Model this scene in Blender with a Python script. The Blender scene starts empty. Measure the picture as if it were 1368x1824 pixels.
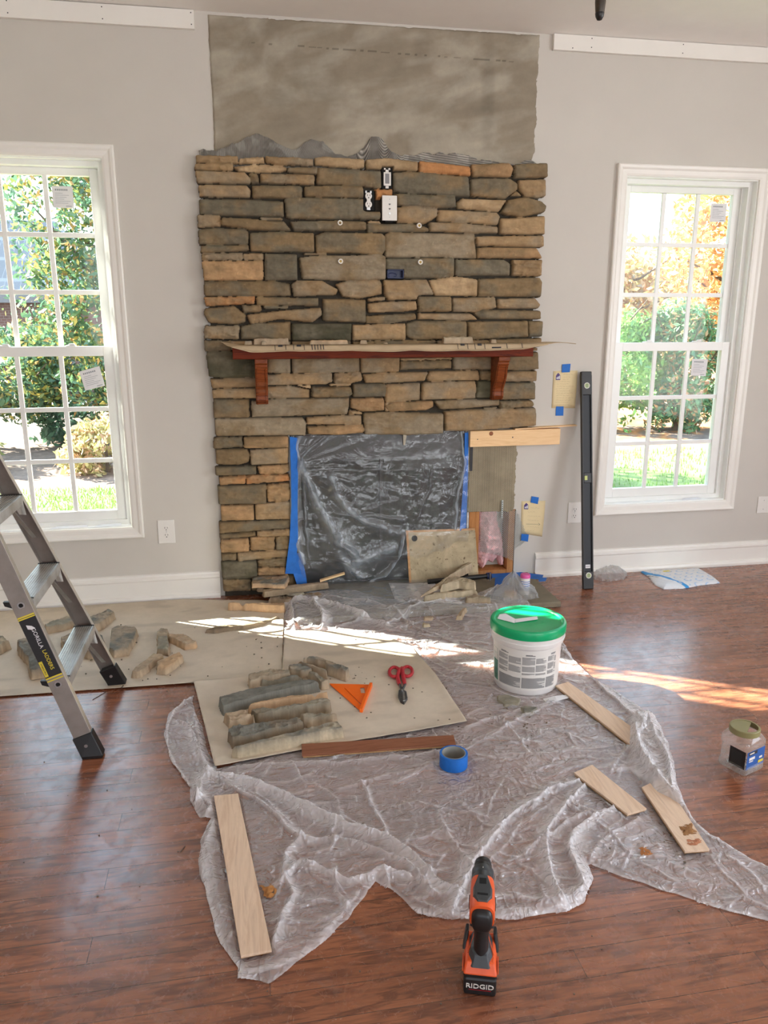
import bpy, bmesh, math, random
import numpy as np
from mathutils import Vector, Matrix

SC = bpy.context.scene
COL = SC.collection
random.seed(7)

# ------------------------------------------------------------------ camera
FPX, YAW, PITCH, ROLL, CAMH, CAMD = 1374.08, 0.17889, 0.24685, -0.00083, 1.4828, 4.1
_cy, _sy, _cp, _sp = math.cos(YAW), math.sin(YAW), math.cos(PITCH), math.sin(PITCH)
FWD = Vector((_sy*_cp, _cy*_cp, -_sp))
_r = Vector((_cy, -_sy, 0)); _u = _r.cross(FWD)
RGT = math.cos(ROLL)*_r + math.sin(ROLL)*_u
UPV = -math.sin(ROLL)*_r + math.cos(ROLL)*_u
CPOS = Vector((0, -CAMD, CAMH))
cam = bpy.data.cameras.new('camera'); camo = bpy.data.objects.new('camera', cam); COL.objects.link(camo)
cam.sensor_fit = 'VERTICAL'; cam.sensor_height = 36; cam.lens = FPX*36/1824
cam.clip_start = 0.05; cam.clip_end = 300
camo.matrix_world = Matrix(((RGT.x, UPV.x, -FWD.x, CPOS.x), (RGT.y, UPV.y, -FWD.y, CPOS.y), (RGT.z, UPV.z, -FWD.z, CPOS.z), (0, 0, 0, 1)))
SC.camera = camo

# ------------------------------------------------------------------ light
EXPOSURE = 0.0
SC.view_settings.view_transform = 'Standard'; SC.view_settings.look = 'None'
SC.view_settings.gamma = 1; SC.view_settings.use_curve_mapping = False
SC.view_settings.exposure = EXPOSURE
SC.cycles.max_bounces = 10; SC.cycles.transparent_max_bounces = 24; SC.cycles.diffuse_bounces = 6
SC.cycles.caustics_reflective = False; SC.cycles.caustics_refractive = False
SC.cycles.sample_clamp_indirect = 6
SC.cycles.use_denoising = True

world = bpy.data.worlds.new('sky'); SC.world = world; world.use_nodes = True
wt = world.node_tree; wt.nodes.clear()
wo = wt.nodes.new('ShaderNodeOutputWorld'); bg = wt.nodes.new('ShaderNodeBackground')
tc = wt.nodes.new('ShaderNodeTexCoord'); sx = wt.nodes.new('ShaderNodeSeparateXYZ'); cr = wt.nodes.new('ShaderNodeValToRGB')
cr.color_ramp.elements[0].position = 0.0; cr.color_ramp.elements[0].color = (.95, .97, 1, 1)
cr.color_ramp.elements[1].position = 0.7; cr.color_ramp.elements[1].color = (.45, .68, 1, 1)
wt.links.new(tc.outputs['Generated'], sx.inputs[0]); wt.links.new(sx.outputs['Z'], cr.inputs[0])
wt.links.new(cr.outputs[0], bg.inputs['Color']); wt.links.new(bg.outputs[0], wo.inputs[0])
bg.inputs['Strength'].default_value = 5.0

SUN_AZ, SUN_EL = math.radians(29.8), math.radians(30.2)
SUNDIR = Vector((math.cos(SUN_AZ)*math.cos(SUN_EL), -math.sin(SUN_AZ)*math.cos(SUN_EL), -math.sin(SUN_EL)))
sl = bpy.data.lights.new('sun', 'SUN'); sl.energy = 58; sl.angle = math.radians(0.55); sl.color = (1, .93, .82)
so = bpy.data.objects.new('sun', sl); COL.objects.link(so)
so.rotation_euler = SUNDIR.to_track_quat('-Z', 'Y').to_euler(); so.location = (-8, 6, 7)

def area(name, loc, target, sx_, sy_, energy, color):
    l = bpy.data.lights.new(name, 'AREA'); l.shape = 'RECTANGLE'; l.size = sx_; l.size_y = sy_; l.energy = energy; l.color = color
    o = bpy.data.objects.new(name, l); COL.objects.link(o); o.location = loc
    o.rotation_euler = (Vector(target)-Vector(loc)).to_track_quat('-Z', 'Y').to_euler()
    return o
# added fill lamps standing in unseen window openings behind the camera and at right
area('fill_rear_right', (2.6, -7.95, 1.5), (2.6, 0, 1.3), 2.4, 2.0, 36, (1, .98, .94))
area('fill_rear_left', (-1.2, -7.95, 1.5), (-1.2, 0, 1.3), 2.0, 2.0, 5, (1, .97, .92))
area('fill_right_wall', (4.15, -3.4, 1.5), (0, -2.6, 1.2), 1.8, 1.8, 36, (1, .985, .97))

# ------------------------------------------------------------------ helpers
def ray(px, py): return FWD + RGT*((px-684)/FPX) - UPV*((py-912)/FPX)
def W(px, py, d=0.0):
    v = ray(px, py); t = (-d+CAMD)/v.y; return CPOS + v*t
def F(px, py, h=0.0):
    v = ray(px, py); t = (h-CAMH)/v.z; return CPOS + v*t

def lin(c): 
    c = c/255.0
    return c/12.92 if c <= .04045 else ((c+.055)/1.055)**2.4
def rgb(r, g, b, k=1.0): return (min(.95, lin(r)*k), min(.95, lin(g)*k), min(.95, lin(b)*k), 1)

def link(o): COL.objects.link(o); return o
def tag(o, label=None, cat=None, group=None, kind=None):
    if label: o['label'] = label
    if cat: o['category'] = cat
    if group: o['group'] = group
    if kind: o['kind'] = kind
    return o
def thing(name, label, cat, loc, group=None, kind=None):
    o = bpy.data.objects.new(name, None); link(o); o.location = loc; o.empty_display_size = .05
    return tag(o, label, cat, group, kind)
def wloc(p):
    v = Vector((0, 0, 0))
    while p is not None: v += p.location; p = p.parent
    return v

def finish(name, V, quads=None, faces=None, m=None, parent=None, smooth=None, bevel=0, cols=None, origin=None):
    """V: world coordinates; origin at parent or at own base"""
    V = np.asarray(V, dtype=np.float64).reshape(-1, 3)
    if origin is None:
        base = np.array([(V[:, 0].min()+V[:, 0].max())/2, (V[:, 1].min()+V[:, 1].max())/2, V[:, 2].min()])
    else: base = np.array(origin, dtype=float)
    pw = wloc(parent) if parent is not None else Vector((0, 0, 0))
    me = bpy.data.meshes.new(name)
    L = V-base
    if quads is not None:
        quads = np.asarray(quads, dtype=np.int32)
        me.vertices.add(len(L)); me.vertices.foreach_set('co', L.astype(np.float32).ravel())
        n = quads.shape[1]
        me.loops.add(quads.size); me.loops.foreach_set('vertex_index', quads.ravel())
        me.polygons.add(len(quads)); me.polygons.foreach_set('loop_start', np.arange(0, quads.size, n, dtype=np.int32))
        me.polygons.foreach_set('loop_total', np.full(len(quads), n, dtype=np.int32))
        me.update(calc_edges=True); me.validate()
    else:
        me.from_pydata([tuple(v) for v in L], [], faces); me.update()
    if smooth is not None:
        me.polygons.foreach_set('use_smooth', np.ones(len(me.polygons), dtype=bool))
        if smooth < 179: me.set_sharp_from_angle(angle=math.radians(smooth))
    if cols is not None:
        at = me.color_attributes.new('Col', 'FLOAT_COLOR', 'POINT')
        c4 = np.ones((len(L), 4), dtype=np.float32); c4[:, :3] = cols[:, :3] if cols.shape[1] >= 3 else cols
        at.data.foreach_set('color', c4.ravel())
    if m is not None: me.materials.append(m)
    o = bpy.data.objects.new(name, me); link(o)
    if parent is not None: o.parent = parent
    o.location = Vector(base)-pw
    if bevel:
        b = o.modifiers.new('bevel', 'BEVEL'); b.width = bevel; b.segments = 2; b.limit_method = 'ANGLE'; b.angle_limit = math.radians(40)
    return o

class MB:
    def __init__(s): s.v = []; s.f = []
    def add(s, vs, fs):
        n = len(s.v); s.v += [tuple(v) for v in vs]; s.f += [tuple(i+n for i in f) for f in fs]; return s
    def box(s, a, b):
        x0, y0, z0 = [min(p, q) for p, q in zip(a, b)]; x1, y1, z1 = [max(p, q) for p, q in zip(a, b)]
        return s.add([(x0,y0,z0),(x1,y0,z0),(x1,y1,z0),(x0,y1,z0),(x0,y0,z1),(x1,y0,z1),(x1,y1,z1),(x0,y1,z1)],
                     [(0,3,2,1),(4,5,6,7),(0,1,5,4),(1,2,6,5),(2,3,7,6),(3,0,4,7)])
    def beam(s, p0, p1, a, b, a1=None, b1=None):
        p0, p1, a, b = map(Vector, (p0, p1, a, b)); a1 = Vector(a1) if a1 is not None else a; b1 = Vector(b1) if b1 is not None else b
        vs = [p0-a-b, p0+a-b, p0+a+b, p0-a+b, p1-a1-b1, p1+a1-b1, p1+a1+b1, p1-a1+b1]
        return s.add(vs, [(0,3,2,1),(4,5,6,7),(0,1,5,4),(1,2,6,5),(2,3,7,6),(3,0,4,7)])
    def prism(s, pts, off):
        off = Vector(off); pts = [Vector(p) for p in pts]; n = len(pts)
        return s.add(pts+[p+off for p in pts], [tuple(range(n))[::-1], tuple(range(n, 2*n))]+[(i, (i+1) % n, n+(i+1) % n, n+i) for i in range(n)])
    def cyl(s, p0, p1, r0, r1=None, n=20, caps=True):
        p0, p1 = Vector(p0), Vector(p1); r1 = r0 if r1 is None else r1
        d = (p1-p0).normalized(); a = d.orthogonal().normalized(); b = d.cross(a)
        vs = []; 
        for p, r in ((p0, r0), (p1, r1)):
            for i in range(n):
                t = 2*math.pi*i/n; vs.append(p+a*(r*math.cos(t))+b*(r*math.sin(t)))
        fs = [(i, (i+1) % n, n+(i+1) % n, n+i) for i in range(n)]
        if caps: fs += [tuple(range(n))[::-1], tuple(range(n, 2*n))]
        return s.add(vs, fs)
    def lathe(s, c, prof, n=48, axis=None):
        c = Vector(c); vs = []; d = Vector(axis).normalized() if axis is not None else Vector((0, 0, 1))
        a = d.orthogonal().normalized() if axis is not None else Vector((1, 0, 0)); b = d.cross(a)
        for r, z in prof:
            for i in range(n):
                t = 2*math.pi*i/n; vs.append(c+d*z+a*(r*math.cos(t))+b*(r*math.sin(t)))
        fs = []
        for k in range(len(prof)-1):
            for i in range(n): fs.append((k*n+i, k*n+(i+1) % n, (k+1)*n+(i+1) % n, (k+1)*n+i))
        return s.add(vs, fs)
    def tube(s, path, r, n=10, closed=False):
        path = [Vector(p) for p in path]; vs = []; fs = []; m = len(path)
        for k, p in enumerate(path):
            q0 = path[(k-1) % m] if (closed or k > 0) else p; q1 = path[(k+1) % m] if (closed or k < m-1) else p
            d = (q1-q0).normalized()
            ref = Vector((0, 0, 1)) if abs(d.z) < .9 else Vector((1, 0, 0))
            a = d.cross(ref).normalized(); b = d.cross(a)
            rr = r[k] if isinstance(r, (list, tuple)) else r
            for i in range(n):
                t = 2*math.pi*i/n; vs.append(p+a*(rr*math.cos(t))+b*(rr*math.sin(t)))
        for k in range(m if closed else m-1):
            k2 = (k+1) % m
            for i in range(n): fs.append((k*n+i, k*n+(i+1) % n, k2*n+(i+1) % n, k2*n+i))
        if not closed: fs += [tuple(range(n))[::-1], tuple(range((m-1)*n, m*n))]
        return s.add(vs, fs)
    def xf(s, M):
        s.v = [tuple(M @ Vector(v)) for v in s.v]; return s
    def build(s, name, m, parent=None, bevel=0, smooth=None, origin=None):
        return finish(name, s.v, faces=s.f, m=m, parent=parent, bevel=bevel, smooth=smooth, origin=origin)

def text(name, body, size, M, m, parent, ext=0.0004):
    cu = bpy.data.curves.new(name, 'FONT'); cu.body = body; cu.size = size; cu.extrude = ext; cu.align_x = 'CENTER'; cu.align_y = 'CENTER'
    cu.resolution_u = 3
    t = bpy.data.objects.new(name, cu); link(t)
    dg = bpy.context.evaluated_depsgraph_get(); me = bpy.data.meshes.new_from_object(t.evaluated_get(dg))
    bpy.data.objects.remove(t)
    vs = [M @ v.co for v in me.vertices]; fs = [tuple(p.vertices) for p in me.polygons]
    bpy.data.meshes.remove(me)
    return finish(name, [tuple(v) for v in vs], faces=fs, m=m, parent=parent)

# ---- numpy noise
def _h(ix, iy, seed):
    n = (ix.astype(np.int64)*374761393 + iy.astype(np.int64)*668265263 + seed*974634777) & 0xffffffff
    n = ((n ^ (n >> 13))*1274126177) & 0xffffffff
    return ((n ^ (n >> 16)) & 0xffff)/65535.0
def vn(x, y, seed=0):
    ix = np.floor(x); iy = np.floor(y); fx = x-ix; fy = y-iy
    fx = fx*fx*(3-2*fx); fy = fy*fy*(3-2*fy)
    a = _h(ix, iy, seed); b = _h(ix+1, iy, seed); c = _h(ix, iy+1, seed); d = _h(ix+1, iy+1, seed)
    return (a*(1-fx)+b*fx)*(1-fy)+(c*(1-fx)+d*fx)*fy
def fbm(x, y, seed=0, o=4):
    s = 0; a = .5; t = 0
    for k in range(o):
        s = s+a*vn(x*2**k+k*17.3, y*2**k+k*5.1, seed+k); t += a; a *= .5
    return s/t
def ridg(x, y, seed=0, o=3):
    s = 0; a = .5; t = 0
    for k in range(o):
        s = s+a*(1-np.abs(2*vn(x*2**k+k*9.7, y*2**k, seed+k)-1)); t += a; a *= .5
    return s/t
def sdf(P, X, Y):
    """signed distance, positive inside"""
    P = np.asarray(P, float); n = len(P); best = np.full(X.shape, 1e9); ins = np.zeros(X.shape, bool)
    for i in range(n):
        ax, ay = P[i]; bx, by = P[(i+1) % n]; dx, dy = bx-ax, by-ay; L = dx*dx+dy*dy+1e-12
        t = np.clip(((X-ax)*dx+(Y-ay)*dy)/L, 0, 1)
        best = np.minimum(best, (X-ax-t*dx)**2+(Y-ay-t*dy)**2)
        if abs(dy) > 1e-9:
            c = ((ay > Y) != (by > Y)) & (X < dx*(Y-ay)/dy+ax); ins ^= c
    d = np.sqrt(best); return np.where(ins, d, -d)
def pdist(P, X, Y):
    P = np.asarray(P, float); best = np.full(X.shape, 1e9)
    for i in range(len(P)-1):
        ax, ay = P[i]; bx, by = P[i+1]; dx, dy = bx-ax, by-ay; L = dx*dx+dy*dy+1e-12
        t = np.clip(((X-ax)*dx+(Y-ay)*dy)/L, 0, 1)
        best = np.minimum(best, (X-ax-t*dx)**2+(Y-ay-t*dy)**2)
    return np.sqrt(best)
def psd(P, X, Y):
    """signed distance to an open polyline"""
    P = np.asarray(P, float); best = np.full(X.shape, 1e9); sg = np.ones(X.shape)
    for i in range(len(P)-1):
        ax, ay = P[i]; bx, by = P[i+1]; dx, dy = bx-ax, by-ay; L = dx*dx+dy*dy+1e-12
        t = np.clip(((X-ax)*dx+(Y-ay)*dy)/L, 0, 1); d2 = (X-ax-t*dx)**2+(Y-ay-t*dy)**2
        k = d2 < best; best = np.where(k, d2, best); sg = np.where(k, np.where(dx*(Y-ay)-dy*(X-ax) > 0, 1, -1), sg)
    return np.sqrt(best)*sg
def blur(a, k=2):
    for _ in range(k):
        a = (a+np.roll(a, 1, 0)+np.roll(a, -1, 0)+np.roll(a, 1, 1)+np.roll(a, -1, 1))/5
    return a
def grid_faces(mask, flip=False):
    ny, nx = mask.shape
    idx = np.arange(ny*nx).reshape(ny, nx)
    q = np.stack([idx[:-1, :-1], idx[:-1, 1:], idx[1:, 1:], idx[1:, :-1]], -1)
    keep = mask[:-1, :-1] | mask[:-1, 1:] | mask[1:, 1:] | mask[1:, :-1]
    q = q[keep]
    if flip: q = q[:, ::-1]
    used, inv = np.unique(q, return_inverse=True)
    return inv.reshape(q.shape), used

def snap(X, Y, s, m):
    """move the first ring of vertices outside the outline onto the outline"""
    gy, gx = np.gradient(s); dy = Y[1, 0]-Y[0, 0]; dx = X[0, 1]-X[0, 0]; gx = gx/dx; gy = gy/dy
    L = np.sqrt(gx*gx+gy*gy)+1e-9; lim = 1.5*max(dx, dy); k = (~m) & (s > -lim)
    return np.where(k, X-s*gx/L/np.maximum(L, .5), X), np.where(k, Y-s*gy/L/np.maximum(L, .5), Y)

# ------------------------------------------------------------------ materials
def newmat(name):
    m = bpy.data.materials.new(name); m.use_nodes = True; nt = m.node_tree; nt.nodes.clear()
    out = nt.nodes.new('ShaderNodeOutputMaterial'); b = nt.nodes.new('ShaderNodeBsdfPrincipled')
    nt.links.new(b.outputs[0], out.inputs[0]); return m, nt, b, out
def N(nt, t, **k):
    n = nt.nodes.new(t)
    for a, v in k.items():
        if a.startswith('i_'): n.inputs[a[2:].replace('_', ' ')].default_value = v
        else: setattr(n, a, v)
    return n
def coords(nt, scale=(1, 1, 1), kind='Object', rot=(0, 0, 0)):
    tc = N(nt, 'ShaderNodeTexCoord'); mp = N(nt, 'ShaderNodeMapping'); mp.inputs['Scale'].default_value = scale; mp.inputs['Rotation'].default_value = rot
    nt.links.new(tc.outputs[kind], mp.inputs[0]); return mp.outputs[0]
def noise_(nt, vec, scale, detail=4, rough=.6, dist=0):
    n = N(nt, 'ShaderNodeTexNoise'); n.inputs['Scale'].default_value = scale; n.inputs['Detail'].default_value = detail
    n.inputs['Roughness'].default_value = rough; n.inputs['Distortion'].default_value = dist
    nt.links.new(vec, n.inputs['Vector']); return n.outputs['Fac']
def ramp(nt, fac, stops):
    r = N(nt, 'ShaderNodeValToRGB'); e = r.color_ramp.elements
    while len(e) > 1: e.remove(e[-1])
    e[0].position, e[0].color = stops[0]
    for p, c in stops[1:]:
        k = e.new(p); k.color = c
    nt.links.new(fac, r.inputs[0]); return r.outputs[0]
def mix(nt, fac, a, b, mode='MIX'):
    m = N(nt, 'ShaderNodeMix', data_type='RGBA', blend_type=mode)
    for s, v in ((0, fac), (6, a), (7, b)):
        if hasattr(v, 'is_output') or hasattr(v, 'links'): nt.links.new(v, m.inputs[s])
        else: m.inputs[s].default_value = v
    return m.outputs[2]
def bump(nt, b, h, strength=.3, dist=.002):
    n = N(nt, 'ShaderNodeBump'); n.inputs['Strength'].default_value = strength; n.inputs['Distance'].default_value = dist
    nt.links.new(h, n.inputs['Height']); nt.links.new(n.outputs[0], b.inputs['Normal'])
def plain(name, c, rough=.5, metal=0, var=.12, vscale=8, bs=0, bscale=60, spec=None, coat=0):
    m, nt, b, _ = newmat(name); v = coords(nt)
    f = noise_(nt, v, vscale, 5)
    c2 = tuple(x*(1-var) for x in c[:3])+(1,); c1 = tuple(min(1, x*(1+var*.6)) for x in c[:3])+(1,)
    nt.links.new(ramp(nt, f, [(.3, c2), (.7, c1)]), b.inputs['Base Color'])
    b.inputs['Roughness'].default_value = rough; b.inputs['Metallic'].default_value = metal
    if coat: b.inputs['Coat Weight'].default_value = coat
    if spec is not None: b.inputs['Specular IOR Level'].default_value = spec
    if bs: bump(nt, b, noise_(nt, v, bscale, 4), bs)
    return m
def wood(name, c1, c2, axis='X', scale=1, rough=.5, coat=0, c3=None):
    m, nt, b, _ = newmat(name)
    s = {'X': (1.2, 14, 14), 'Y': (14, 1.2, 14), 'Z': (14, 14, 1.2)}[axis]
    v = coords(nt, tuple(k*scale for k in s))
    f = noise_(nt, v, 2.2, 6, .65, 1.2); g = noise_(nt, v, 9, 3, .7)
    col = ramp(nt, f, [(.3, c1), (.5, c2), (.62, c3 or c1), (.72, c2)])
    col = mix(nt, .22, col, ramp(nt, g, [(.35, c1), (.65, c2)]))
    nt.links.new(col, b.inputs['Base Color']); b.inputs['Roughness'].default_value = rough; b.inputs['Specular IOR Level'].default_value = .15
    if coat: b.inputs['Coat Weight'].default_value = coat; b.inputs['Coat Roughness'].default_value = .2
    bump(nt, b, g, .15, .001); return m
M = {}
M['wall'] = plain('wall_paint', (.615, .585, .535, 1), .65, var=.03, vscale=3, bs=.08, bscale=90)
M['ceiling'] = plain('ceiling_paint', (.92, .905, .875, 1), .8, var=.02)
M['trim'] = plain('trim_paint', (.86, .84, .79, 1), .35, var=.03, vscale=5)
M['vinyl'] = plain('window_vinyl', (.88, .89, .87, 1), .3, var=.02)
M['white'] = plain('white_plastic', (.82, .80, .76, 1), .35, var=.03)
M['black'] = plain('black_plastic', (.012, .012, .013, 1), .4, var=.2)
M['blackmetal'] = plain('black_metal', (.014, .014, .013, 1), .45, metal=.0, var=.3)
M['darkgrey'] = plain('dark_grey_plastic', (.045, .052, .058, 1), .42, var=.2, vscale=30)
M['void'] = plain('dark_recess', (.006, .006, .006, 1), .9)
M['bluetape'] = plain('blue_masking_tape', rgb(14, 92, 172, 1.35), .6, var=.15, vscale=25, bs=.2)
M['navy'] = plain('navy_plastic', (.008, .02, .10, 1), .4)
M['alu'] = plain('aluminium', (.30, .265, .24, 1), .48, metal=.6, var=.18, vscale=14, bs=.1)
M['alubright'] = plain('bright_aluminium', (.78, .76, .70, 1), .3, metal=.8, var=.12, vscale=30)
M['steel'] = plain('steel', (.55, .56, .56, 1), .3, metal=1, var=.2, vscale=40)
M['galv'] = plain('galvanised_steel', (.5, .55, .53, 1), .4, metal=.7, var=.2, vscale=30)
M['orange'] = plain('orange_plastic', rgb(215, 88, 42, 1.25), .4, var=.12, vscale=30)
M['brightorange'] = plain('bright_orange_plastic', rgb(255, 100, 20, 1.25), .4, var=.05)
M['red'] = plain('red_vinyl_grip', rgb(165, 32, 42, 1.3), .45, var=.2, vscale=60)
M['green'] = plain('green_lid_plastic', (.0, .40, .15, 1), .3, var=.08, vscale=10)
M['bucket'] = plain('white_bucket_plastic', (.84, .82, .80, 1), .35, var=.04, vscale=15)
M['olive'] = plain('olive_plastic', rgb(128, 122, 82, 1.2), .45, var=.1)
M['yellow'] = plain('yellow_print', (.75, .60, .05, 1), .4)
M['pink'] = plain('pink_plastic', rgb(205, 80, 150, 1.2), .4, var=.05)
M['ink'] = plain('black_ink', (.03, .03, .035, 1), .6)
M['fadedink'] = plain('pencil_ink', (.38, .30, .17, 1), .7)
M['purple'] = plain('purple_ink', (.07, .04, .20, 1), .6)
M['greenink'] = plain('green_ink', (.02, .25, .15, 1), .6)
M['whitepaper'] = plain('white_paper', (.80, .80, .82, 1), .7, var=.05, vscale=20)
M['notepaper'] = plain('yellow_note_paper', rgb(226, 208, 165, 1.05), .75, var=.05)
M['kraft'] = None
M['card'] = plain('cardboard', rgb(160, 142, 116, 1.5), .8, var=.12, vscale=12, bs=.1)
M['pine'] = wood('pine_board', rgb(206, 168, 122, 1.3), rgb(224, 190, 148, 1.3), 'X', 1, .55, c3=rgb(214, 178, 134, 1.3))
M['stud'] = wood('stud_timber', rgb(140, 92, 52, 1.4), rgb(170, 120, 75, 1.4), 'Z', 1, .65)
M['cherry'] = wood('cherry_wood', rgb(74, 22, 6, 1.15), rgb(104, 38, 10, 1.15), 'X', 1, .5, 0, c3=rgb(56, 16, 5, 1.15))
M['cherryz'] = wood('cherry_wood_carved', rgb(66, 25, 11, 1.3), rgb(128, 66, 32, 1.3), 'X', 2, .35, .15, c3=rgb(48, 16, 8, 1.3))
M['ply'] = wood('bare_oak_plank', rgb(170, 145, 124, 1.45), rgb(198, 176, 154, 1.45), 'Y', 1, .6, c3=rgb(182, 156, 132, 1.45))
M['plyedge'] = wood('plank_edge', rgb(120, 92, 62, 1.4), rgb(160, 128, 90, 1.4), 'Y', 2, .7)
M['brownplank'] = wood('stained_plank', rgb(100, 62, 45, 1.5), rgb(124, 82, 62, 1.5), 'X', 1, .4)
M['bark'] = plain('bark', (.10, .07, .05, 1), .9, var=.3, vscale=12)

def schlick(nt, f0, normal=None, peak=1.0):
    geo = N(nt, 'ShaderNodeNewGeometry'); d = N(nt, 'ShaderNodeVectorMath', operation='DOT_PRODUCT')
    nt.links.new(normal if normal is not None else geo.outputs['Normal'], d.inputs[0]); nt.links.new(geo.outputs['Incoming'], d.inputs[1])
    ab = N(nt, 'ShaderNodeMath', operation='ABSOLUTE'); nt.links.new(d.outputs['Value'], ab.inputs[0])
    om = N(nt, 'ShaderNodeMath', operation='SUBTRACT', use_clamp=True); om.inputs[0].default_value = 1; nt.links.new(ab.outputs[0], om.inputs[1])
    pw = N(nt, 'ShaderNodeMath', operation='POWER'); nt.links.new(om.outputs[0], pw.inputs[0]); pw.inputs[1].default_value = 5
    ma = N(nt, 'ShaderNodeMath', operation='MULTIPLY_ADD'); nt.links.new(pw.outputs[0], ma.inputs[0]); ma.inputs[1].default_value = (1-f0)*peak; ma.inputs[2].default_value = f0
    return ma.outputs[0]

def glass():
    m, nt, b, out = newmat('window_glass'); nt.nodes.remove(b)
    t = N(nt, 'ShaderNodeBsdfTransparent'); t.inputs[0].default_value = (.95, .99, .975, 1)
    g = N(nt, 'ShaderNodeBsdfGlossy'); g.inputs['Roughness'].default_value = .03; g.inputs[0].default_value = (1, 1, 1, 1)
    mx = N(nt, 'ShaderNodeMixShader')
    nt.links.new(schlick(nt, .012, None, .6), mx.inputs[0]); nt.links.new(t.outputs[0], mx.inputs[1]); nt.links.new(g.outputs[0], mx.inputs[2])
    nt.links.new(mx.outputs[0], out.inputs[0]); return m
M['glass'] = glass()

def film(name, a, tint, gloss, rough, bumpsc, bstr, use_attr=True, transl=.5, bdist=.004, f0=.05):
    """thin plastic film: the milky part grows with the path through the film"""
    m, nt, b, out = newmat(name); nt.nodes.remove(b)
    geo = N(nt, 'ShaderNodeNewGeometry'); v = coords(nt)
    dot = N(nt, 'ShaderNodeVectorMath', operation='DOT_PRODUCT'); nt.links.new(geo.outputs['Normal'], dot.inputs[0]); nt.links.new(geo.outputs['Incoming'], dot.inputs[1])
    ab = N(nt, 'ShaderNodeMath', operation='ABSOLUTE'); nt.links.new(dot.outputs['Value'], ab.inputs[0])
    mxm = N(nt, 'ShaderNodeMath', operation='MAXIMUM'); nt.links.new(ab.outputs[0], mxm.inputs[0]); mxm.inputs[1].default_value = .12
    inv = N(nt, 'ShaderNodeMath', operation='DIVIDE'); inv.inputs[0].default_value = 1; nt.links.new(mxm.outputs[0], inv.inputs[1])
    ex = inv.outputs[0]
    if use_attr:
        at = N(nt, 'ShaderNodeAttribute'); at.attribute_name = 'Col'; sp = N(nt, 'ShaderNodeSeparateColor'); nt.links.new(at.outputs['Color'], sp.inputs[0])
        sc = N(nt, 'ShaderNodeMath', operation='MULTIPLY'); sc.inputs[1].default_value = 8; nt.links.new(sp.outputs[0], sc.inputs[0])
        mu = N(nt, 'ShaderNodeMath', operation='MULTIPLY'); nt.links.new(ex, mu.inputs[0]); nt.links.new(sc.outputs[0], mu.inputs[1]); ex = mu.outputs[0]
    pw = N(nt, 'ShaderNodeMath', operation='POWER'); pw.inputs[0].default_value = 1-a; nt.links.new(ex, pw.inputs[1])
    op = N(nt, 'ShaderNodeMath', operation='SUBTRACT'); op.inputs[0].default_value = 1; nt.links.new(pw.outputs[0], op.inputs[1])
    def crease(sc, d, rot, st):
        vv = coords(nt, st, rot=(0, 0, rot)); n = noise_(nt, vv, sc, 2, .5, d); a1 = N(nt, 'ShaderNodeMath', operation='SUBTRACT'); a1.inputs[1].default_value = .5; nt.links.new(n, a1.inputs[0])
        a2 = N(nt, 'ShaderNodeMath', operation='ABSOLUTE'); nt.links.new(a1.outputs[0], a2.inputs[0]); a3 = N(nt, 'ShaderNodeMath', operation='MULTIPLY_ADD'); a3.inputs[1].default_value = -3.2; a3.inputs[2].default_value = 1; nt.links.new(a2.outputs[0], a3.inputs[0])
        a4 = N(nt, 'ShaderNodeMath', operation='POWER', use_clamp=True); a4.inputs[1].default_value = 2.0; nt.links.new(a3.outputs[0], a4.inputs[0]); return a4.outputs[0]
    f = mix(nt, .5, mix(nt, .5, crease(bumpsc*.45, .8, .4, (1, 2.2, 1)), crease(bumpsc*.8, 1.2, -.5, (2, 1, 1))), mix(nt, .5, crease(bumpsc*1.6, 1.0, 1.2, (1, 1.6, 1.3)), noise_(nt, v, bumpsc*2, 4, .6, .5)))
    bp = N(nt, 'ShaderNodeBump'); bp.inputs['Strength'].default_value = bstr; bp.inputs['Distance'].default_value = bdist; nt.links.new(f, bp.inputs['Height'])
    di = N(nt, 'ShaderNodeBsdfDiffuse'); di.inputs[0].default_value = tint; nt.links.new(bp.outputs[0], di.inputs['Normal'])
    tr = N(nt, 'ShaderNodeBsdfTranslucent'); tr.inputs[0].default_value = tint; nt.links.new(bp.outputs[0], tr.inputs['Normal'])
    dt = N(nt, 'ShaderNodeMixShader'); dt.inputs[0].default_value = transl; nt.links.new(di.outputs[0], dt.inputs[1]); nt.links.new(tr.outputs[0], dt.inputs[2])
    tp = N(nt, 'ShaderNodeBsdfTransparent'); tp.inputs[0].default_value = (.98, .98, .98, 1)
    m1 = N(nt, 'ShaderNodeMixShader'); nt.links.new(op.outputs[0], m1.inputs[0]); nt.links.new(tp.outputs[0], m1.inputs[1]); nt.links.new(dt.outputs[0], m1.inputs[2])
    gl = N(nt, 'ShaderNodeBsdfGlossy'); gl.inputs['Roughness'].default_value = rough; nt.links.new(bp.outputs[0], gl.inputs['Normal']); gl.inputs[0].default_value = (gloss, gloss, gloss, 1)
    m2 = N(nt, 'ShaderNodeMixShader'); nt.links.new(schlick(nt, f0, bp.outputs[0], .8), m2.inputs[0]); nt.links.new(m1.outputs[0], m2.inputs[1]); nt.links.new(gl.outputs[0], m2.inputs[2])
    nt.links.new(m2.outputs[0], out.inputs[0]); return m
M['film'] = film('drop_cloth_film', .21, (.92, .91, .94, 1), 1, .17, 11, .9, bdist=.018, transl=.22, f0=.07)
M['clearfilm'] = film('fireplace_film', .075, (.62, .70, .78, 1), 1, .24, 7, .6, bdist=.008, transl=.3, f0=.065)
M['bagfilm'] = film('bag_film', .28, (.80, .84, .88, 1), .9, .2, 30, .7, use_attr=False)
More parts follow.
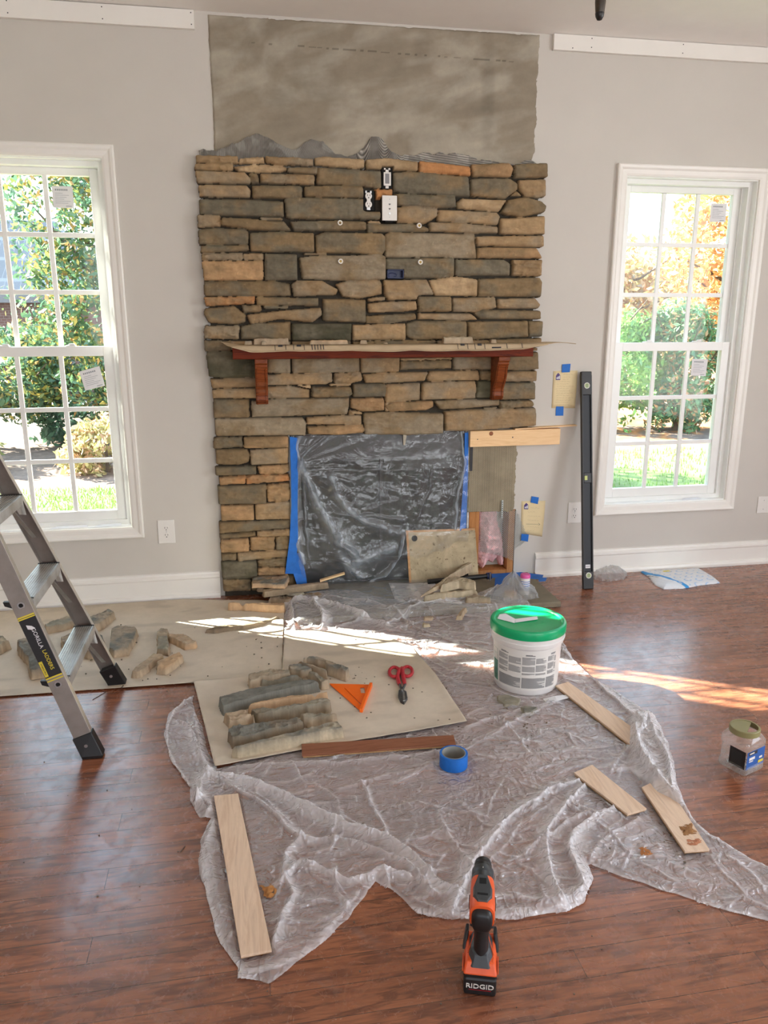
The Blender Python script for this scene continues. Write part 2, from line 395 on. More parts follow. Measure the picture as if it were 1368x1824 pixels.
M['jarplastic'] = film('clear_jar_plastic', .14, (.78, .76, .72, 1), 1.0, .08, 20, .2, use_attr=False)

def floor_mat():
    m, nt, b, _ = newmat('oak_strip_floor')
    v = coords(nt)
    br = N(nt, 'ShaderNodeTexBrick'); br.offset = .37; br.offset_frequency = 3; br.squash = 1
    br.inputs['Scale'].default_value = 1; br.inputs['Brick Width'].default_value = 1.15; br.inputs['Row Height'].default_value = .083
    br.inputs['Mortar Size'].default_value = .0009; br.inputs['Mortar Smooth'].default_value = .2; br.inputs['Bias'].default_value = 0
    br.inputs['Color1'].default_value = (0, 0, 0, 1); br.inputs['Color2'].default_value = (1, 1, 1, 1); br.inputs['Mortar'].default_value = (.5, .5, .5, 1)
    nt.links.new(v, br.inputs['Vector'])
    # shift grain per plank
    add = N(nt, 'ShaderNodeVectorMath', operation='MULTIPLY_ADD'); add.inputs[1].default_value = (3.1, .7, 4.3)
    nt.links.new(br.outputs['Color'], add.inputs[0]); nt.links.new(v, add.inputs[2])
    mp = N(nt, 'ShaderNodeMapping'); mp.inputs['Scale'].default_value = (1.6, 17, 1); nt.links.new(add.outputs[0], mp.inputs[0])
    f = noise_(nt, mp.outputs[0], 1.7, 5, .62, 1.6); g = noise_(nt, mp.outputs[0], 7, 4, .7, .5)
    c = ramp(nt, f, [(.30, rgb(72, 42, 32, 1.5)), (.42, rgb(108, 66, 46, 1.7)), (.55, rgb(126, 79, 55, 1.7)), (.7, rgb(114, 69, 48, 1.7))])
    c = mix(nt, .35, c, ramp(nt, g, [(.38, rgb(80, 46, 35, 1.6)), (.55, rgb(130, 82, 57, 1.7))]))
    mp2 = N(nt, 'ShaderNodeMapping'); mp2.inputs['Scale'].default_value = (.9, 8, 1); nt.links.new(add.outputs[0], mp2.inputs[0])
    cg = noise_(nt, mp2.outputs[0], 2.6, 4, .55, 2.6)
    c = mix(nt, ramp(nt, cg, [(.50, (0, 0, 0, 1)), (.60, (.75, .75, .75, 1)), (.66, (.2, .2, .2, 1))]), c, rgb(76, 44, 33, 1.35))
    du = noise_(nt, v, 2.1, 7, .75, 2.0); c = mix(nt, ramp(nt, du, [(.52, (0, 0, 0, 1)), (.62, (.10, .10, .10, 1))]), c, (.42, .38, .36, 1))
    tone = ramp(nt, br.outputs['Color'], [(0, (.88, .87, .86, 1)), (1, (1.08, 1.06, 1.04, 1))])
    c = mix(nt, 1, c, tone, 'MULTIPLY')
    c = mix(nt, br.outputs['Fac'], c, (.055, .028, .02, 1))
    nt.links.new(c, b.inputs['Base Color'])
    s = noise_(nt, v, 3.2, 6, .7, 1.5); s2 = noise_(nt, v, 16, 5, .7, 1)
    rr = ramp(nt, s, [(.35, (.17, .17, .17, 1)), (.65, (.30, .30, .30, 1))]); rr = mix(nt, .4, rr, ramp(nt, s2, [(.4, (.15, .15, .15, 1)), (.6, (.38, .38, .38, 1))]))
    nt.links.new(rr, b.inputs['Roughness']); b.inputs['Specular IOR Level'].default_value = 1.0
    hh = mix(nt, br.outputs['Fac'], ramp(nt, g, [(.3, (.5, .5, .5, 1)), (.7, (.6, .6, .6, 1))]), (0, 0, 0, 1))
    bump(nt, b, hh, .35, .0012); return m
M['floor'] = floor_mat()

def vcol(name, rough=.85, nscale=30, amt=.35, bs=.5, bd=.003, spec=.3):
    m, nt, b, _ = newmat(name); v = coords(nt)
    at = N(nt, 'ShaderNodeAttribute'); at.attribute_name = 'Col'
    f = noise_(nt, v, nscale, 6, .7); g = noise_(nt, v, nscale*5, 4, .7)
    t = ramp(nt, f, [(.3, (1-amt, 1-amt, 1-amt, 1)), (.7, (1+amt, 1+amt, 1+amt, 1))])
    nt.links.new(mix(nt, 1, at.outputs['Color'], t, 'MULTIPLY'), b.inputs['Base Color'])
    b.inputs['Roughness'].default_value = rough; b.inputs['Specular IOR Level'].default_value = spec
    bump(nt, b, mix(nt, .5, f, g), bs, bd); return m
M['stone'] = vcol('ledge_stone', .85, 24, .17, .4, .002)
M['cement'] = vcol('cement_scratch_coat', .9, 9, .10, .3, .002)
M['paper'] = vcol('builders_paper', .85, 14, .06, .25, .001)
M['foam'] = vcol('glass_wool', .95, 60, .2, .8, .004)

# ================================================================== SETTING
CEIL = 2.854
RX0, RX1, RY0 = -3.0, 4.25, -8.0
WINS = {'L': (-1.388, -.606), 'R': (2.049, 2.828)}
WZ0, WZ1 = .416, 2.21
FB = (.232, 1.222, .0, .876)      # fireplace opening
CV = (1.232, 1.512, .02, .415)    # open stud bay

def holed_wall(name, y0, y1, x0, x1, z0, z1, holes, m):
    xs = sorted({x0, x1}|{h[0] for h in holes}|{h[1] for h in holes}); zs = sorted({z0, z1}|{h[2] for h in holes}|{h[3] for h in holes})
    xs = [x for x in xs if x0 <= x <= x1]; zs = [z for z in zs if z0 <= z <= z1]
    def solid(i, k):
        if i < 0 or k < 0 or i >= len(xs)-1 or k >= len(zs)-1: return False
        cx, cz = (xs[i]+xs[i+1])/2, (zs[k]+zs[k+1])/2
        return not any(h[0] < cx < h[1] and h[2] < cz < h[3] for h in holes)
    b = MB()
    for i in range(len(xs)-1):
        for k in range(len(zs)-1):
            if not solid(i, k): continue
            a, c, d, e = xs[i], xs[i+1], zs[k], zs[k+1]
            b.add([(a, y0, d), (c, y0, d), (c, y0, e), (a, y0, e)], [(0, 1, 2, 3)])
            b.add([(a, y1, d), (c, y1, d), (c, y1, e), (a, y1, e)], [(3, 2, 1, 0)])
            if not solid(i-1, k): b.add([(a, y0, d), (a, y1, d), (a, y1, e), (a, y0, e)], [(3, 2, 1, 0)])
            if not solid(i+1, k): b.add([(c, y0, d), (c, y1, d), (c, y1, e), (c, y0, e)], [(0, 1, 2, 3)])
            if not solid(i, k-1): b.add([(a, y0, d), (c, y0, d), (c, y1, d), (a, y1, d)], [(3, 2, 1, 0)])
            if not solid(i, k+1): b.add([(a, y0, e), (c, y0, e), (c, y1, e), (a, y1, e)], [(0, 1, 2, 3)])
    o = b.build(name, m); return tag(o, kind='structure')

wh = [(WINS['L'][0], WINS['L'][1], WZ0, WZ1), (WINS['R'][0], WINS['R'][1], WZ0, WZ1)]
holed_wall('wall_fireplace', 0, .115, RX0, RX1, 0, 3.0, wh+[FB, CV], M['wall'])
holed_wall('wall_outer_face', .115, .215, RX0-.2, RX1+.2, -.5, 3.2, [(a-.0, b+.0, c-.0, d+.0) for a, b, c, d in wh]+[(FB[0], FB[1], -.02, FB[3])], M['trim'])
rear = [(-2.2, -.2, .5, 2.5), (1.4, 3.8, .5, 2.5)]
holed_wall('wall_rear', RY0-.12, RY0, RX0, RX1, 0, 3.0, rear, M['wall'])
b = MB()
b.box((RX0-.12, RY0, 0), (RX0, 0, 3.0)); tag(b.build('wall_left', M['wall']), kind='structure')
b = MB()   # right wall with one window opening
b.box((RX1, RY0, 0), (RX1+.12, -4.4, 3)).box((RX1, -2.4, 0), (RX1+.12, .1, 3)).box((RX1, -4.4, 0), (RX1+.12, -2.4, .5)).box((RX1, -4.4, 2.5), (RX1+.12, -2.4, 3))
tag(b.build('wall_right', M['wall']), kind='structure')
tag(MB().box((RX0, RY0, CEIL), (RX1, .0, CEIL+.1)).build('ceiling', M['ceiling']), kind='structure')
tag(MB().box((RX0, RY0, -.1), (RX1, .0, 0)).build('floor', M['floor'], origin=(0, 0, 0)), kind='structure')

# skirting: left and right of the fireplace
def baseboard(name, x0, x1):
    prof = [(0, 0), (-.032, 0), (-.032, .014), (-.026, .026), (-.016, .03), (-.016, .108), (-.021, .116), (-.020, .126), (-.012, .134), (-.010, .142), (0, .146)]
    b = MB().prism([(x0, y, z) for y, z in prof], (x1-x0, 0, 0)); return tag(b.build(name, M['trim']), kind='structure')
baseboard('baseboard_left', RX0, -.17); baseboard('baseboard_right', 1.64, RX1)

# painted ledger boards high on the wall
def ledger(name, x0, x1, z0, z1, nails):
    b = MB().box((x0, -.022, z0), (x1, 0, z1)); o = tag(b.build(name, M['trim'], bevel=.0015), kind='structure')
    n = MB()
    for x, z in nails: n.cyl((x, -.0225, z), (x, -.0215, z), .0028, n=8)
    n.build('nail_hole', M['ink'], o); return o
ledger('trim_1', RX0, -.147, 2.772, 2.851, [(-.16, 2.838), (-.16, 2.79), (-.55, 2.838), (-.55, 2.79), (-.95, 2.838), (-.95, 2.79)])
ledger('trim_2', 1.60, RX1, 2.780, 2.852, [(1.70, 2.792), (1.80, 2.84), (1.80, 2.80), (2.3, 2.84), (2.3, 2.80)])

# ------------------------------------------------------------------ windows
def window(n, x0, x1):
    t = bpy.data.objects.new('window_%d' % n, None); link(t); t.location = ((x0+x1)/2, 0, WZ0); t['kind'] = 'structure'
    # casing: stepped flat moulding
    b = MB(); w = .058
    prof = [(0, 0), (0, -.012), (.010, -.016), (.030, -.018), (.040, -.024), (.052, -.026), (w, -.022), (w, 0)]
    c = [(x0, WZ0), (x1, WZ0), (x1, WZ1), (x0, WZ1)]; d = [(-1, -1), (1, -1), (1, 1), (-1, 1)]
    vs = []
    for (cx, cz), (dx, dz) in zip(c, d):
        for o, y in prof: vs.append((cx+dx*o, y, cz+dz*o))
    k = len(prof); fs = []
    for i in range(4):
        j = (i+1) % 4
        for q in range(k-1): fs.append((i*k+q, j*k+q, j*k+q+1, i*k+q+1))
    b.add(vs, fs); b.build('casing', M['trim'], t)
    b = MB(); fr = .030       # jamb frame with tracks
    for (a0, a1, s) in ((x0, x0+.006, 0), (x1-.006, x1, 0)): b.box((a0, .0, WZ0), (a1, .04, WZ1))
    b.box((x0+.006, 0, WZ1-.006), (x1-.006, .04, WZ1)).box((x0+.006, 0, WZ0), (x1-.006, .04, WZ0+.006))
    b.box((x0, .04, WZ0), (x0+fr, .14, WZ1)).box((x1-fr, .04, WZ0), (x1, .14, WZ1)).box((x0+fr, .04, WZ1-fr), (x1-fr, .14, WZ1)).box((x0+fr, .04, WZ0), (x1-fr, .14, WZ0+fr))
    b.box((x0+fr, .088, WZ0+fr), (x0+fr+.008, .093, WZ1-fr)).box((x1-fr-.008, .088, WZ0+fr), (x1-fr, .093, WZ1-fr))
    b.build('jamb', M['vinyl'], t)
    zm = 1.318
    def sash(name, za, zb, y, st):
        xa, xb = x0+fr, x1-fr; b = MB(); g0, g1 = xa+st, xb-st
        bot = .050 if name == 'lower_sash' else .038; top = .040 if name == 'upper_sash' else .048
        if name == 'upper_sash': top = .034
        h0, h1 = za+bot, zb-top
        b.box((xa, y, za), (xa+st, y+.032, zb)).box((xb-st, y, za), (xb, y+.032, zb)).box((g0, y, za), (g1, y+.032, za+bot)).box((g0, y, zb-top), (g1, y+.032, zb))
        for i in (1, 2):
            xx = g0+(g1-g0)*i/3; b.box((xx-.0115, y+.008, h0), (xx+.0115, y+.022, h1)); zz = h0+(h1-h0)*i/3; b.box((g0, y+.009, zz-.0115), (g1, y+.021, zz+.0115))
        s = b.build(name, M['vinyl'], t, bevel=.002)
        MB().box((g0, y+.014, h0), (g1, y+.0165, h1)).build('pane', M['glass'], s)
        return g0, g1
    sash('upper_sash', zm-.02, WZ1-fr, .096, .050); g = sash('lower_sash', WZ0+fr, zm+.026, .056, .050)
    for f in (.25, .75):
        xx = g[0]+(g[1]-g[0])*f
        MB().box((xx-.025, .06, zm+.026), (xx+.025, .085, zm+.032)).box((xx-.006, .055, zm+.032), (xx+.022, .066, zm+.040)).build('sash_lock', M['vinyl'], t, bevel=.002)
    return t
window(1, *WINS['L']); window(2, *WINS['R'])

# ------------------------------------------------------------------ exterior
GZ = -.42
def lawn():
    n = 160; xs = np.linspace(-16, 30, n*2); ys = np.linspace(.3, 32, n); X, Y = np.meshgrid(xs, ys)
    Z = GZ+.05*fbm(X*.7, Y*.7, 3)+.02*(Y > 7)*(Y-7)
    q, u = grid_faces(np.ones(X.shape, bool)); V = np.stack([X.ravel(), Y.ravel(), Z.ravel()], 1)[u]
    x, y = V[:, 0], V[:, 1]
    bed = y > 4.75+.3*np.sin(x*.8)+.12*fbm(x*2, y*2, 5)
    bedr = (x > 2) & (y > 6.0+.4*np.sin(x*.5+1)+.2*fbm(x*2, y*2, 5)); bed = np.where(x > 2, bedr, bed)
    f = fbm(x*4, y*4, 9)[:, None]; f2 = fbm(x*9, y*9, 19)[:, None]
    grass = np.array([.17, .22, .08])*(0.6+.9*f); mulch = np.array([.20, .14, .11])*(.5+1.1*f2)
    leaf = np.array([.42, .18, .07]); mulch = np.where((x[:, None] > 2) & (f2 > .52), leaf*(.5+f), mulch)
    C = np.where(bed[:, None], mulch, grass)
    o = finish('lawn', V, quads=q, m=vcol('grass_ground', 1, 12, .3, .8, .03), smooth=179, cols=C, origin=(0, 0, 0)); tag(o, kind='structure'); o.name = 'ground'
lawn()
def leafmat(name, cs, tr=.35):
    m, nt, b, out = newmat(name); nt.nodes.remove(b)
    at = N(nt, 'ShaderNodeAttribute'); at.attribute_name = 'Col'
    d = N(nt, 'ShaderNodeBsdfPrincipled'); d.inputs['Roughness'].default_value = .4; t = N(nt, 'ShaderNodeBsdfTranslucent'); mx = N(nt, 'ShaderNodeMixShader'); mx.inputs[0].default_value = tr
    nt.links.new(at.outputs['Color'], d.inputs['Base Color']); nt.links.new(at.outputs['Color'], t.inputs[0])
    nt.links.new(d.outputs[0], mx.inputs[1]); nt.links.new(t.outputs[0], mx.inputs[2]); nt.links.new(mx.outputs[0], out.inputs[0]); return m
LM = leafmat('leaves', None)
def foliage(name, parent, c, rad, n, size, palette, seed, hollow=.35, squash=None, keep=None):
    rs = np.random.RandomState(seed); d = rs.normal(size=(n*2, 3)); d /= np.linalg.norm(d, axis=1)[:, None]
    r = (hollow+(1-hollow)*rs.rand(n*2))**.6
    k = vn(d[:, 0]*3+seed, d[:, 1]*3+d[:, 2]*2.3, seed)*.5+.65
    P = d*(r*k)[:, None]*np.array(rad)+np.array(c)
    sel = fbm(P[:, 0]*2.3/max(.5, rad[0]), P[:, 2]*2.3+P[:, 1], seed+3) > .42
    P = P[sel][:n]; n = len(P)
    a = rs.normal(size=(n, 3)); a /= np.linalg.norm(a, axis=1)[:, None]; a2 = rs.normal(size=(n, 3)); b_ = np.cross(a, a2); b_ /= np.linalg.norm(b_, axis=1)[:, None]
    s = size*(.6+.8*rs.rand(n))[:, None]
    V = np.stack([P-a*s, P-b_*s*.42, P+a*s, P+b_*s*.42], 1).reshape(-1, 3)
    V[:, 2] = np.maximum(V[:, 2], GZ+.02)
    q = np.arange(n*4).reshape(n, 4)
    pal = np.array(palette); pi = rs.randint(0, len(pal), n); C = np.minimum(pal[pi]*1.5*(.7+.6*rs.rand(n))[:, None]+.02, .8); C = np.repeat(C, 4, axis=0)
    return finish(name, V, quads=q, m=LM, parent=parent, cols=C)
def tree(label, kind, x, y, rad, cz, n, size, pal, seed, trunk=.08, group=None, hollow=.35, cat='tree'):
    t = thing(kind, label, cat, (x, y, GZ), group)
    b = MB(); top = cz+rad[2]*.5; b.tube([(x, y, GZ), (x+.05, y, (GZ+cz)/2), (x, y+.05, top)], [trunk, trunk*.8, trunk*.3], 8)
    rs = random.Random(seed)
    for i in range(9):
        a = rs.random()*6.28; z = GZ+(top-GZ)*(.3+.6*rs.random()); L = rad[0]*.8
        b.tube([(x, y, z), (x+math.cos(a)*L*.5, y+math.sin(a)*L*.5, z+.25), (x+math.cos(a)*L, y+math.sin(a)*L, z+.7*rs.random()+.2)], [trunk*.4, trunk*.25, trunk*.1], 6)
    b.build('trunk', M['bark'], t, smooth=60)
    foliage('foliage', t, (x, y, cz), rad, n, size, pal, seed, hollow); return t
G1, G2, YG, OC, OR, RD = (.045, .10, .045), (.035, .085, .05), (.13, .15, .035), (.24, .19, .04), (.30, .17, .06), (.25, .11, .05)
tree('glossy magnolia tree with yellowing leaves behind the left window, right of the house', 'magnolia_tree', -1.62, 7.2, (1.35, 1.1, 2.6), 2.2, 19000, .052, [G1, G1, G2, G2, YG, OC, (.09, .14, .04), G1, OR], 11, .1)
tree('lower magnolia branch mass at the left edge outside the left window', 'magnolia_tree', -3.7, 8.0, (1.6, .9, .75), .75, 9000, .052, [G1, G2, YG, G1, OC], 12, .08)
def shrub(label, name, x, y, rad, pal, seed, n=1500, size=.05, cat='shrub'):
    t = thing(name, label, cat, (x, y, GZ)); MB().tube([(x, y, GZ), (x, y, GZ+rad[2])], [.03, .012], 6).build('stem', M['bark'], t)
    foliage('foliage', t, (x, y, GZ+rad[2]*.75), rad, n, size, pal, seed, .5); return t
shrub('low tan juniper shrub in the mulch bed, outside the left window on the right', 'juniper_shrub', -1.72, 5.9, (.62, .5, .42), [(.30, .26, .12), (.22, .20, .08), (.34, .22, .14)], 21, 2600, .05)
shrub('low green juniper shrub at the left edge outside the left window', 'juniper_shrub', -3.6, 6.2, (.55, .5, .40), [(.16, .18, .06), (.24, .22, .09)], 22, 2200, .05)
shrub('dark round evergreen shrub under the magnolia outside the left window', 'evergreen_shrub', -2.5, 8.3, (1.3, .6, .75), [G2, (.03, .07, .04)], 23, 3500, .06)
YA, AU, BG = (.34, .23, .09), (.34, .17, .06), (.32, .25, .17)
tree('tall tree with orange autumn leaves at the right outside the right window', 'autumn_tree', 8.6, 8.4, (1.7, 1.4, 2.1), 2.6, 8000, .07, [AU, YA, AU, (.4, .2, .06)], 31, .12)
tree('yellow autumn tree beyond the hedge outside the right window', 'autumn_tree', 8.3, 13.5, (2.6, 1.4, 1.6), 1.9, 8000, .09, [YA, BG, (.40, .33, .12), AU], 32, .1, hollow=.2)
tree('pale yellow autumn tree at the left outside the right window', 'autumn_tree', 10.6, 15.5, (3.0, 1.4, 2.0), 1.6, 8000, .1, [YA, BG, (.42, .36, .14)], 33, .1, hollow=.2)
tree('bright green bushy holly outside the right window on the left', 'holly_bush', 6.0, 8.1, (.95, .8, 1.35), .72, 6500, .055, [(.12, .24, .05), (.18, .28, .07), (.08, .18, .05)], 34, .06, cat='bush')
tree('darker dense holly in the middle outside the right window', 'holly_bush', 7.2, 7.9, (.95, .8, 1.25), .66, 6500, .055, [(.06, .14, .06), (.09, .18, .07), (.25, .15, .07), (.05, .12, .06)], 35, .06, cat='bush')
tree('grey-green low bush at the right outside the right window', 'low_bush', 9.0, 8.6, (1.0, .7, .7), .2, 3500, .055, [(.07, .13, .08), (.10, .16, .08)], 36, .05, cat='bush')
# far tree line, countless
fo = foliage('tree_line', None, (4, 24, 1.4), (22, 2.0, 2.3), 14000, .22, [YA, BG, (.3, .28, .14), G1, AU], 41, .1)
tag(fo, 'distant band of trees behind the gardens seen through both windows', 'trees', kind='stuff')
# grass blades at the lawn edge
def tufts():
    rs = np.random.RandomState(5); n = 9000
    x = np.where(rs.rand(n) < .5, rs.uniform(-5, -.6, n), rs.uniform(3.0, 9, n)); y = rs.uniform(1.2, 6.2, n)
    y = np.where(x < 2, rs.uniform(3.2, 4.9, n), y)
    z = np.full(n, GZ+.02); h = rs.uniform(.03, .08, n); dx = rs.normal(0, .02, n)
    V = np.stack([np.stack([x-.006, y, z], 1), np.stack([x+.006, y, z], 1), np.stack([x+dx, y+dx, z+h], 1)], 1).reshape(-1, 3)
    C = np.repeat(np.array([[.14, .26, .05]])*(.6+.7*rs.rand(n))[:, None], 3, axis=0)
    o = finish('grass', V, quads=np.arange(n*3).reshape(n, 3), m=LM, cols=C); tag(o, 'short lawn grass outside the windows', 'grass', kind='stuff')
tufts()
def house():
    t = thing('brick_house', 'red brick house with grey shingle roof seen through the left window', 'house', (-7.5, 16, GZ))
    m, nt, b, _ = newmat('red_brick'); v = coords(nt, rot=(math.radians(90), 0, 0)); br = N(nt, 'ShaderNodeTexBrick'); br.inputs['Scale'].default_value = 4.5
    br.inputs['Color1'].default_value = (.07, .022, .018, 1); br.inputs['Color2'].default_value = (.10, .035, .026, 1); br.inputs['Mortar'].default_value = (.14, .11, .10, 1); nt.links.new(v, br.inputs['Vector']); nt.links.new(br.outputs[0], b.inputs['Base Color'])
    MB().box((-12.5, 14.5, GZ), (-3.0, 19, 2.0)).build('brick_wall', m, t)
    m2, nt, b, _ = newmat('roof_shingle'); v = coords(nt, rot=(math.radians(60), 0, 0)); br = N(nt, 'ShaderNodeTexBrick'); br.inputs['Scale'].default_value = 3
    br.inputs['Color1'].default_value = (.014, .019, .032, 1); br.inputs['Color2'].default_value = (.028, .035, .055, 1); br.inputs['Mortar'].default_value = (.06, .07, .09, 1); nt.links.new(v, br.inputs['Vector']); nt.links.new(br.outputs[0], b.inputs['Base Color'])
    x0, x1, y0, y1, z0, zt = -12.8, -2.7, 14.2, 19.3, 1.95, 3.75
    MB().add([(x0, y0, z0), (x1, y0, z0), (x1, y1, z0), (x0, y1, z0), (-10.5, 16.7, zt), (-4.3, 16.7, zt)], [(0, 1, 5, 4), (1, 2, 5), (2, 3, 4, 5), (3, 0, 4)]).build('roof', m2, t)
    MB().box((x0, y0-.05, z0-.15), (x1, y0+.02, z0+.03)).build('gutter', plain('gutter_paint', (.12, .12, .13, 1), .6), t)
    MB().box((-5.6, 14.44, .5), (-4.7, 14.52, 1.2)).build('window_frame', M['trim'], t)
house()
# unseen chimney chase, added outside to keep the sun off the right window
tag(MB().box((-.22, .285, GZ), (1.66, 1.0, 5.2)).build('sun_blocking_chase', plain('chase_brick', (.35, .2, .15, 1), .9, bs=.4)), kind='structure')

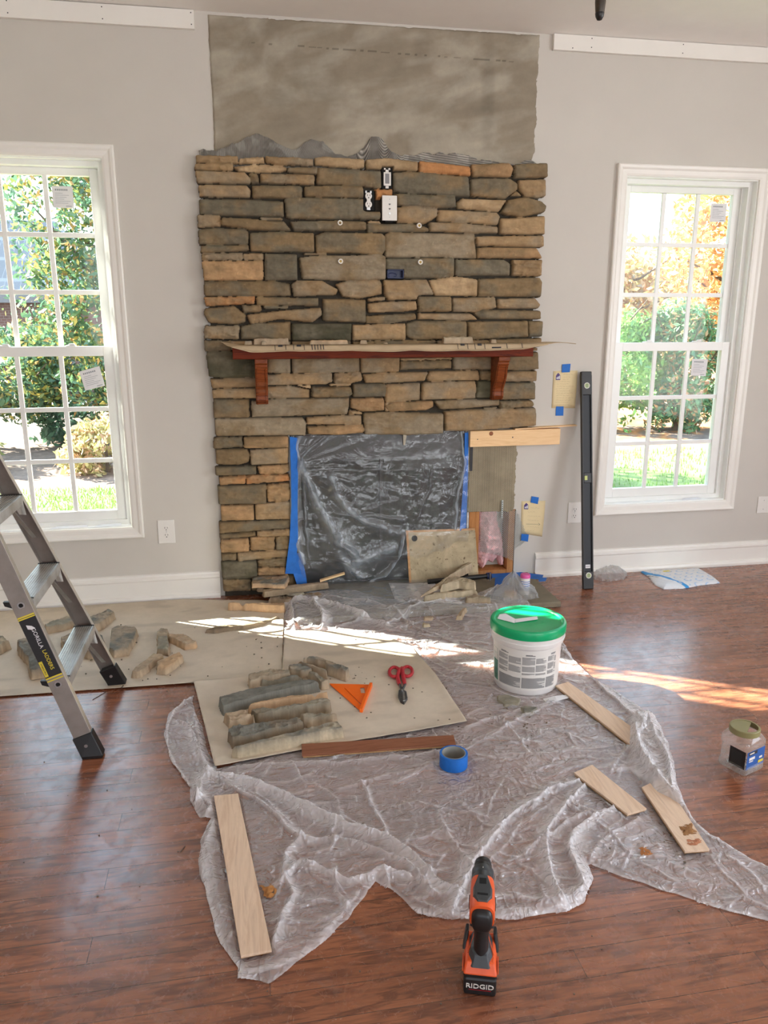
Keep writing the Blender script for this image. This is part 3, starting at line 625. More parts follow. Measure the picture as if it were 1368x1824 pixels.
# ================================================================== STONE VENEER
Z1 = (4.0235, 340, 260); Z2 = (3.9086, 640, 260); Z3 = (3.9086, 350, 580); Z4 = (3.8, 680, 580); Z5 = (3.9086, 370, 840)
def desat(c, k=.96):
    g = .3*c[0]+.55*c[1]+.15*c[2]; return tuple(g+(x-g)*k for x in c[:3])+(1,)
KS = 1.78
CT = {'t': desat(rgb(122, 101, 73, KS)), 'l': desat(rgb(140, 119, 90, KS)), 'b': desat(rgb(104, 87, 62, KS)), 'g': desat(rgb(86, 80, 66, KS)), 'd': desat(rgb(64, 61, 46, KS)), 'o': desat(rgb(140, 98, 60, KS)), 'm': desat(rgb(132, 105, 74, KS)), 'k': desat(rgb(112, 101, 83, KS))}
STN = [
 (Z1, 't', '30,60 335,68 335,125 35,118'), (Z1, 'l', '345,85 527,72 527,120 345,122'), (Z1, 't', '537,72 880,88 880,138 600,132 537,118'), (Z1, 'l', '890,80 960,72 1245,95 1245,150 1180,160 890,130'),
 (Z1, 't', '30,122 298,122 298,175 30,170'), (Z1, 'l', '305,145 480,128 640,135 690,152 690,175 600,185 340,182'), (Z1, 'k', '697,150 910,148 905,198 760,192 697,180'), (Z1, 'g', '912,152 1366,178 1366,300 1240,290 900,268'),
 (Z1, 't', '32,178 390,190 425,235 425,270 45,262'), (Z1, 'b', '415,195 475,195 490,265 435,265'), (Z1, 't', '497,195 890,205 885,275 500,262'), (Z1, 't', '55,275 395,280 430,320 425,365 60,360'),
 (Z1, 'g', '438,282 780,282 800,300 795,375 445,368'), (Z1, 'b', '810,290 1010,282 1230,290 1240,345 1235,372 820,362'), (Z1, 'g', '62,375 400,380 665,395 668,505 460,500 60,488'),
 (Z1, 'g', '672,378 770,370 1235,378 1235,460 1260,470 1360,470 1360,525 720,520 685,510'), (Z1, 't', '48,495 210,498 215,575 50,578'), (Z1, 'b', '218,510 490,525 490,533 665,540 715,600 700,608 420,598 218,568'), (Z1, 'k', '495,510 660,515 655,530 500,526'),
 (Z1, 'g', '712,540 1055,535 1255,545 1255,598 1080,605 740,605'), (Z1, 'l', '1270,536 1366,535 1366,550 1270,550'), (Z1, 'g', '50,600 120,585 390,590 415,615 412,702 60,705'), (Z1, 'g', '70,712 415,710 420,750 70,765'),
 (Z1, 'b', '425,625 560,612 880,620 888,755 600,760 430,752'), (Z1, 'b', '895,640 960,615 1366,625 1392,650 1392,745 1366,785 1160,765 900,765'), (Z1, 't', '75,768 370,765 370,815 78,820'), (Z1, 't', '378,768 518,768 518,815 378,815'),
 (Z1, 'm', '78,828 518,820 520,958 95,962'), (Z1, 'g', '527,770 760,778 765,960 530,962'), (Z1, 'k', '810,765 975,768 975,783 815,779'), (Z1, 'k', '778,800 860,787 1366,780 1395,790 1395,955 1200,968 800,950'),
 (Z1, 'b', '92,968 600,965 715,990 718,1075 100,1075'), (Z1, 't', '725,985 760,968 940,968 1055,1030 1040,1065 740,1078'), (Z1, 't', '1042,990 1120,965 1360,962 1372,985 1372,1060 1200,1095 1090,1080'),
 (Z1, 'o', '95,1085 460,1078 455,1130 110,1145'), (Z1, 'b', '470,1082 915,1092 915,1145 475,1145'), (Z1, 'b', '105,1165 310,1145 395,1215 390,1260 330,1280 130,1265 90,1200'), (Z1, 'b', '368,1143 505,1140 510,1185 380,1200'),
 (Z1, 'g', '520,1150 700,1152 700,1165 525,1165'), (Z1, 't', '402,1210 650,1180 930,1158 940,1210 870,1265 640,1240 430,1282'), (Z1, 'b', '950,1095 1255,1102 1255,1265 950,1255'), (Z1, 't', '100,1290 345,1290 345,1385 95,1380'),
 (Z1, 'b', '358,1295 480,1270 715,1262 718,1395 360,1385'), (Z1, 'd', '725,1275 1150,1275 1152,1395 728,1395'), (Z1, 'b', '98,1395 290,1398 290,1470 100,1470'), (Z1, 't', '290,1400 715,1402 715,1460 290,1460'), (Z1, 'b', '725,1402 1150,1402 1150,1460 725,1460'), (Z1, 'b', '1160,1402 1400,1400 1400,1460 1160,1460'),
 (Z2, 'l', '46,95 200,85 410,112 405,172 240,165 150,160 50,155'), (Z2, 'o', '418,105 770,140 780,205 418,182'), (Z2, 'm', '785,125 1050,115 1080,150 1065,210 795,208'), (Z2, 'g', '1085,125 1310,120 1312,215 1085,220'),
 (Z2, 'g', '235,185 340,175 760,215 772,350 690,345 240,318'), (Z2, 'b', '778,230 830,222 1050,222 1105,260 1105,300 1020,365 780,345'), (Z2, 't', '1115,235 1305,228 1310,345 1250,358 1160,350 1115,290'), (Z2, 'b', '1060,345 1100,312 1145,350'),
 (Z2, 'g', '232,330 670,345 678,425 430,430 265,412 262,345'), (Z2, 'l', '680,400 720,365 1035,375 975,455 690,432'), (Z2, 'b', '990,465 1040,375 1160,355 1270,385 1305,415 1290,460 1110,495'), (Z2, 'o', '108,295 232,300 232,345 158,345 155,368 108,368'),
 (Z2, 't', '262,425 400,418 550,432 545,490 460,540 262,530'), (Z2, 't', '555,440 960,460 985,490 965,548 545,520'), (Z2, 't', '985,505 1300,485 1298,612 985,612'), (Z2, 'g', '56,540 380,540 485,570 485,592 60,598'),
 (Z2, 't', '490,530 700,535 965,560 970,605 780,605 495,590'), (Z2, 'k', '180,615 215,598 810,610 818,780 720,782 540,773 185,773'), (Z2, 't', '815,628 1290,622 1292,700 820,692'), (Z2, 'm', '825,705 1240,710 1278,780 825,780'),
 (Z2, 'g', '188,785 410,780 660,780 662,905 560,920 310,918 190,915'), (Z2, 'g', '668,790 1010,792 1055,820 1055,900 670,902'), (Z2, 't', '1072,795 1275,795 1275,905 1072,905'), (Z2, 't', '172,935 475,930 520,1035 410,1040 400,1070 200,1072 180,1040'),
 (Z2, 'l', '490,935 680,908 825,930 822,1045 525,1040'), (Z2, 'b', '832,925 1260,915 1280,950 1270,1050 835,1048'), (Z2, 't', '65,1060 182,1052 182,1076 70,1083'), (Z2, 't', '60,1100 160,1085 395,1080 402,1140 330,1150 70,1162'),
 (Z2, 'b', '412,1048 640,1050 642,1150 415,1155'), (Z2, 't', '650,1062 950,1052 958,1125 840,1155 652,1155'), (Z2, 't', '968,1065 1230,1058 1270,1105 1255,1130 972,1130'), (Z2, 'b', '50,1185 390,1165 400,1205 200,1240 50,1235'),
 (Z2, 't', '412,1165 780,1168 830,1210 700,1215 412,1205'), (Z2, 'g', '800,1165 860,1140 1268,1150 1268,1205 850,1205'), (Z2, 'b', '332,1235 400,1218 750,1220 752,1345 380,1348 335,1330'), (Z2, 'b', '760,1225 1170,1220 1175,1330 762,1348'), (Z2, 'g', '1180,1222 1285,1218 1285,1325 1185,1330'),
 (Z2, 't', '-43,1248 325,1238 328,1348 -43,1355'), (Z2, 'b', '100,1357 540,1355 540,1450 100,1450'), (Z2, 't', '550,1355 900,1353 900,1450 550,1450'), (Z2, 'b', '905,1352 1285,1340 1270,1395 905,1440'),
 (Z3, 'd', '70,185 250,180 480,225 480,360 180,365 85,355'), (Z3, 'k', '495,215 655,215 655,330 490,330'), (Z3, 'k', '665,215 1138,215 1138,325 670,332'), (Z3, 't', '1148,215 1415,215 1412,322 1145,330'),
 (Z3, 't', '95,375 395,362 470,370 470,430 110,440'), (Z3, 't', '110,447 400,440 470,440 470,505 112,508'), (Z3, 't', '485,345 650,335 945,332 948,390 900,410 485,415'), (Z3, 't', '958,335 1150,322 1155,385 1060,405 958,402'),
 (Z3, 't', '485,430 640,420 790,450 788,505 485,508'), (Z3, 'l', '690,418 795,415 795,438'), (Z3, 'b', '800,432 1080,430 1085,480 1060,498 830,502 800,490'), (Z3, 'g', '1092,410 1320,408 1318,495 1095,498'), (Z3, 'l', '920,408 1080,407 1078,420 930,420'),
 (Z3, 't', '1162,340 1280,332 1617,325 1590,385 1320,402 1180,400'), (Z3, 'b', '118,515 365,515 368,640 120,645'), (Z3, 'k', '382,530 520,515 1065,505 1065,560 1050,618 740,630 385,640'), (Z3, 'm', '1075,510 1300,502 1310,530 1308,590 1170,600 1080,580'),
 (Z3, 't', '1316,540 1366,535 1366,592 1316,595'), (Z3, 'k', '125,652 400,648 740,645 765,680 760,765 135,772'), (Z3, 't', '770,642 1060,625 1150,628 1152,690 770,690'), (Z3, 'm', '770,705 1165,692 1168,745 1000,762 780,755'), (Z3, 'l', '1065,590 1155,608 1150,622 1060,618'),
 (Z3, 'k', '1165,615 1290,603 1717,615 1717,750 1500,762 1175,758'), (Z3, 'b', '118,785 320,780 322,850 120,858'), (Z3, 'm', '328,782 640,775 640,848 330,855'), (Z3, 'b', '130,870 350,865 372,900 365,950 300,972 140,970'),
 (Z3, 't', '375,870 640,850 640,960 380,970'), (Z3, 'g', '130,990 415,980 415,1035 135,1045'), (Z3, 'm', '425,985 640,965 648,1010 600,1035 440,1035'), (Z3, 'o', '152,1060 340,1045 340,1105 160,1115'), (Z3, 'o', '348,1048 645,1038 650,1085 350,1108'),
 (Z3, 'g', '150,1122 485,1112 485,1240 155,1245'), (Z3, 'm', '492,1110 650,1100 652,1215 600,1230 495,1230'),
 (Z4, 'l', '130,222 480,215 480,230 130,238'), (Z4, 'b', '130,242 475,237 480,290 125,302'), (Z4, 't', '35,400 265,392 262,505 25,520 30,440'), (Z4, 'k', '488,205 770,200 770,298 490,298'), (Z4, 't', '310,345 330,312 660,305 665,370 320,378'),
 (Z4, 'b', '672,308 770,305 770,368 675,370'), (Z4, 't', '275,400 300,385 640,378 645,430 635,495 270,502'), (Z4, 'd', '650,378 780,372 780,495 642,492'), (Z4, 'g', '780,195 1065,180 1068,295 990,305 780,303'), (Z4, 'b', '900,152 1058,152 1055,172 900,178'),
 (Z4, 't', '780,320 1052,308 1050,378 780,380'), (Z4, 'g', '790,395 1045,385 1048,500 790,505'), (Z4, 'm', '25,545 60,520 350,512 350,550 300,575 50,582'), (Z4, 'k', '360,515 500,502 795,504 795,540 560,562 400,570'), (Z4, 'k', '680,562 790,553 790,563 690,566'), (Z4, 'b', '802,515 1030,510 1032,550 802,562'),
 (Z4, 't', '428,582 550,572 1045,562 1052,600 1050,680 600,712 428,712'),
 (Z5, 'm', '90,245 320,235 325,340 95,350'), (Z5, 't', '330,230 575,212 575,335 335,340'), (Z5, 'b', '80,360 575,342 575,398 85,433'), (Z5, 'b', '85,442 335,425 335,455 85,478'), (Z5, 't', '342,420 575,402 575,450 345,458'),
 (Z5, 'm', '90,482 285,468 290,558 92,568'), (Z5, 'm', '296,465 465,457 470,550 298,558'), (Z5, 'b', '474,455 568,450 568,543 478,550'), (Z5, 'b', '92,578 200,572 200,625 95,628'), (Z5, 't', '208,570 560,552 560,600 212,628'),
 (Z5, 'd', '95,637 338,630 345,740 250,750 100,753'), (Z5, 'b', '348,625 548,605 545,665 352,673'), (Z5, 'm', '352,680 540,672 560,725 352,725'), (Z5, 'b', '105,760 300,757 300,835 110,838'), (Z5, 'b', '308,733 600,735 620,830 308,835'),
]
SD = .055
def stone_height(P, X, Y, D, r, seed, rough=1.0, stretch=1.0):
    """inside mask and height of one stone of footprint P"""
    wx = X+(fbm(X*45, Y*45, seed, 3)-.5)*.009*rough; wy = Y+(fbm(X*45+9, Y*45+3, seed+5, 3)-.5)*.009*rough
    s = blur(sdf(P, wx, wy), 3)+.0022
    q = np.clip(s/r, 0, 1); edge = np.sqrt(np.clip(1-(1-q)**2, 0, 1))
    n1 = fbm(X*14, Y*22, seed+11, 3)-.5; n2 = ridg(X*24*stretch, Y*52, seed+17, 3)-.55; n3 = fbm(X*110, Y*110, seed+23, 2)-.5
    h = D-r*(1-edge)*.9+n1*.020*rough*np.clip(s/.02, 0, 1)+n2*.013*rough*np.clip(s/.006, 0, 1)+n3*.0022*rough
    return s, h
def veneer():
    res = .0034; xs = np.arange(-.205, 1.63, res); zs = np.arange(.0, 2.262, res)
    X, Z = np.meshgrid(xs, zs); H = np.zeros(X.shape); C = np.zeros(X.shape+(3,)); C[:] = (.055, .046, .034)
    body = sdf([(-.145, 0), (.205, 0), (.215, .88), (1.225, .88), (1.558, .885), (1.558, 2.215), (-.148, 2.215)], X, Z)
    H = np.where(body > 0, .012+.006*fbm(X*60, Z*60, 2), 0)
    for i, (zz, col, pts) in enumerate(STN):
        P = []
        for p in pts.split():
            a, c = map(float, p.split(',')); v = W(zz[1]+a/zz[0], zz[2]+c/zz[0], SD); P.append((v.x, v.z))
        P = np.array(P); cen = P.mean(0)
        x0, z0 = P.min(0)-.012; x1, z1 = P.max(0)+.012
        ia, ib = np.searchsorted(xs, [x0, x1]); ja, jb = np.searchsorted(zs, [z0, z1])
        if ib-ia < 3 or jb-ja < 3: continue
        rs = random.Random(i*13+1); sl = (slice(ja, jb), slice(ia, ib)); x, z = X[sl], Z[sl]
        sz = min(x1-x0, z1-z0)
        big = col in 'gdk' or (x1-x0)*(z1-z0) > .02
        rough = .55 if big else 1.1
        D = SD+rs.uniform(-.008, .012); r = min(.020, sz*.34)
        s, h = stone_height(P, x, z, D, r, i*7+3, rough)
        tx, tz = rs.uniform(-.05, .05), rs.uniform(-.10, .10)
        h = h+(x-cen[0])*tx+(z-cen[1])*tz
        m = s > .0008; H[sl] = np.where(m, np.maximum(h, .02), H[sl])
        base = np.array(CT[col][:3])*rs.uniform(.88, 1.14)
        n = fbm(x*9, z*14, i*3+1, 4); n2 = fbm(x*30, z*60, i*5+2, 3)
        alt = np.array(CT[{'t': 'k', 'l': 't', 'b': 'g', 'g': 'b', 'd': 'g', 'o': 't', 'm': 'b', 'k': 'b'}[col]][:3])
        f = np.clip((n-.42)*3.2, 0, .8)[..., None]; c = base*(1-f)+alt*f
        c = c*(.84+.32*n2)[..., None]
        pit = (fbm(x*70, z*70, i+90, 2) > .86)[..., None]; c = np.where(pit, c*1.25, c)
        C[sl] = np.where(m[..., None], c, C[sl])
    # openings cut round the electrical boxes and the anchors
    def cut(p0, p1, depth=.006):
        a, c = W(*p0, SD), W(*p1, SD); mk = (X > a.x) & (X < c.x) & (Z < a.z) & (Z > c.z); H[mk] = depth; C[mk] = (.02, .016, .012)
    cut((680, 296), (700, 336)); cut((647.5, 338), (670, 374)); cut((689, 479), (720, 497)); cut((676, 392), (708, 396))
    mask = (H > .002) & ((body > -.04))
    V = np.stack([X.ravel(), -H.ravel(), Z.ravel()], 1); q, u = grid_faces(mask)
    t = thing('stone_fireplace_surround', 'ledge-stone fireplace surround of stacked tan, brown and grey stones, half built', 'fireplace surround', (.7, 0, 0))
    finish('stone_veneer', V[u], quads=q, m=M['stone'], parent=t, smooth=179, cols=C.reshape(-1, 3)[u])
    return t
SURR = veneer()

def cement():
    res = .004; xs = np.arange(-.12, 1.60, res); zs = np.arange(2.17, 2.851, res); X, Z = np.meshgrid(xs, zs)
    s = sdf([(-.085, 2.1), (1.527, 2.1), (1.530, 2.846), (-.085, 2.842)], X, Z)
    rag = (fbm(X*22, Z*22, 4, 4)-.5)
    rt = np.clip((X-1.45)/.1, 0, 1)
    s = s+rag*(.010+.028*rt)+np.where(Z > 2.8, -np.abs(rag)*.012, 0)
    m = s > 0
    h = .006+.003*fbm(X*10, Z*10, 7)+.0012*fbm(X*80, Z*80, 8); h = np.where(m, h*np.clip(s/.006, 0, 1), 0)
    wq = .5*fbm(X*3, Z*3, 35, 3); n = fbm(X*4.2+wq*3, Z*9-X*2, 31, 5); n2 = fbm(X*7+Z*9+wq*4, Z*26-X*8, 33, 5)
    a, c = np.array(rgb(130, 124, 112, 1.75)[:3]), np.array(rgb(114, 106, 93, 1.75)[:3])
    f = np.clip((n-.40)*4.5, 0, 1)[..., None]; col = c*(1-f)+a*f; col = col*(.86+.28*n2)[..., None]
    # darker trowel strokes
    for k, (x, z, w, hh, d) in enumerate([(1.27, 2.55, .035, .26, .84), (.45, 2.58, .10, .10, .9), (.93, 2.75, .05, .05, .85), (1.1, 2.5, .28, .05, .9), (.30, 2.5, .12, .12, .92)]):
        e = np.exp(-(((X-x)/w)**2+((Z-z)/hh)**2)**2)[..., None]; col = col*(1-(1-d)*e)
    dots = (np.abs(Z-(2.735-.012*X)) < .0035) & (vn(X*60, Z*0, 3) > .55) & (X > .1) & (X < 1.4); col[dots] *= .6
    t = thing('cement_scratch_coat', 'smooth grey-brown cement coat on the wall above the stones', 'cement coat', (.72, 0, 2.17))
    q, u = grid_faces(m); X2, Z2 = snap(X, Z, s, m); V = np.stack([X2.ravel(), -h.ravel(), Z2.ravel()], 1)
    finish('cement_skim', V[u], quads=q, m=M['cement'], parent=t, smooth=179, cols=col.reshape(-1, 3)[u])
    # combed wet mortar along the lower edge
    res = .0022; xs = np.arange(-.17, 1.60, res); zs = np.arange(2.19, 2.36, res); X, Z = np.meshgrid(xs, zs)
    top = 2.255+.085*np.exp(-((X-.12)/.13)**2)*1+.075*np.exp(-((X-.40)/.09)**2)+.10*np.exp(-((X-.70)/.07)**2)+.045*np.exp(-((X-1.05)/.28)**2)+.03*np.exp(-((X-1.5)/.06)**2)
    top = top-.012*(X+.1)+.030*(fbm(X*34, Z*2, 5, 4)-.5); top = np.minimum(top, 2.35)
    m = (Z < top) & (X > -.165+.02*fbm(X*0, Z*30, 4)) & (X < 1.575+.03*(fbm(X*0, Z*40, 5)-.5))
    ang = np.where(X < .6, X*.9+.0, np.where(X < .84, (X-.55)*4.5, 1.45)); ph = (X*np.cos(ang)+Z*np.sin(ang))*2*np.pi/.0105
    ph = ph+2.5*(fbm(X*8, Z*8, 12)-.5); rg = .5+.5*np.sin(ph)
    h = np.where(m, .010+.009*rg+.003*fbm(X*60, Z*60, 9), 0)
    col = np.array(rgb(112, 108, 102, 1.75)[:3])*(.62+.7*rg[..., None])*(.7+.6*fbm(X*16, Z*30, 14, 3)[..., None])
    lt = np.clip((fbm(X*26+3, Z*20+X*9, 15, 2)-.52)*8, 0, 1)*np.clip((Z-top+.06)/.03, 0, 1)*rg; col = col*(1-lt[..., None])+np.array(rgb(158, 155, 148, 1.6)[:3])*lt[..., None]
    q, u = grid_faces(m); V = np.stack([X.ravel(), -h.ravel(), Z.ravel()], 1)
    finish('combed_mortar', V[u], quads=q, m=M['cement'], parent=t, smooth=179, cols=col.reshape(-1, 3)[u])
cement()

# ================================================================== HEARTH, FIREPLACE OPENING
tag(MB().box((.215, -.50, 0), (1.60, -.001, .03)).build('hearth_slab', plain('hearth_concrete', rgb(112, 104, 88, 1.4), .9, var=.25, vscale=9, bs=.5), bevel=.004),
    'flat grey hearth slab on the floor below the fireplace, its right corner bare', 'hearth')

def insert_():
    t = thing('fireplace_insert', 'black metal fireplace insert behind the clear plastic', 'fireplace', (.727, .02, .03))
    x0, x1, z0, z1 = .234, 1.220, .031, .874
    b = MB().box((x0, .02, z0), (x0+.02, .28, z1)).box((x1-.02, .02, z0), (x1, .28, z1)).box((x0, .02, z1-.02), (x1, .28, z1)).box((x0, .26, z0), (x1, .28, z1)).box((x0, .02, z0), (x1, .28, z0+.02))
    b.build('firebox', M['blackmetal'], t)
    MB().box((x0, -.004, .735), (x1, .03, z1)).build('hood', M['blackmetal'], t, bevel=.006)
    for a in (x0, x1-.05): MB().box((a, -.004, z0), (a+.05, .03, .735)).build('side_trim', M['blackmetal'], t, bevel=.003)
    MB().box((x0+.05, .004, z0), (x1-.05, .016, .15)).build('lower_panel', M['blackmetal'], t, bevel=.003)
    g = MB().box((x0+.05, .024, .16), (x1-.05, .028, .735)).build('glass_door', plain('smoked_glass', (.016, .018, .015, 1), .6, spec=.2), t)
    MB().box((.722, .016, .16), (.736, .024, .735)).box((x0+.05, .016, .15), (x1-.05, .024, .165)).build('door_rail', M['blackmetal'], t)
    b = MB()
    for k in range(7): b.tube([(.40+k*.05, .21, .06), (.40+k*.05, .08, .06), (.40+k*.05, .06, .12)], .006, 6)
    b.build('grate', M['black'], t)
insert_()

# -------------------------------------------------------------- stud bay, insulation, lath
def bay():
    t = thing('timber_stud', 'reddish timber stud at the left side of the open wall hole beside the fireplace', 'stud', (1.262, .05, .02)); MB().box((1.236, .004, .024), (1.296, .11, .413)).build('stud_face', M['stud'], t, bevel=.002)
    t = thing('timber_stud', 'narrow reddish timber stud at the right edge of the wall hole with pink insulation', 'stud', (1.49, .05, .02)); MB().box((1.472, .004, .024), (1.509, .11, .413)).build('stud_face', M['stud'], t, bevel=.002)
    tag(MB().box((1.298, .002, .022), (1.47, .11, .052)).build('sole_plate', M['stud'], bevel=.002), 'horizontal timber plate at the bottom of the open wall hole', 'timber plate')
    rs = .006; xs = np.arange(1.27, 1.50, rs*.6); zs = np.arange(.03, .43, rs*.6); X, Z = np.meshgrid(xs, zs)
    P = [(1.302, .412), (1.41, .412), (1.418, .33), (1.45, .24), (1.462, .15), (1.470, .07), (1.440, .065), (1.425, .12), (1.40, .085), (1.37, .10), (1.335, .055), (1.310, .09), (1.297, .16), (1.302, .25)]
    s = sdf(P, X+(fbm(X*50, Z*50, 3)-.5)*.012, Z+(fbm(X*50, Z*50, 4)-.5)*.012)
    h = np.sqrt(np.clip(s/.05, 0, 1))*.045+.022*(ridg(X*22+Z*6, Z*9, 5)-.5)+.010*(fbm(X*70, Z*60, 6)-.5); m = s > 0
    y = np.where(m, .048-np.maximum(h, 0), .06)
    c = np.array(rgb(222, 172, 172, 1.4)[:3])*(.8+.35*fbm(X*20, Z*20, 8)[..., None])
    q, u = grid_faces(m); V = np.stack([X.ravel(), y.ravel(), Z.ravel()], 1)
    o = finish('insulation_batt', V[u], quads=q, m=M['foam'], smooth=179, cols=c.reshape(-1, 3)[u]); tag(o, 'torn pink fibreglass insulation stuffed in the wall hole beside the fireplace', 'insulation')
    # lath
    t = thing('metal_lath', 'metal lath panel right of the fireplace, its top coated with grey mortar, bare mesh below', 'metal lath', (1.38, 0, .2))
    res = .0025; xs = np.arange(1.218, 1.53, res); zs = np.arange(.40, .80, res); X, Z = np.meshgrid(xs, zs)
    s = sdf([(1.224, .412), (1.497, .405), (1.500, .80), (1.224, .80)], X, Z)+np.where(X > 1.4, (fbm(X*50, Z*50, 6)-.5)*.022, 0)
    d = np.abs(np.sin(X*2*np.pi/.0135)+np.sin(Z*2*np.pi/.0075)); n = fbm(X*12, Z*12, 9)
    h = .006+.004*np.clip(1-d, 0, 1)+.003*n; m = s > 0
    c = np.array(rgb(142, 132, 112, 1.4)[:3])*(.70+.5*n[..., None]); c = c*np.where(d < .45, 1.25, .68)[..., None]
    q, u = grid_faces(m); V = np.stack([X.ravel(), np.where(m, -h, 0).ravel(), Z.ravel()], 1)
    finish('mortar_coated_lath', V[u], quads=q, m=M['cement'], parent=t, smooth=179, cols=c.reshape(-1, 3)[u])
    b = MB()
    P = np.array([(1.30, .415), (1.515, .415), (1.60, .232), (1.512, .170), (1.512, .10), (1.42, .14), (1.30, .17)])
    def inside(x, z): return sdf(P, np.array([x]), np.array([z]))[0] > 0
    stx, stz = .0125, .0062
    for k in range(-60, 90):
        for sgn in (1, -1):
            z = .10; pts = []
            x = 1.2+k*stx
            while z < .42:
                x2, z2 = x+sgn*stx*.5, z+stz
                if 1.29 < x < 1.61 and inside(x, z) and inside(x2, z2): b.beam((x, -.005, z), (x2, -.005, z2), (.0009, 0, 0), (0, .0009, 0))
                x, z = x2, z2
    b.build('bare_mesh', M['galv'], t)
    MB().box((1.226, -.0125, .65), (1.242, -.006, .788)).build('tar_paper', M['ink'], t)
    b = MB().box((1.418, -.020, .372), (1.428, -.017, .475)); b2 = MB()
    o = b.build('strap', M['galv'], t); 
    for k in range(8): b2.cyl((1.423, -.0215, .380+k*.012), (1.423, -.0200, .380+k*.012), .0025, n=8)
    b2.build('strap_hole', M['void'], o)
bay()

def pineboard():
    t = thing('pine_board', 'short pale pine board nailed to the wall right of the fireplace opening', 'board', (1.476, -.02, .79))
    MB().box((1.216, -.041, .790), (1.740, -.003, .879)).build('plank', M['pine'], t, bevel=.002)
    dk = plain('wood_knot', rgb(140, 82, 46, 1.2), .6, var=.4, vscale=60)
    for x, z, r, m in ((1.335, .862, .012, dk), (1.258, .832, .003, M['ink']), (1.46, .838, .0035, M['ink'])):
        MB().lathe((x, -.0412, z), [(r, 0), (r*.6, .0004), (0, .0006)], 14, axis=(0, -1, 0)).build('knot' if r > .01 else 'screw_head', m, t)
pineboard()
tag(MB().beam((1.47, -.025, .8835), (1.84, -.012, .893), (0, .022, 0), (0, 0, .0028)).build('wood_shim', M['pine']), 'thin flat wood shim lying on the pine board, sticking out to the right', 'shim')

# ------------------------------------------------------------------ mantel
def mantel():
    t = thing('mantel_shelf', 'reddish cherry-wood mantel shelf on two scrolled corbels', 'mantel', (.72, -.1, 1.05))
    MB().box((-.043, -.215, 1.286), (1.492, -.045, 1.341)).build('shelf', M['cherry'], t, bevel=.003)
    prof = [(0, 1.285), (-.135, 1.285), (-.135, 1.262), (-.122, 1.256), (-.122, 1.246), (-.112, 1.235), (-.104, 1.215), (-.098, 1.19), (-.090, 1.168), (-.078, 1.148), (-.060, 1.128), (-.050, 1.112), (-.048, 1.095), (-.050, 1.075), (-.044, 1.06), (-.036, 1.052), (0, 1.052)]
    for x0 in (.062, 1.318):
        c = MB().prism([(x0, y-.045, z) for y, z in prof], (.062, 0, 0)).build('corbel', M['cherryz'], t, bevel=.003)
        b = MB()
        for dx in (.008, .051):
            b.tube([(x0+dx, y-.047, z) for y, z in prof[5:-1]], .0025, 6)
        b.build('bead', M['cherryz'], c)
mantel()
def cardboard():
    xs = np.arange(-.125, 1.74, .01); ys = np.arange(-.262, -.052, .006); X, Y = np.meshgrid(xs, ys)
    P = [(-.10, -.075), (-.045, -.255), (1.20, -.25), (1.55, -.235), (1.735, -.195), (1.66, -.13), (1.60, -.075), (1.0, -.06), (.0, -.065)]
    s = sdf(P, X, Y); m = s > 0
    zfun = lambda X, Y: 1.3435+.006*fbm(X*3, Y*3, 3)+.012*np.clip((X-1.45)/.3, 0, 1)-.014*np.clip((X-1.6)/.15, 0, 1)**2+.02*np.clip((.0-X)/.12, 0, 1)*np.clip((Y+.2)/.1, 0, 1)-.024*np.clip((-.222-Y)/.016, 0, 1)*(.55+.9*fbm(X*4, Y*0, 4))*np.clip((X+.06)/.1,0,1)*np.clip((1.62-X)/.2,0,1)
    Z = zfun(X, Y)
    q, u = grid_faces(m); X, Y = snap(X, Y, s, m); V = np.stack([X.ravel(), Y.ravel(), Z.ravel()], 1)[u]
    t = thing('cardboard_sheet', 'flattened brown cardboard laid along the top of the mantel', 'cardboard', (.8, -.15, 1.344))
    o = finish('sheet', V, quads=q, m=M['card'], parent=t, smooth=179); sm = o.modifiers.new('thickness', 'SOLIDIFY'); sm.thickness = .003; sm.offset = 1
    def cz(x, y):
        x, y = np.array([x]), np.array([y]); return float(zfun(x, y)[0])+.0075
    def seg(x0_, x1_, ya, yb, parent):
        b = MB(); n = max(1, int((x1_-x0_)/.01)); mm = max(1, int(abs(yb-ya)/.006)); vs = []; fs = []
        for j in range(mm+1):
            for i in range(n+1):
                x = x0_+(x1_-x0_)*i/n; y = ya+(yb-ya)*j/mm; vs.append((x, y, cz(x, y)))
        fs = [(j*(n+1)+i, j*(n+1)+i+1, (j+1)*(n+1)+i+1, (j+1)*(n+1)+i) for j in range(mm) for i in range(n)]
        return b.add(vs, fs).build('printed_mark', M['ink'], parent)
    def frame(x, w, inner):
        y0, y1 = -.243, -.185
        for a in ((x, x+w, y0, y0+.003), (x, x+w, y1-.003, y1), (x, x+.003, y0, y1), (x+w-.003, x+w, y0, y1)): seg(*a, t)
        if inner: seg(x+w*.3, x+w*.7, -.228, -.205, t)
    for x in (.16, .25, 1.08, 1.17): frame(x, .055, True)
    frame(1.34, .085, False)
    for k in range(5): seg(.34+k*.014, .344+k*.014, -.240, -.19, t)
    for k in range(3): seg(1.26, 1.31, -.236+k*.016, -.232+k*.016, t)
cardboard()

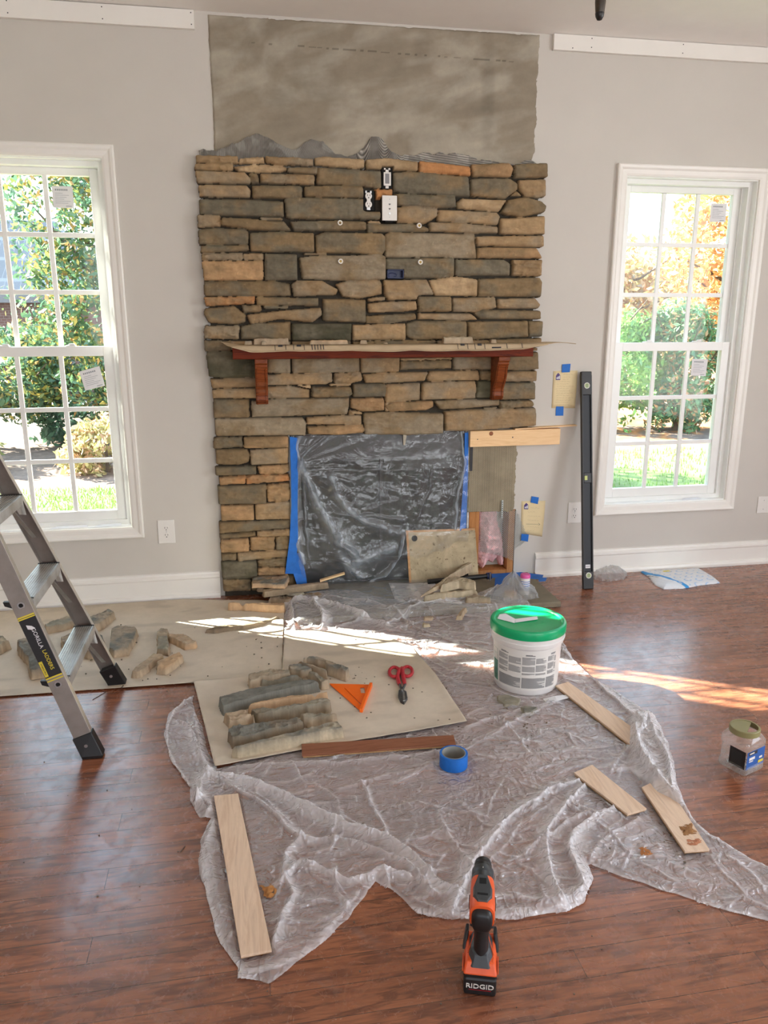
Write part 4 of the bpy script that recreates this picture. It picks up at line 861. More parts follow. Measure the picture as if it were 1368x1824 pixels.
# ------------------------------------------------------------------ loose stones
CL = {k: tuple(desat(v, .72)[:3]) for k, v in CT.items()}
CL['g'] = tuple(rgb(98, 97, 90, 1.5)[:3]); CL['k'] = tuple(rgb(116, 111, 98, 1.5)[:3]); CL['t'] = tuple(rgb(140, 124, 104, 1.55)[:3]); CL['l'] = tuple(rgb(150, 138, 117, 1.5)[:3]); CL['m'] = tuple(rgb(156, 130, 102, 1.5)[:3])
def rock(label, poly, H, z0, top='k', side='t', seed=1, rough=1.0, px=True, name='ledge_stone', group=None, res=.0029, tilt=(0, 0), split=True):
    if px:
        P = []; pl = [tuple(map(float, p.split(','))) for p in poly.split()] if isinstance(poly, str) else poly
        for (x, y) in pl:
            ys = []
            for i in range(len(pl)):
                (ax, ay), (bx, by) = pl[i], pl[(i+1) % len(pl)]
                if min(ax, bx) <= x <= max(ax, bx) and ax != bx: ys.append(ay+(by-ay)*(x-ax)/(bx-ax))
            a, c = min(ys+[y]), max(ys+[y]); t = (y-a)/(c-a) if c-a > 1 else .5
            v = F(x, y, z0+H*(1-t)*.95); P.append((v.x, v.y))
    else: P = poly
    P = np.array(P); x0, y0 = P.min(0)-.01; x1, y1 = P.max(0)+.01
    if max(x1-x0, y1-y0) < .08: res = .0022
    xs = np.arange(x0, x1, res); ys = np.arange(y0, y1, res); X, Y = np.meshgrid(xs, ys)
    wx = X+(ridg(X*13, Y*13, seed, 2)-.6)*.014*rough; wy = Y+(ridg(X*13+5, Y*13, seed+1, 2)-.6)*.014*rough
    s = blur(sdf(P, wx, wy), 1)+.0035; r = min(.005, H*.2)
    q = np.clip(s/r, 0, 1); e = np.sqrt(np.clip(1-(1-q)**2, 0, 1)); cen = P.mean(0)
    h = H*(.72+.28*e)+((fbm(X*13, Y*13, seed+4, 3)-.5)*.5+(ridg(X*24, Y*34, seed+5, 4)-.6)*1.1)*H*.46*rough*np.clip(s/.010, 0, 1)+(X-cen[0])*tilt[0]+(Y-cen[1])*tilt[1]
    h = np.maximum(h, H*.3)*np.clip(s/.0038, 0, 1)**.7; m = s > .0003; Z = z0+np.where(m, h, 0)
    n = fbm(X*14, Y*14, seed+8, 4)[..., None]; a = np.array(CL[top]); c = np.array(CL[side]); w = np.clip((s-.001)/.004, 0, 1)[..., None] if split else 1
    f = np.clip((n-.45)*3, 0, .6); col = (a*(1-f)+c*f)*w+c*(1-w)*1.1; col = col*(.75+.5*fbm(X*40, Y*60, seed+9, 3)[..., None])
    qd, u = grid_faces(m); V = np.stack([X.ravel(), Y.ravel(), Z.ravel()], 1)[u]
    o = finish(name, V, quads=qd, m=M['stone'], smooth=38, cols=col.reshape(-1, 3)[u]); tag(o, label, 'stone', group); return o
def zc(s, sc, ox, oy): return [(ox+float(p.split(',')[0])/sc, oy+float(p.split(',')[1])/sc) for p in s.split()]
G_ = lambda s: zc(s, 3.378, 0, 820); H_ = lambda s: zc(s, 3.6973, 330, 1040); J_ = lambda s: zc(s, 4.56, 400, 980); K_ = lambda s: zc(s, 3.8, 680, 840)
PZ = .006
# pieces around the ladder
rock('grey-tan stone lump at the left edge of the photo on the brown paper', G_('-60,1060 0,1052 62,1110 45,1140 0,1170 -60,1175'), .045, PZ, 'k', 't', 101)
rock('large rough grey stone behind the near ladder rail, its left end knobbly', G_('110,1110 150,1070 200,1080 270,1180 292,1250 287,1300 195,1318 175,1240 120,1170'), .045, PZ, 'g', 't', 102)
rock('long flat tan-grey stone between the two ladder rails, nearest the skirting', G_('268,1005 400,940 470,955 470,1000 280,1045'), .035, PZ, 'k', 't', 103)
rock('long grey-tan stone just right of the far ladder rail, its end raised', G_('520,980 650,898 688,935 600,1025 525,1040'), .040, PZ, 'g', 't', 104)
rock('squat grey stone partly hidden behind the lower ladder step', G_('365,1080 440,1040 620,1050 632,1110 560,1195 430,1185 370,1120'), .035, PZ, 'g', 't', 105)
rock('flat grey slab stone standing alone right of the far ladder foot', G_('675,1015 700,998 810,1000 828,1040 770,1175 690,1185 663,1150'), .035, PZ, 'g', 't', 106, .8)
rock('upright narrow tan stone, topmost of the four small stones on the paper', G_('950,1030 975,1008 1010,1015 1016,1160 985,1168 945,1145'), .030, PZ, 'k', 't', 107)
rock('short tan stone lying rightmost of the four small stones on the paper', G_('1018,1062 1100,1045 1185,1105 1175,1130 1120,1140 1020,1092'), .030, PZ, 't', 'm', 108)
rock('long narrow tan-grey stone lying leftmost of the four small stones on the paper', G_('790,1290 925,1160 985,1185 960,1215 850,1303'), .028, PZ, 't', 't', 109)
rock('small tan block stone at the front of the four small stones on the paper', G_('946,1235 1080,1152 1100,1195 1000,1292 950,1285'), .032, PZ, 'm', 't', 110)
# mock-up laid out in front of the hearth
rock('tan-grey stone at the back left of the laid-out stone row', H_('415,620 560,560 680,565 692,610 500,665 430,692'), .035, .012, 'k', 't', 120)
rock('thin blue-grey stone lying behind the long curved dark stone', H_('505,645 700,612 770,615 640,655 510,668'), .030, .012, 'g', 'k', 121)
rock('long curved dark grey stone at the back of the laid-out stones', H_('225,775 430,690 820,625 885,680 882,708 560,775 250,865'), .040, .012, 'g', 'g', 122, .6)
rock('thin orange-tan strip stone in the laid-out stones', H_('412,825 460,795 938,712 940,748 690,792 440,845'), .038, .012, 'm', 'm', 123, .7)
rock('small rough tan stone at the left end of the laid-out stones', H_('255,880 400,828 450,880 450,920 290,962 265,910'), .038, .012, 't', 't', 124)
rock('broad craggy grey-brown stone in the middle of the laid-out stones', H_('440,855 600,820 930,760 965,800 962,848 800,872 740,882 480,918'), .042, .012, 'k', 'b', 125, 1.3)
rock('craggy grey-brown stone at the right end of the laid-out stones', H_('757,890 830,857 995,850 1002,895 775,942'), .040, .012, 'k', 't', 126, 1.3)
rock('dark grey stone second from the front of the laid-out stones', H_('290,990 330,940 730,882 768,945 310,1083'), .042, .012, 'g', 'b', 127, 1.1)
rock('long front stone of the laid-out stones with a pale sawn face', H_('305,1105 340,1070 780,960 1000,900 1040,980 345,1147'), .042, .012, 'g', 'l', 128, .7)
rock('small grey-tan stone touching the back of the curved dark stone', H_('688,560 760,525 828,580 800,620 700,610'), .035, .012, 'g', 't', 129)
rock('tan stone between the small grey stone and the large grey slab', H_('747,530 790,517 930,565 935,600 900,615 832,590'), .036, .012, 'k', 't', 130)
rock('flat-topped grey slab at the rear right of the stone group, above the orange square', H_('780,492 840,475 1050,540 1080,580 1060,640 935,598 925,570 778,515'), .045, .012, 'g', 't', 131, .7)
rock('rough tan-grey stone just left of the orange square tip', H_('812,600 850,580 945,640 945,690 900,697 870,665'), .035, .012, 'k', 't', 132)
rock('sunlit orange-tan stone lying on the paper in front of the hearth stack', H_('285,150 300,128 640,128 657,155 652,192 290,167'), .040, PZ, 'm', 'm', 133, .7)
rock('thin dark slate-like stone under the lifted paper edge in the sunlight', H_('128,312 215,275 470,252 620,222 560,262 440,287 215,322'), .018, PZ, 'b', 'b', 134)
# stack on the left end of the hearth
rock('bottom brown stone of the pile on the left of the hearth', J_('360,410 420,365 760,345 805,390 700,430 500,450 380,430'), .035, .008, 'b', 't', 140, res=.003)
rock('long brown stone lying across the hearth pile', J_('315,345 500,290 838,255 845,287 330,382'), .030, .055, 't', 'b', 141, .8, res=.003)
rock('grey slab with a broken tan edge on top of the hearth pile', J_('222,290 240,195 520,200 525,235 490,312 300,302'), .024, .088, 'g', 'm', 142, .9, res=.003)
rock('small grey stone chip resting on the hearth pile', J_('510,355 545,338 640,325 646,350 560,370'), .010, .050, 'k', 'k', 143, name='stone_chip')
rock('small tan stone end poking out at the left of the hearth pile', J_('268,312 330,312 325,340 275,338'), .025, .050, 't', 't', 144, name='stone_chip')
rock('pale grey stone offcut leaning at the left of the hearth pile', J_('178,240 232,220 235,300 182,305'), .05, PZ, 'k', 'k', 145, name='stone_chip')
# pile on the papers at the right of the hearth
rock('grey-tan stone at the right of the pile on the papers', K_('565,860 640,835 728,850 732,880 570,890'), .030, .034, 'k', 't', 150, res=.003)
rock('pale tan lower stone lying on the white papers', K_('293,862 330,822 620,797 650,827 620,842 300,882'), .034, .040, 'l', 'l', 151, .8, res=.003)
rock('pale cream block stone in the middle of the pile on the papers', K_('398,795 450,727 500,712 610,727 637,772 630,802 520,790'), .040, .072, 'l', 'l', 152, .8, res=.003)
rock('long pale stone leaning diagonally over the pile on the papers', K_('262,832 410,730 585,640 607,662 452,742 420,777 275,842'), .028, .085, 'l', 't', 153, .6, res=.003, tilt=(.12, 0))
rock('small upright tan stone on the plastic left of the bucket', K_('513,992 545,925 570,932 543,1003'), .02, .035, 't', 't', 154, name='stone_chip')
rock('small flat tan chip on the plastic in front of the papers', K_('285,990 345,985 340,1005 290,1007'), .014, .035, 't', 't', 155, name='stone_chip')
rock('smallest tan chip on the plastic, in front of the flat one', K_('280,1030 325,1028 325,1050 282,1052'), .014, .02, 't', 'l', 156, name='stone_chip')
# on the mantel
def mrock(label, x0, x1, y0, y1, H, seed, top='t', name='stone_chip'):
    return rock(label, [(x0, y0), (x1, y0), (x1, y1), (x0, y1)], H, 1.352, top, 't', seed, .8, px=False, name=name, res=.003)
mrock('humped tan stone offcut on the mantel, near its left corbel', .065, .235, -.13, -.085, .030, 160)
mrock('flat tan strip of stone on the mantel cardboard, left of centre', .345, .53, -.14, -.10, .020, 161, 'm')
mrock('thick pale tan stone roll on the mantel cardboard, right of centre', 1.03, 1.185, -.15, -.105, .030, 162, 'l')
for k, (x, y, w, l) in enumerate([(.02, -.12, .035, 'grey mortar crumb at the left end of the mantel cardboard'), (.10, -.155, .024, 'pale mortar crumb on the mantel before the humped offcut'), (.60, -.11, .030, 'tan crumb on the mantel right of the flat strip'), (1.30, -.11, .024, 'small pointed chip on the mantel right of the stone roll')]):
    mrock(l, x, x+w, y, y+.03, .018, 170+k, 'k' if k < 2 else 't', 'mortar_crumb')
mrock('tiny grey crumb near the centre of the mantel cardboard', .72, .735, -.12, -.10, .008, 176, 'k', 'mortar_crumb')

def crumbs():
    rs = np.random.RandomState(3); b = MB()
    spots = [((600, 1150), 60), ((700, 1250), 45), ((660, 1215), 30), ((480, 1160), 70), ((250, 1190), 70), ((840, 1280), 50), ((950, 1290), 40), ((560, 1120), 60), ((760, 1230), 30), ((1150, 1500), 60), ((620, 1280), 40), ((180, 1150), 50)]
    for (c, sp) in spots:
        for k in range(20):
            v = F(c[0]+rs.normal(0, sp), c[1]+rs.normal(0, sp*.4), .012)
            if v.y > -.05: continue
            r = rs.uniform(.0015, .0048); a = rs.uniform(0, 6.28, 5)
            pts = [(v.x+math.cos(2*math.pi*i/5)*r*(.6+.5*rs.rand()), v.y+math.sin(2*math.pi*i/5)*r*(.6+.5*rs.rand()), .008) for i in range(5)]
            b.prism(pts, (0, 0, r*.9))
    for k in range(70):
        v = F(rs.uniform(20, 1340), rs.uniform(1350, 1810), 0); r = rs.uniform(.001, .0028)
        b.prism([(v.x+math.cos(2*math.pi*i/5)*r*(.5+.8*rs.rand()), v.y+math.sin(2*math.pi*i/5)*r*(.5+.8*rs.rand()), .0002) for i in range(5)], (0, 0, r*.8))
    tag(b.build('grit', plain('mortar_grit', (.16, .13, .10, 1), .9, var=.5, vscale=40)), 'scattered mortar grit and crumbs over the paper, plastic and floor', 'grit', kind='stuff')
crumbs()

# ------------------------------------------------------------------ floor papers
def sheet(name, label, cat, P, z, amp, col, seed, res=.008, m='paper', th=.0008, zf=None):
    P = np.array(P); x0, y0 = P.min(0)-.01; x1, y1 = P.max(0)+.01; X, Y = np.meshgrid(np.arange(x0, x1, res), np.arange(y0, y1, res))
    s = sdf(P, X, Y); mk = s > 0
    Z = z+amp*fbm(X*2.2, Y*2.2, seed, 3)+amp*.25*fbm(X*12, Y*12, seed+1, 2)
    if zf is not None: Z = Z+zf(X, Y, s)
    n = fbm(X*3, Y*3, seed+2, 4)[..., None]; n2 = fbm(X*9, Y*9, seed+3, 4)[..., None]
    c = np.array(col[:3])*(.88+.18*n+.06*n2); c = c*(1-.16*np.clip((fbm(X*6, Y*16, seed+4, 3)-.62)*6, 0, 1))[..., None]
    q, u = grid_faces(mk); X, Y = snap(X, Y, s, mk); V = np.stack([X.ravel(), Y.ravel(), Z.ravel()], 1)[u]
    o = finish(name, V, quads=q, m=M[m], smooth=179, cols=c.reshape(-1, 3)[u]); sm = o.modifiers.new('thickness', 'SOLIDIFY'); sm.thickness = th; sm.offset = -1
    tag(o, label, cat); return o
KR = rgb(168, 157, 142, 1.6)
fp = lambda pts, h=0: [tuple(F(x, y, h)[:2]) for x, y in pts]
back = fp([(506, 1100), (503, 1199), (440, 1212), (345, 1219), (0, 1243)])+[(-1.7, -1.20), (-1.7, -.05), (-.35, -.045)]+fp([(395, 1052), (455, 1040), (505, 1075)])
back[-3] = (back[-3][0], min(back[-3][1], -.09)); back[-2] = (back[-2][0], -.12)
def bz(X, Y, s): return .004*np.exp(-((s)/.03)**2)+.018*np.exp(-(((X-.20)/.28)**2+((Y+.50+.35*(X-.2))/.035)**2))
sheet('builders_paper', 'wide sheet of brown builders paper on the floor under the ladder and loose stones', 'paper', back, .0015, .005, KR, 50, .01, zf=bz)
front = fp([(345, 1219), (430, 1212), (503, 1198), (507, 1128), (560, 1128), (640, 1132), (700, 1142), (735, 1160), (775, 1205), (832, 1291), (735, 1309), (560, 1338), (383, 1372)])
sheet('builders_paper', 'front sheet of brown paper holding the laid-out stones, square and snips', 'paper', front, .006, .006, KR, 53, .01, zf=lambda X, Y, s: .006*np.exp(-(s/.025)**2))
# flap lifted over the slate in the sun

# ================================================================== PLASTIC SHEETS
def pl(s): return [tuple(map(float, p.split(','))) for p in s.split()]
DROP_FOLDS = [  # pixels of the fold, width, height, layers
 ('347,1243 318,1268 300,1295 296,1330 312,1365 335,1400 352,1425', .030, .030, 5), ('350,1265 352,1310 358,1360 372,1390', .010, .014, 2), ('320,1290 340,1300 352,1340 370,1372 372,1400', .012, .020, 3),
 ('350,1425 372,1440 362,1465 345,1462', .014, .020, 4), ('380,1378 360,1400 350,1430', .016, .022, 4),
 ('378,1470 362,1510 358,1560 366,1620 385,1680 425,1738', .014, .012, 4), ('372,1520 378,1580 390,1640', .006, .008, 1.5),
 ('372,1385 440,1395 500,1418 560,1448 620,1480 690,1500 740,1535 780,1575 815,1600', .020, .034, 4), ('390,1400 450,1430 500,1470 530,1503', .014, .026, 3),
 ('530,1503 600,1503 660,1518 720,1540 760,1580', .012, .022, 2.5), ('530,1503 505,1530 500,1565 520,1600 500,1650 480,1690', .014, .024, 3), ('530,1545 560,1555 620,1580 690,1560 730,1570', .012, .024, 4),
 ('590,1560 600,1600 625,1620', .008, .014, 2), ('640,1600 600,1650 560,1690 500,1725 440,1740', .010, .010, 3), ('690,1560 700,1600 740,1625', .012, .018, 3),
 ('740,1628 800,1634 880,1640 960,1634 1020,1622 1045,1590 1048,1560', .012, .016, 4), ('770,1600 840,1615 900,1610 980,1618 1030,1600', .012, .018, 3),
 ('815,1625 830,1590 845,1545 880,1495 930,1450 985,1415 1060,1395', .018, .034, 4), ('835,1620 870,1540 920,1480 990,1430', .008, .014, 1.5),
 ('1050,1402 1010,1440 975,1485 972,1520 985,1570 1000,1618', .014, .032, 4), ('1100,1440 1055,1462 1020,1490 1010,1520 1025,1560 1040,1600', .015, .030, 4), ('1050,1402 1085,1440 1115,1458', .010, .020, 3),
 ('1110,1457 1060,1452 1010,1465 985,1490 930,1520', .008, .016, 2), ('960,1500 930,1530 900,1540', .008, .014, 2),
 ('1130,1465 1075,1500 1050,1535 1062,1568', .008, .014, 2), ('1160,1480 1120,1500 1060,1510', .006, .010, 1.5), ('1180,1530 1130,1540 1080,1545', .006, .010, 1.5), ('1240,1560 1190,1540 1150,1545', .006, .010, 1.5),
 ('1050,1550 1110,1566 1180,1588 1260,1615 1370,1646', .008, .008, 3), ('1225,1450 1262,1490 1310,1515 1368,1548', .010, .012, 3.5), ('1300,1530 1340,1560 1360,1590', .008, .012, 2), ('1260,1520 1290,1560 1330,1600', .006, .010, 1.5),
 ('1003,1165 1040,1200 1090,1245 1130,1290 1150,1320', .022, .022, 4), ('1010,1150 1060,1205 1110,1245 1150,1268 1172,1300', .012, .014, 3.5),
 ('1140,1320 1152,1290 1165,1330 1185,1370 1195,1410', .022, .030, 5), ('1130,1340 1140,1370 1170,1405 1200,1430 1222,1450', .020, .032, 5), ('1130,1310 1128,1345 1145,1385', .010, .028, 3), ('1150,1365 1150,1390 1170,1400', .010, .020, 3), ('1172,1320 1195,1360 1204,1408', .010, .020, 4),
 ('1095,1385 1120,1380 1140,1395', .012, .012, 3), ('1090,1380 1110,1350 1135,1345', .010, .016, 2.5),
 ('383,1374 480,1366 600,1362 720,1352 800,1338', .008, .012, 2), ('700,1400 770,1372 850,1330 920,1290 1000,1250', .008, .012, 1.8), ('600,1412 690,1385 780,1370', .006, .010, 1.5),
 ('830,1300 880,1280 960,1262 1010,1240', .008, .012, 2), ('840,1325 900,1300 950,1270', .005, .008, 1.5), ('790,1300 860,1262 930,1255', .005, .008, 1.3), ('905,1300 920,1320 940,1345', .006, .012, 2), ('1140,1290 1080,1296 1000,1300 940,1310', .005, .007, 1.3),
 ('1120,1360 1060,1345 1000,1342 900,1350 830,1360', .005, .007, 1.3), ('1080,1330 1020,1310 980,1320', .004, .006, 1.2), ('640,1400 660,1440 685,1480 690,1500', .006, .014, 2), ('770,1445 830,1455 870,1465', .006, .012, 1.5), ('780,1450 800,1500 840,1550', .006, .012, 1.8),
 ('700,1440 740,1430 800,1460', .005, .008, 1.2), ('560,1400 600,1430 605,1470', .005, .010, 1.5), ('460,1400 520,1395 560,1378', .005, .010, 1.5), ('1000,1215 960,1240 900,1255', .006, .010, 1.5),
 ('735,1150 765,1190 800,1215 870,1225', .006, .010, 1.5), ('745,1165 800,1200 860,1205', .005, .008, 1.3), ('755,1160 790,1185 868,1190', .006, .010, 1.4), ('775,1205 820,1222 870,1232', .005, .009, 1.4),
 ('505,1082 540,1078 590,1088 640,1105 690,1118', .018, .035, 4), ('520,1085 522,1115 535,1150', .016, .035, 5), ('560,1085 575,1110 572,1140 560,1150', .018, .040, 5), ('600,1120 640,1108 700,1110', .008, .018, 2),
 ('690,1115 740,1095 790,1082 860,1080 880,1062 905,1035', .014, .026, 3), ('700,1125 760,1110 820,1100 868,1105', .008, .014, 2), ('700,1095 730,1118 800,1145 868,1152', .010, .022, 2.5), ('740,1120 800,1128 866,1135', .008, .014, 2),
 ('630,1130 700,1128 780,1140 866,1165', .008, .016, 2), ('560,1128 640,1132 700,1142 735,1160', .008, .014, 2), ('590,1075 650,1082 700,1096', .008, .014, 2), ('720,1080 770,1100 800,1120', .006, .012, 1.5),
]
DROP_OUT = pl('500,1078 560,1062 640,1062 690,1076 770,1080 830,1074 868,1058 905,1052 965,1100 985,1125 998,1140 1010,1160 1030,1188 1065,1214 1130,1254 1160,1280 1182,1305 1196,1342 1206,1400 1225,1450 1262,1490 1300,1510 1368,1545 1440,1580 1440,1668 1368,1645 1300,1626 1230,1603 1145,1574 1085,1560 1047,1546 1054,1572 1038,1608 1005,1629 900,1643 800,1638 740,1630 700,1592 668,1574 652,1590 622,1640 582,1676 522,1722 484,1750 470,1746 418,1746 420,1728 385,1682 362,1604 354,1545 358,1500 378,1462 356,1460 340,1427 343,1405 326,1386 300,1352 289,1312 300,1275 345,1240 356,1290 372,1345 384,1368 560,1325 735,1300 800,1285 760,1215 700,1175 640,1150 560,1148 505,1160')
PLK = {}
def plank(label, pts, m, h, z, th=.012, cat='plank', knots=()):
    P = [F(x, y, z+th) for x, y in pts]; t = thing('oak_plank', label, cat, (sum(p.x for p in P)/4, sum(p.y for p in P)/4, z))
    # P: far-left, far-right, near-right, near-left
    a, b, c, d = [Vector((p.x, p.y, 0)) for p in P]
    def band(name, z0, z1, mm, inset=0.0):
        cc = (a+b+c+d)/4; q = [p+(cc-p).normalized()*inset for p in (a, b, c, d)]
        return MB().prism([(p.x, p.y, z0) for p in q], (0, 0, z1-z0)).build(name, mm, t, bevel=.0008)
    band('face', z+th*.45, z+th, M[m]); band('tongue', z, z+th*.42, M['plyedge'], .004)
    PLK[label] = (a, b, c, d)
    return t
PL_A = plank('long bare plank lying on the near left part of the plastic', [(381, 1417), (424, 1413), (484, 1692), (429, 1703)], 'ply', 0, .012)
plank('dark stained plank across the front edge of the brown paper', [(537, 1325), (808, 1309), (812, 1325), (538, 1345)], 'brownplank', 0, .012)
plank('bare plank running from the bucket foot to under the plastic fold', [(990, 1221), (1012, 1214), (1150, 1312), (1130, 1332)], 'ply', 0, .010)
plank('short bare plank with a knot lying between the tape roll and the right edge', [(1022, 1376), (1055, 1362), (1152, 1440), (1118, 1450)], 'ply', 0, .012)
plank('bare plank at the near right with sawdust on it, its top end under plastic', [(1143, 1402), (1180, 1384), (1264, 1513), (1220, 1516)], 'ply', 0, .012)

def drop_cloth():
    O = np.array(fp(DROP_OUT)); res = .0031
    x0, y0 = O.min(0)-.02; x1, y1 = O.max(0)+.02; X, Y = np.meshgrid(np.arange(x0, x1, res), np.arange(y0, y1, res))
    wx = X+(fbm(X*9, Y*9, 3, 3)-.5)*.030; wy = Y+(fbm(X*9, Y*9, 4, 3)-.5)*.030
    s = sdf(O, wx, wy); mk = s > 0
    dens = np.ones(X.shape); Z = np.full(X.shape, .003)
    # gentle billows + fine creases
    Z += .009*fbm(X*5, Y*5, 11, 3)+.010*np.clip(ridg(X*6+Y*3, Y*8-X*2, 12, 3)-.55, 0, 1)+.004*np.clip(ridg(X*12, Y*15, 13, 2)-.6, 0, 1)
    cr = np.clip(ridg(X*3.6+.8*fbm(X*4, Y*4, 15), Y*7, 16, 2)-.86, 0, 1)/.14; Z += .008*cr; dens += .5*cr
    rs = np.random.RandomState(8)
    # short random creases
    allp = [q for f_ in DROP_FOLDS for q in fp(pl(f_[0]))]
    for k in range(430):
        if k % 3: q = allp[rs.randint(len(allp))]; v = (q[0]+rs.normal(0, .05), q[1]+rs.normal(0, .05))
        else: v = (rs.uniform(x0+.1, x1-.1), rs.uniform(y0+.1, y1-.1))
        a = rs.normal(.15, .9); L = rs.uniform(.03, .16) if k % 3 else rs.uniform(.08, .30); w = rs.uniform(.0018, .0042); hh = rs.uniform(.004, .010)
        mid = (v[0]+math.cos(a)*L*.5+rs.normal(0, .012), v[1]+math.sin(a)*L*.5+rs.normal(0, .012)); e = (v[0]+math.cos(a)*L, v[1]+math.sin(a)*L)
        bx = (X > min(v[0], e[0])-.05) & (X < max(v[0], e[0])+.05) & (Y > min(v[1], e[1])-.05) & (Y < max(v[1], e[1])+.05)
        sd = psd([v, mid, e], X[bx], Y[bx]); ta = np.clip(1.15-np.hypot(X[bx]-mid[0], Y[bx]-mid[1])/(L*.55), 0, 1); g = np.where(sd > 0, np.exp(-sd/(w*2.6)), np.exp(-(sd/.0025)**2))*ta; Z[bx] += hh*g; dens[bx] += 1.1*g
    for pts, w, hh, dn in DROP_FOLDS:
        P = np.array(fp(pl(pts))); a, b = P.min(0)-.09, P.max(0)+.09
        bx = (X > a[0]) & (X < b[0]) & (Y > a[1]) & (Y < b[1])
        if not bx.any(): continue
        wxx = X[bx]+(fbm(X[bx]*7, Y[bx]*7, 23, 3)-.5)*.030; wyy = Y[bx]+(fbm(X[bx]*7, Y[bx]*7, 24, 3)-.5)*.030
        sd = psd(P, wxx, wyy); d = np.abs(sd); flip = 1 if (len(pts)*7+int(w*1e4)) % 2 else -1; sd = sd*flip
        ww = w*1.5*(.55+.9*fbm(X[bx]*6, Y[bx]*6, 27, 2)); far = 1/(1+(d/(w*3.2))**6)
        g = np.where(sd > 0, np.exp(-(sd/ww)**1.6), np.exp(-(sd/.0028)**2))*far*(.6+.55*fbm(X[bx]*9, Y[bx]*17, 26, 3))
        g2 = np.where(sd > 0, np.exp(-(sd/(ww*.8))**1.2), np.exp(-(d/.006)))
        mod = .6+.8*fbm(X[bx]*11, Y[bx]*11, 25)
        Z[bx] += hh*.62*g2*mod; dens[bx] = np.maximum(dens[bx], 1+(dn*1.35-1)*g)
    # it lies over the hearth slab
    slab = np.clip((Y+.53)/.03, 0, 1)*np.clip((X-.19)/.03, 0, 1)*np.clip((1.62-X)/.02, 0, 1); Z += .031*slab
    # low under the front paper and under the planks
    sp = sdf(np.array(front), X, Y); lo = np.clip((sp+.02)/.03, 0, 1); Z = Z*(1-lo)+.003*lo
    cover = np.array(fp(pl('1120,1290 1165,1280 1215,1400 1240,1460 1170,1425 1120,1370')))
    sc_ = sdf(cover, X, Y); cv = np.clip((sc_+.01)/.03, 0, 1)
    for lb, q in PLK.items():
        if 'stained' in lb: continue
        d = sdf(np.array([(p.x, p.y) for p in q]), X, Y); k = np.clip((d+.010)/.008, 0, 1)*(1-cv); Z = Z*(1-k)+np.minimum(Z, .008)*k
    Z += .026*cv; dens = dens+1.6*cv
    # flat under the bucket, the tape roll and the jar
    for cx, cy, r in ((1.11, -1.288, .145), (.648, -1.842, .055)):
        d = np.hypot(X-cx, Y-cy); k = np.clip((r+.02-d)/.02, 0, 1); Z = Z*(1-k)+.0035*k
    Z = np.where(s < .02, Z*np.clip(.35+s/.03, 0, 1), Z)
    e = np.exp(-(s/.006)**2); dens += 1.2*e
    C = np.repeat((dens/8)[..., None], 3, axis=2)
    q, u = grid_faces(mk); X, Y = snap(X, Y, s, mk); V = np.stack([X.ravel(), Y.ravel(), np.maximum(Z, .002).ravel()], 1)
    o = finish('plastic_drop_cloth', V[u], quads=q, m=M['film'], smooth=179, cols=np.clip(C, 0, 1).reshape(-1, 3)[u])
    tag(o, 'large crumpled translucent plastic drop cloth spread over the floor below the hearth', 'plastic sheet')
drop_cloth()

